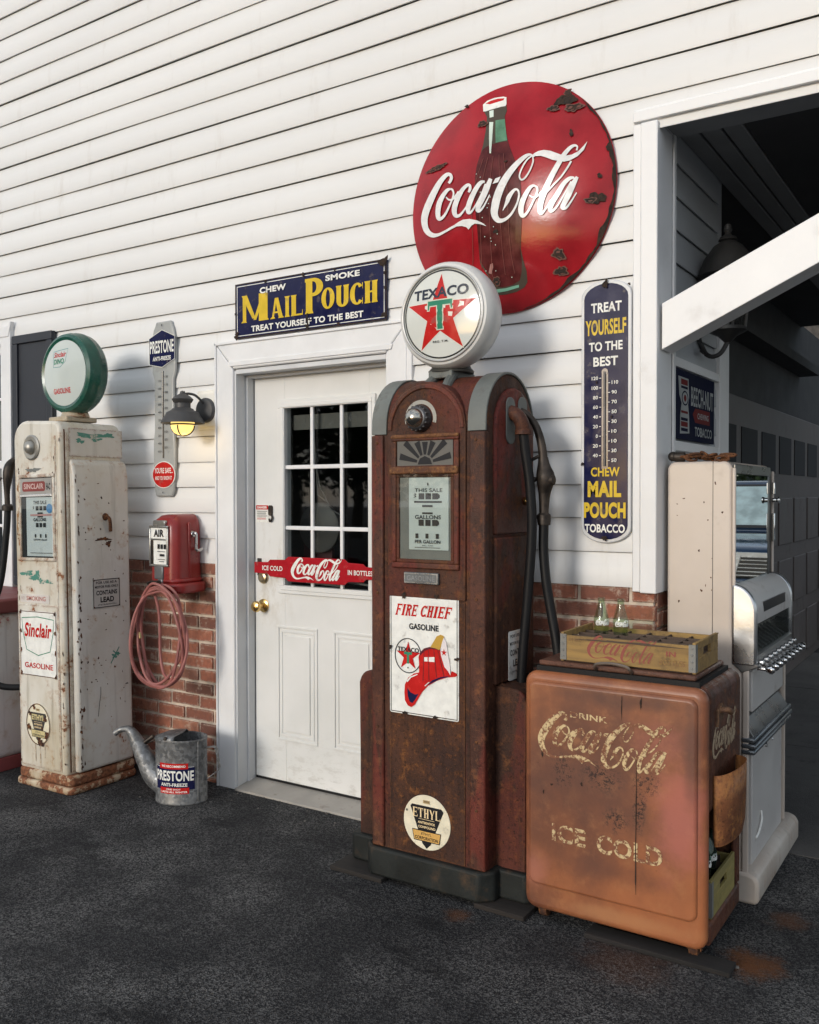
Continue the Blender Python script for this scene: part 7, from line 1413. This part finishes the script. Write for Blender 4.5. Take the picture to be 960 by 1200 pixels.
a.rect(-.103, .103, .078, .190, M['navy']); a.rect(-.101, .101, .186, .188, wt)
a.rect(-.075, .070, .178, .205, M['red']); a.text('WE RECOMMEND', -.062, .058, .186, .197, wt, .03)
a.text('PRESTONE', -.098, .098, .120, .170, wt, .03); a.text('ANTI-FREEZE', -.066, .066, .094, .110, wt, .03)
a.rect(-.070, .074, .058, .088, M['red']); a.text('ONE SHOT', -.035, .035, .076, .084, wt, .02); a.text('LASTS ALL WINTER', -.062, .066, .063, .072, wt, .03)
a.build('label', cb)

# ================================================================== lantern in the porch
ln_ = thing('wall_lantern', (-1.0, .6, 2.12), 'large unlit dark lantern on the shaded porch wall behind the white brace', 'lantern')
KM = pbr('dark_lantern_metal', (.03, .03, .03), .45, .4)
lx, ly = -.995, .60
o = MB(); o.rev([(0, 2.655), (.014, 2.645), (.018, 2.625), (.012, 2.612), (.016, 2.602), (.034, 2.592), (.040, 2.580), (.030, 2.575), (.060, 2.555), (.100, 2.50), (.118, 2.448), (.128, 2.430), (.120, 2.425), (0, 2.43)], (lx, ly, 0), 'z', 32, cap=False); build('lantern_cap', o, KM, ln_)
o = MB(); o.rev([(.092, 2.425), (.070, 2.22), (.060, 2.20)], (lx, ly, 0), 'z', 6); build('lantern_glass', o, thinglass('frosty_lantern_glass', (.5, .5, .48), .2), ln_)
o = MB()
for i in range(6): t = 2*pi*i/6; o.tube([(lx+.098*cos(t), ly+.098*sin(t), 2.43), (lx+.072*cos(t), ly+.072*sin(t), 2.205)], .006, 6)
o.rev([(.076, 2.21), (.08, 2.195), (.04, 2.175), (.015, 2.15), (0, 2.14)], (lx, ly, 0), 'z', 24, cap=False); build('lantern_frame', o, KM, ln_)
o = MB(); o.tube([(-1.12, ly, 2.20), (-1.10, ly-.01, 2.13), (-1.06, ly-.03, 2.09), (-1.02, ly-.02, 2.10), (lx, ly, 2.15)], .010, 8, smooth=5); o.tube([(-1.10, ly-.02, 2.12), (-1.07, ly-.07, 2.10), (-1.075, ly-.10, 2.13), (-1.09, ly-.085, 2.15)], .008, 8, smooth=5); o.rev([(.05, 0), (.045, .012), (0, .016)], (-1.124, ly, 2.22), 'x', 18); build('lantern_arm', o, KM, ln_)

# ================================================================== truck seen in the mirror
tk = thing('parked_truck', (.62, 8.2, 0), 'dark blue truck with a silver windshield shade, seen only in the vending machine mirror', 'truck')
BLU = pbr('dark_blue_car_paint', (.035, .065, .13), .15, var=.05, Coat_Weight=1.0)
ty = 6.0; tx_ = .62
o = MB(); hw_ = .90
o.prism([(ty+.02, .42), (ty+4.3, .42), (ty+4.35, .95), (ty+4.2, 1.05), (ty+1.30, 1.10), (ty+.30, 1.04), (ty+.02, .96)], fyz, tx_-hw_, tx_+hw_); tb = build('body', o, BLU, tk, bevel=.06, seg=3)
o = MB(); A = []
for y, z, h_ in ((ty+1.18, 1.08, .80), (ty+1.80, 1.66, .66), (ty+3.3, 1.68, .66), (ty+4.1, 1.06, .78)): A += [(tx_-h_, y, z), (tx_+h_, y, z)]
o.add(A+[(tx_-.8, ty+1.18, 1.0), (tx_+.8, ty+1.18, 1.0), (tx_-.78, ty+4.1, 1.0), (tx_+.78, ty+4.1, 1.0)], [(0, 1, 3, 2), (2, 3, 5, 4), (4, 5, 7, 6), (0, 2, 4, 6), (1, 7, 5, 3), (8, 0, 6, 10), (9, 11, 7, 1), (8, 9, 1, 0), (10, 6, 7, 11), (8, 10, 11, 9)])
build('cab', o, BLU, tk, bevel=.03, seg=2)
def slope_plane(u, v, h=0): t = (v-1.08)/.58; return (tx_+u*(.80-.14*t), ty+1.18+.62*t-.02-h, v+h)
a = Art(slope_plane, h0=.006, maxedge=.2); a.poly([(-.93, 1.12), (.93, 1.12), (.93, 1.61), (-.93, 1.61)], M['black']); a.poly([(-.88, 1.15), (.88, 1.15), (.88, 1.585), (-.88, 1.585)], pbr('crinkled_sunshade', (.50, .62, .62), .35, .4, var=.25, vs=6, bump=1.0, bs=9)); a.build('windshield', tk)
o = MB(); o.box(tx_-.62, tx_+.62, ty-.03, ty+.05, .66, .92); gr2 = build('grille', o, M['black'], tk, bevel=.02)
o = MB()
for k in range(5): o.box(tx_-.58, tx_+.58, ty-.042, ty-.028, .69+k*.038, .70+k*.038)
o.box(tx_-.64, tx_+.64, ty-.05, ty-.02, .875, .925); o.prism([(tx_-.10, .90), (tx_-.03, .66), (tx_+.03, .66), (tx_+.10, .90)], fnb, ty-.02, ty-.055); build('grille_bars', o, pbr('bright_grille_trim', (.62, .64, .66), .25, .3), gr2, bevel=.006)
for s_ in (-1, 1):
    o = MB(); o.box(tx_+s_*.76-.13, tx_+s_*.76+.13, ty-.03, ty+.08, .70, .90); build('headlight', o, flat('headlight_lens', (.7, .75, .78), .08), tk, bevel=.03)
o = MB(); o.box(tx_-.93, tx_+.93, ty-.10, ty+.10, .44, .63); build('bumper', o, M['chrome'], tk, bevel=.04, seg=3)
for s_ in (-1, 1):
    for yy in (ty+.75, ty+3.45):
        o = MB(); o.rev([(.20, -.10), (.34, -.10), (.36, -.07), (.36, .07), (.34, .10), (.20, .10)], (tx_+s_*.80, yy, .36), 'x', 28); w_ = build('wheel', o, M['rubber'], tk)
        o = MB(); o.rev([(.20, .085), (.17, .09), (.05, .07), (0, .07)] if s_ > 0 else [(.20, -.085), (.17, -.09), (.05, -.07), (0, -.07)], (tx_+s_*.80, yy, .36), 'x', 24, cap=False); build('rim', o, M['steel'], w_)

# ================================================================== trees across the lot (seen in the glass)
LEAF = []
for i, c_ in enumerate(((.026, .050, .014), (.034, .060, .017), (.020, .040, .012))):
    LEAF.append(pbr('leaf_green_%s' % ('mid', 'light', 'dark')[i], c_, .6))
BARK = pbr('grey_bark', (.10, .08, .06), .9, bump=.5)
def tree(x, y, h, seed, label, group):
    q = random.Random(seed); root = thing('leafy_tree', (x, y, 0), label, 'tree', group)
    o = MB(); limbs = []
    o.tube([(x, y, 0), (x+.1, y, h*.2), (x-.05, y+.1, h*.45), (x, y, h*.8)], lambda t: h*.028*(1-.85*t), 8, smooth=3)
    for k in range(8):
        z = h*q.uniform(.28, .6); a_ = q.uniform(0, 6.28); r = h*q.uniform(.16, .3); e = (x+r*cos(a_), y+r*sin(a_), z+h*q.uniform(.12, .25)); o.tube([(x, y, z), ((x+e[0])/2, (y+e[1])/2, z+h*.06), e], lambda t: h*.010*(1-.7*t), 6); limbs.append(e)
    build('trunk', o, BARK, root)
    o = MB()
    for k in range(110):
        a_ = q.uniform(0, 6.28); zz = q.uniform(.22, 1.0); R_ = h*.34*sqrt(max(.03, 1-((zz-.55)/.5)**2))*q.uniform(.45, 1.0)
        c = Vector((x+R_*cos(a_), y+R_*sin(a_), h*zz)); m_ = q.choice((0, 0, 1, 2))
        for j in range(46):
            d = Vector((q.gauss(0, 1), q.gauss(0, 1), q.gauss(0, .7)))*h*.045; p_ = c+d; s_ = h*.016*q.uniform(.7, 1.4)
            u = Vector((q.gauss(0, 1), q.gauss(0, 1), q.gauss(0, 1))).normalized(); v = u.orthogonal().normalized()
            o.add([p_-u*s_, p_+v*s_*.6, p_+u*s_, p_-v*s_*.6], [(0, 1, 2, 3)], m_)
    build('crown', o, LEAF, root, smooth=0, fix=False); return root
for i, (x, y, h) in enumerate(((-15, -19, 7.5), (-19, -22, 8.5), (-23.5, -24, 9), (-28, -23, 8), (-33, -26, 9.5), (-38, -25, 9), (-12.5, -24, 7))):
    tree(x, y, h, i, 'leafy green tree across the lot, mirrored dimly in the door and window glass', 'trees mirrored in the glass')
for i, (x, y, h) in enumerate(((-1.2, 16, 6.5), (1.6, 15, 6.0), (4.6, 17, 7))):
    tree(x, y, h, 20+i, 'leafy green tree behind the truck, mirrored in the vending machine mirror', 'trees mirrored behind the truck')
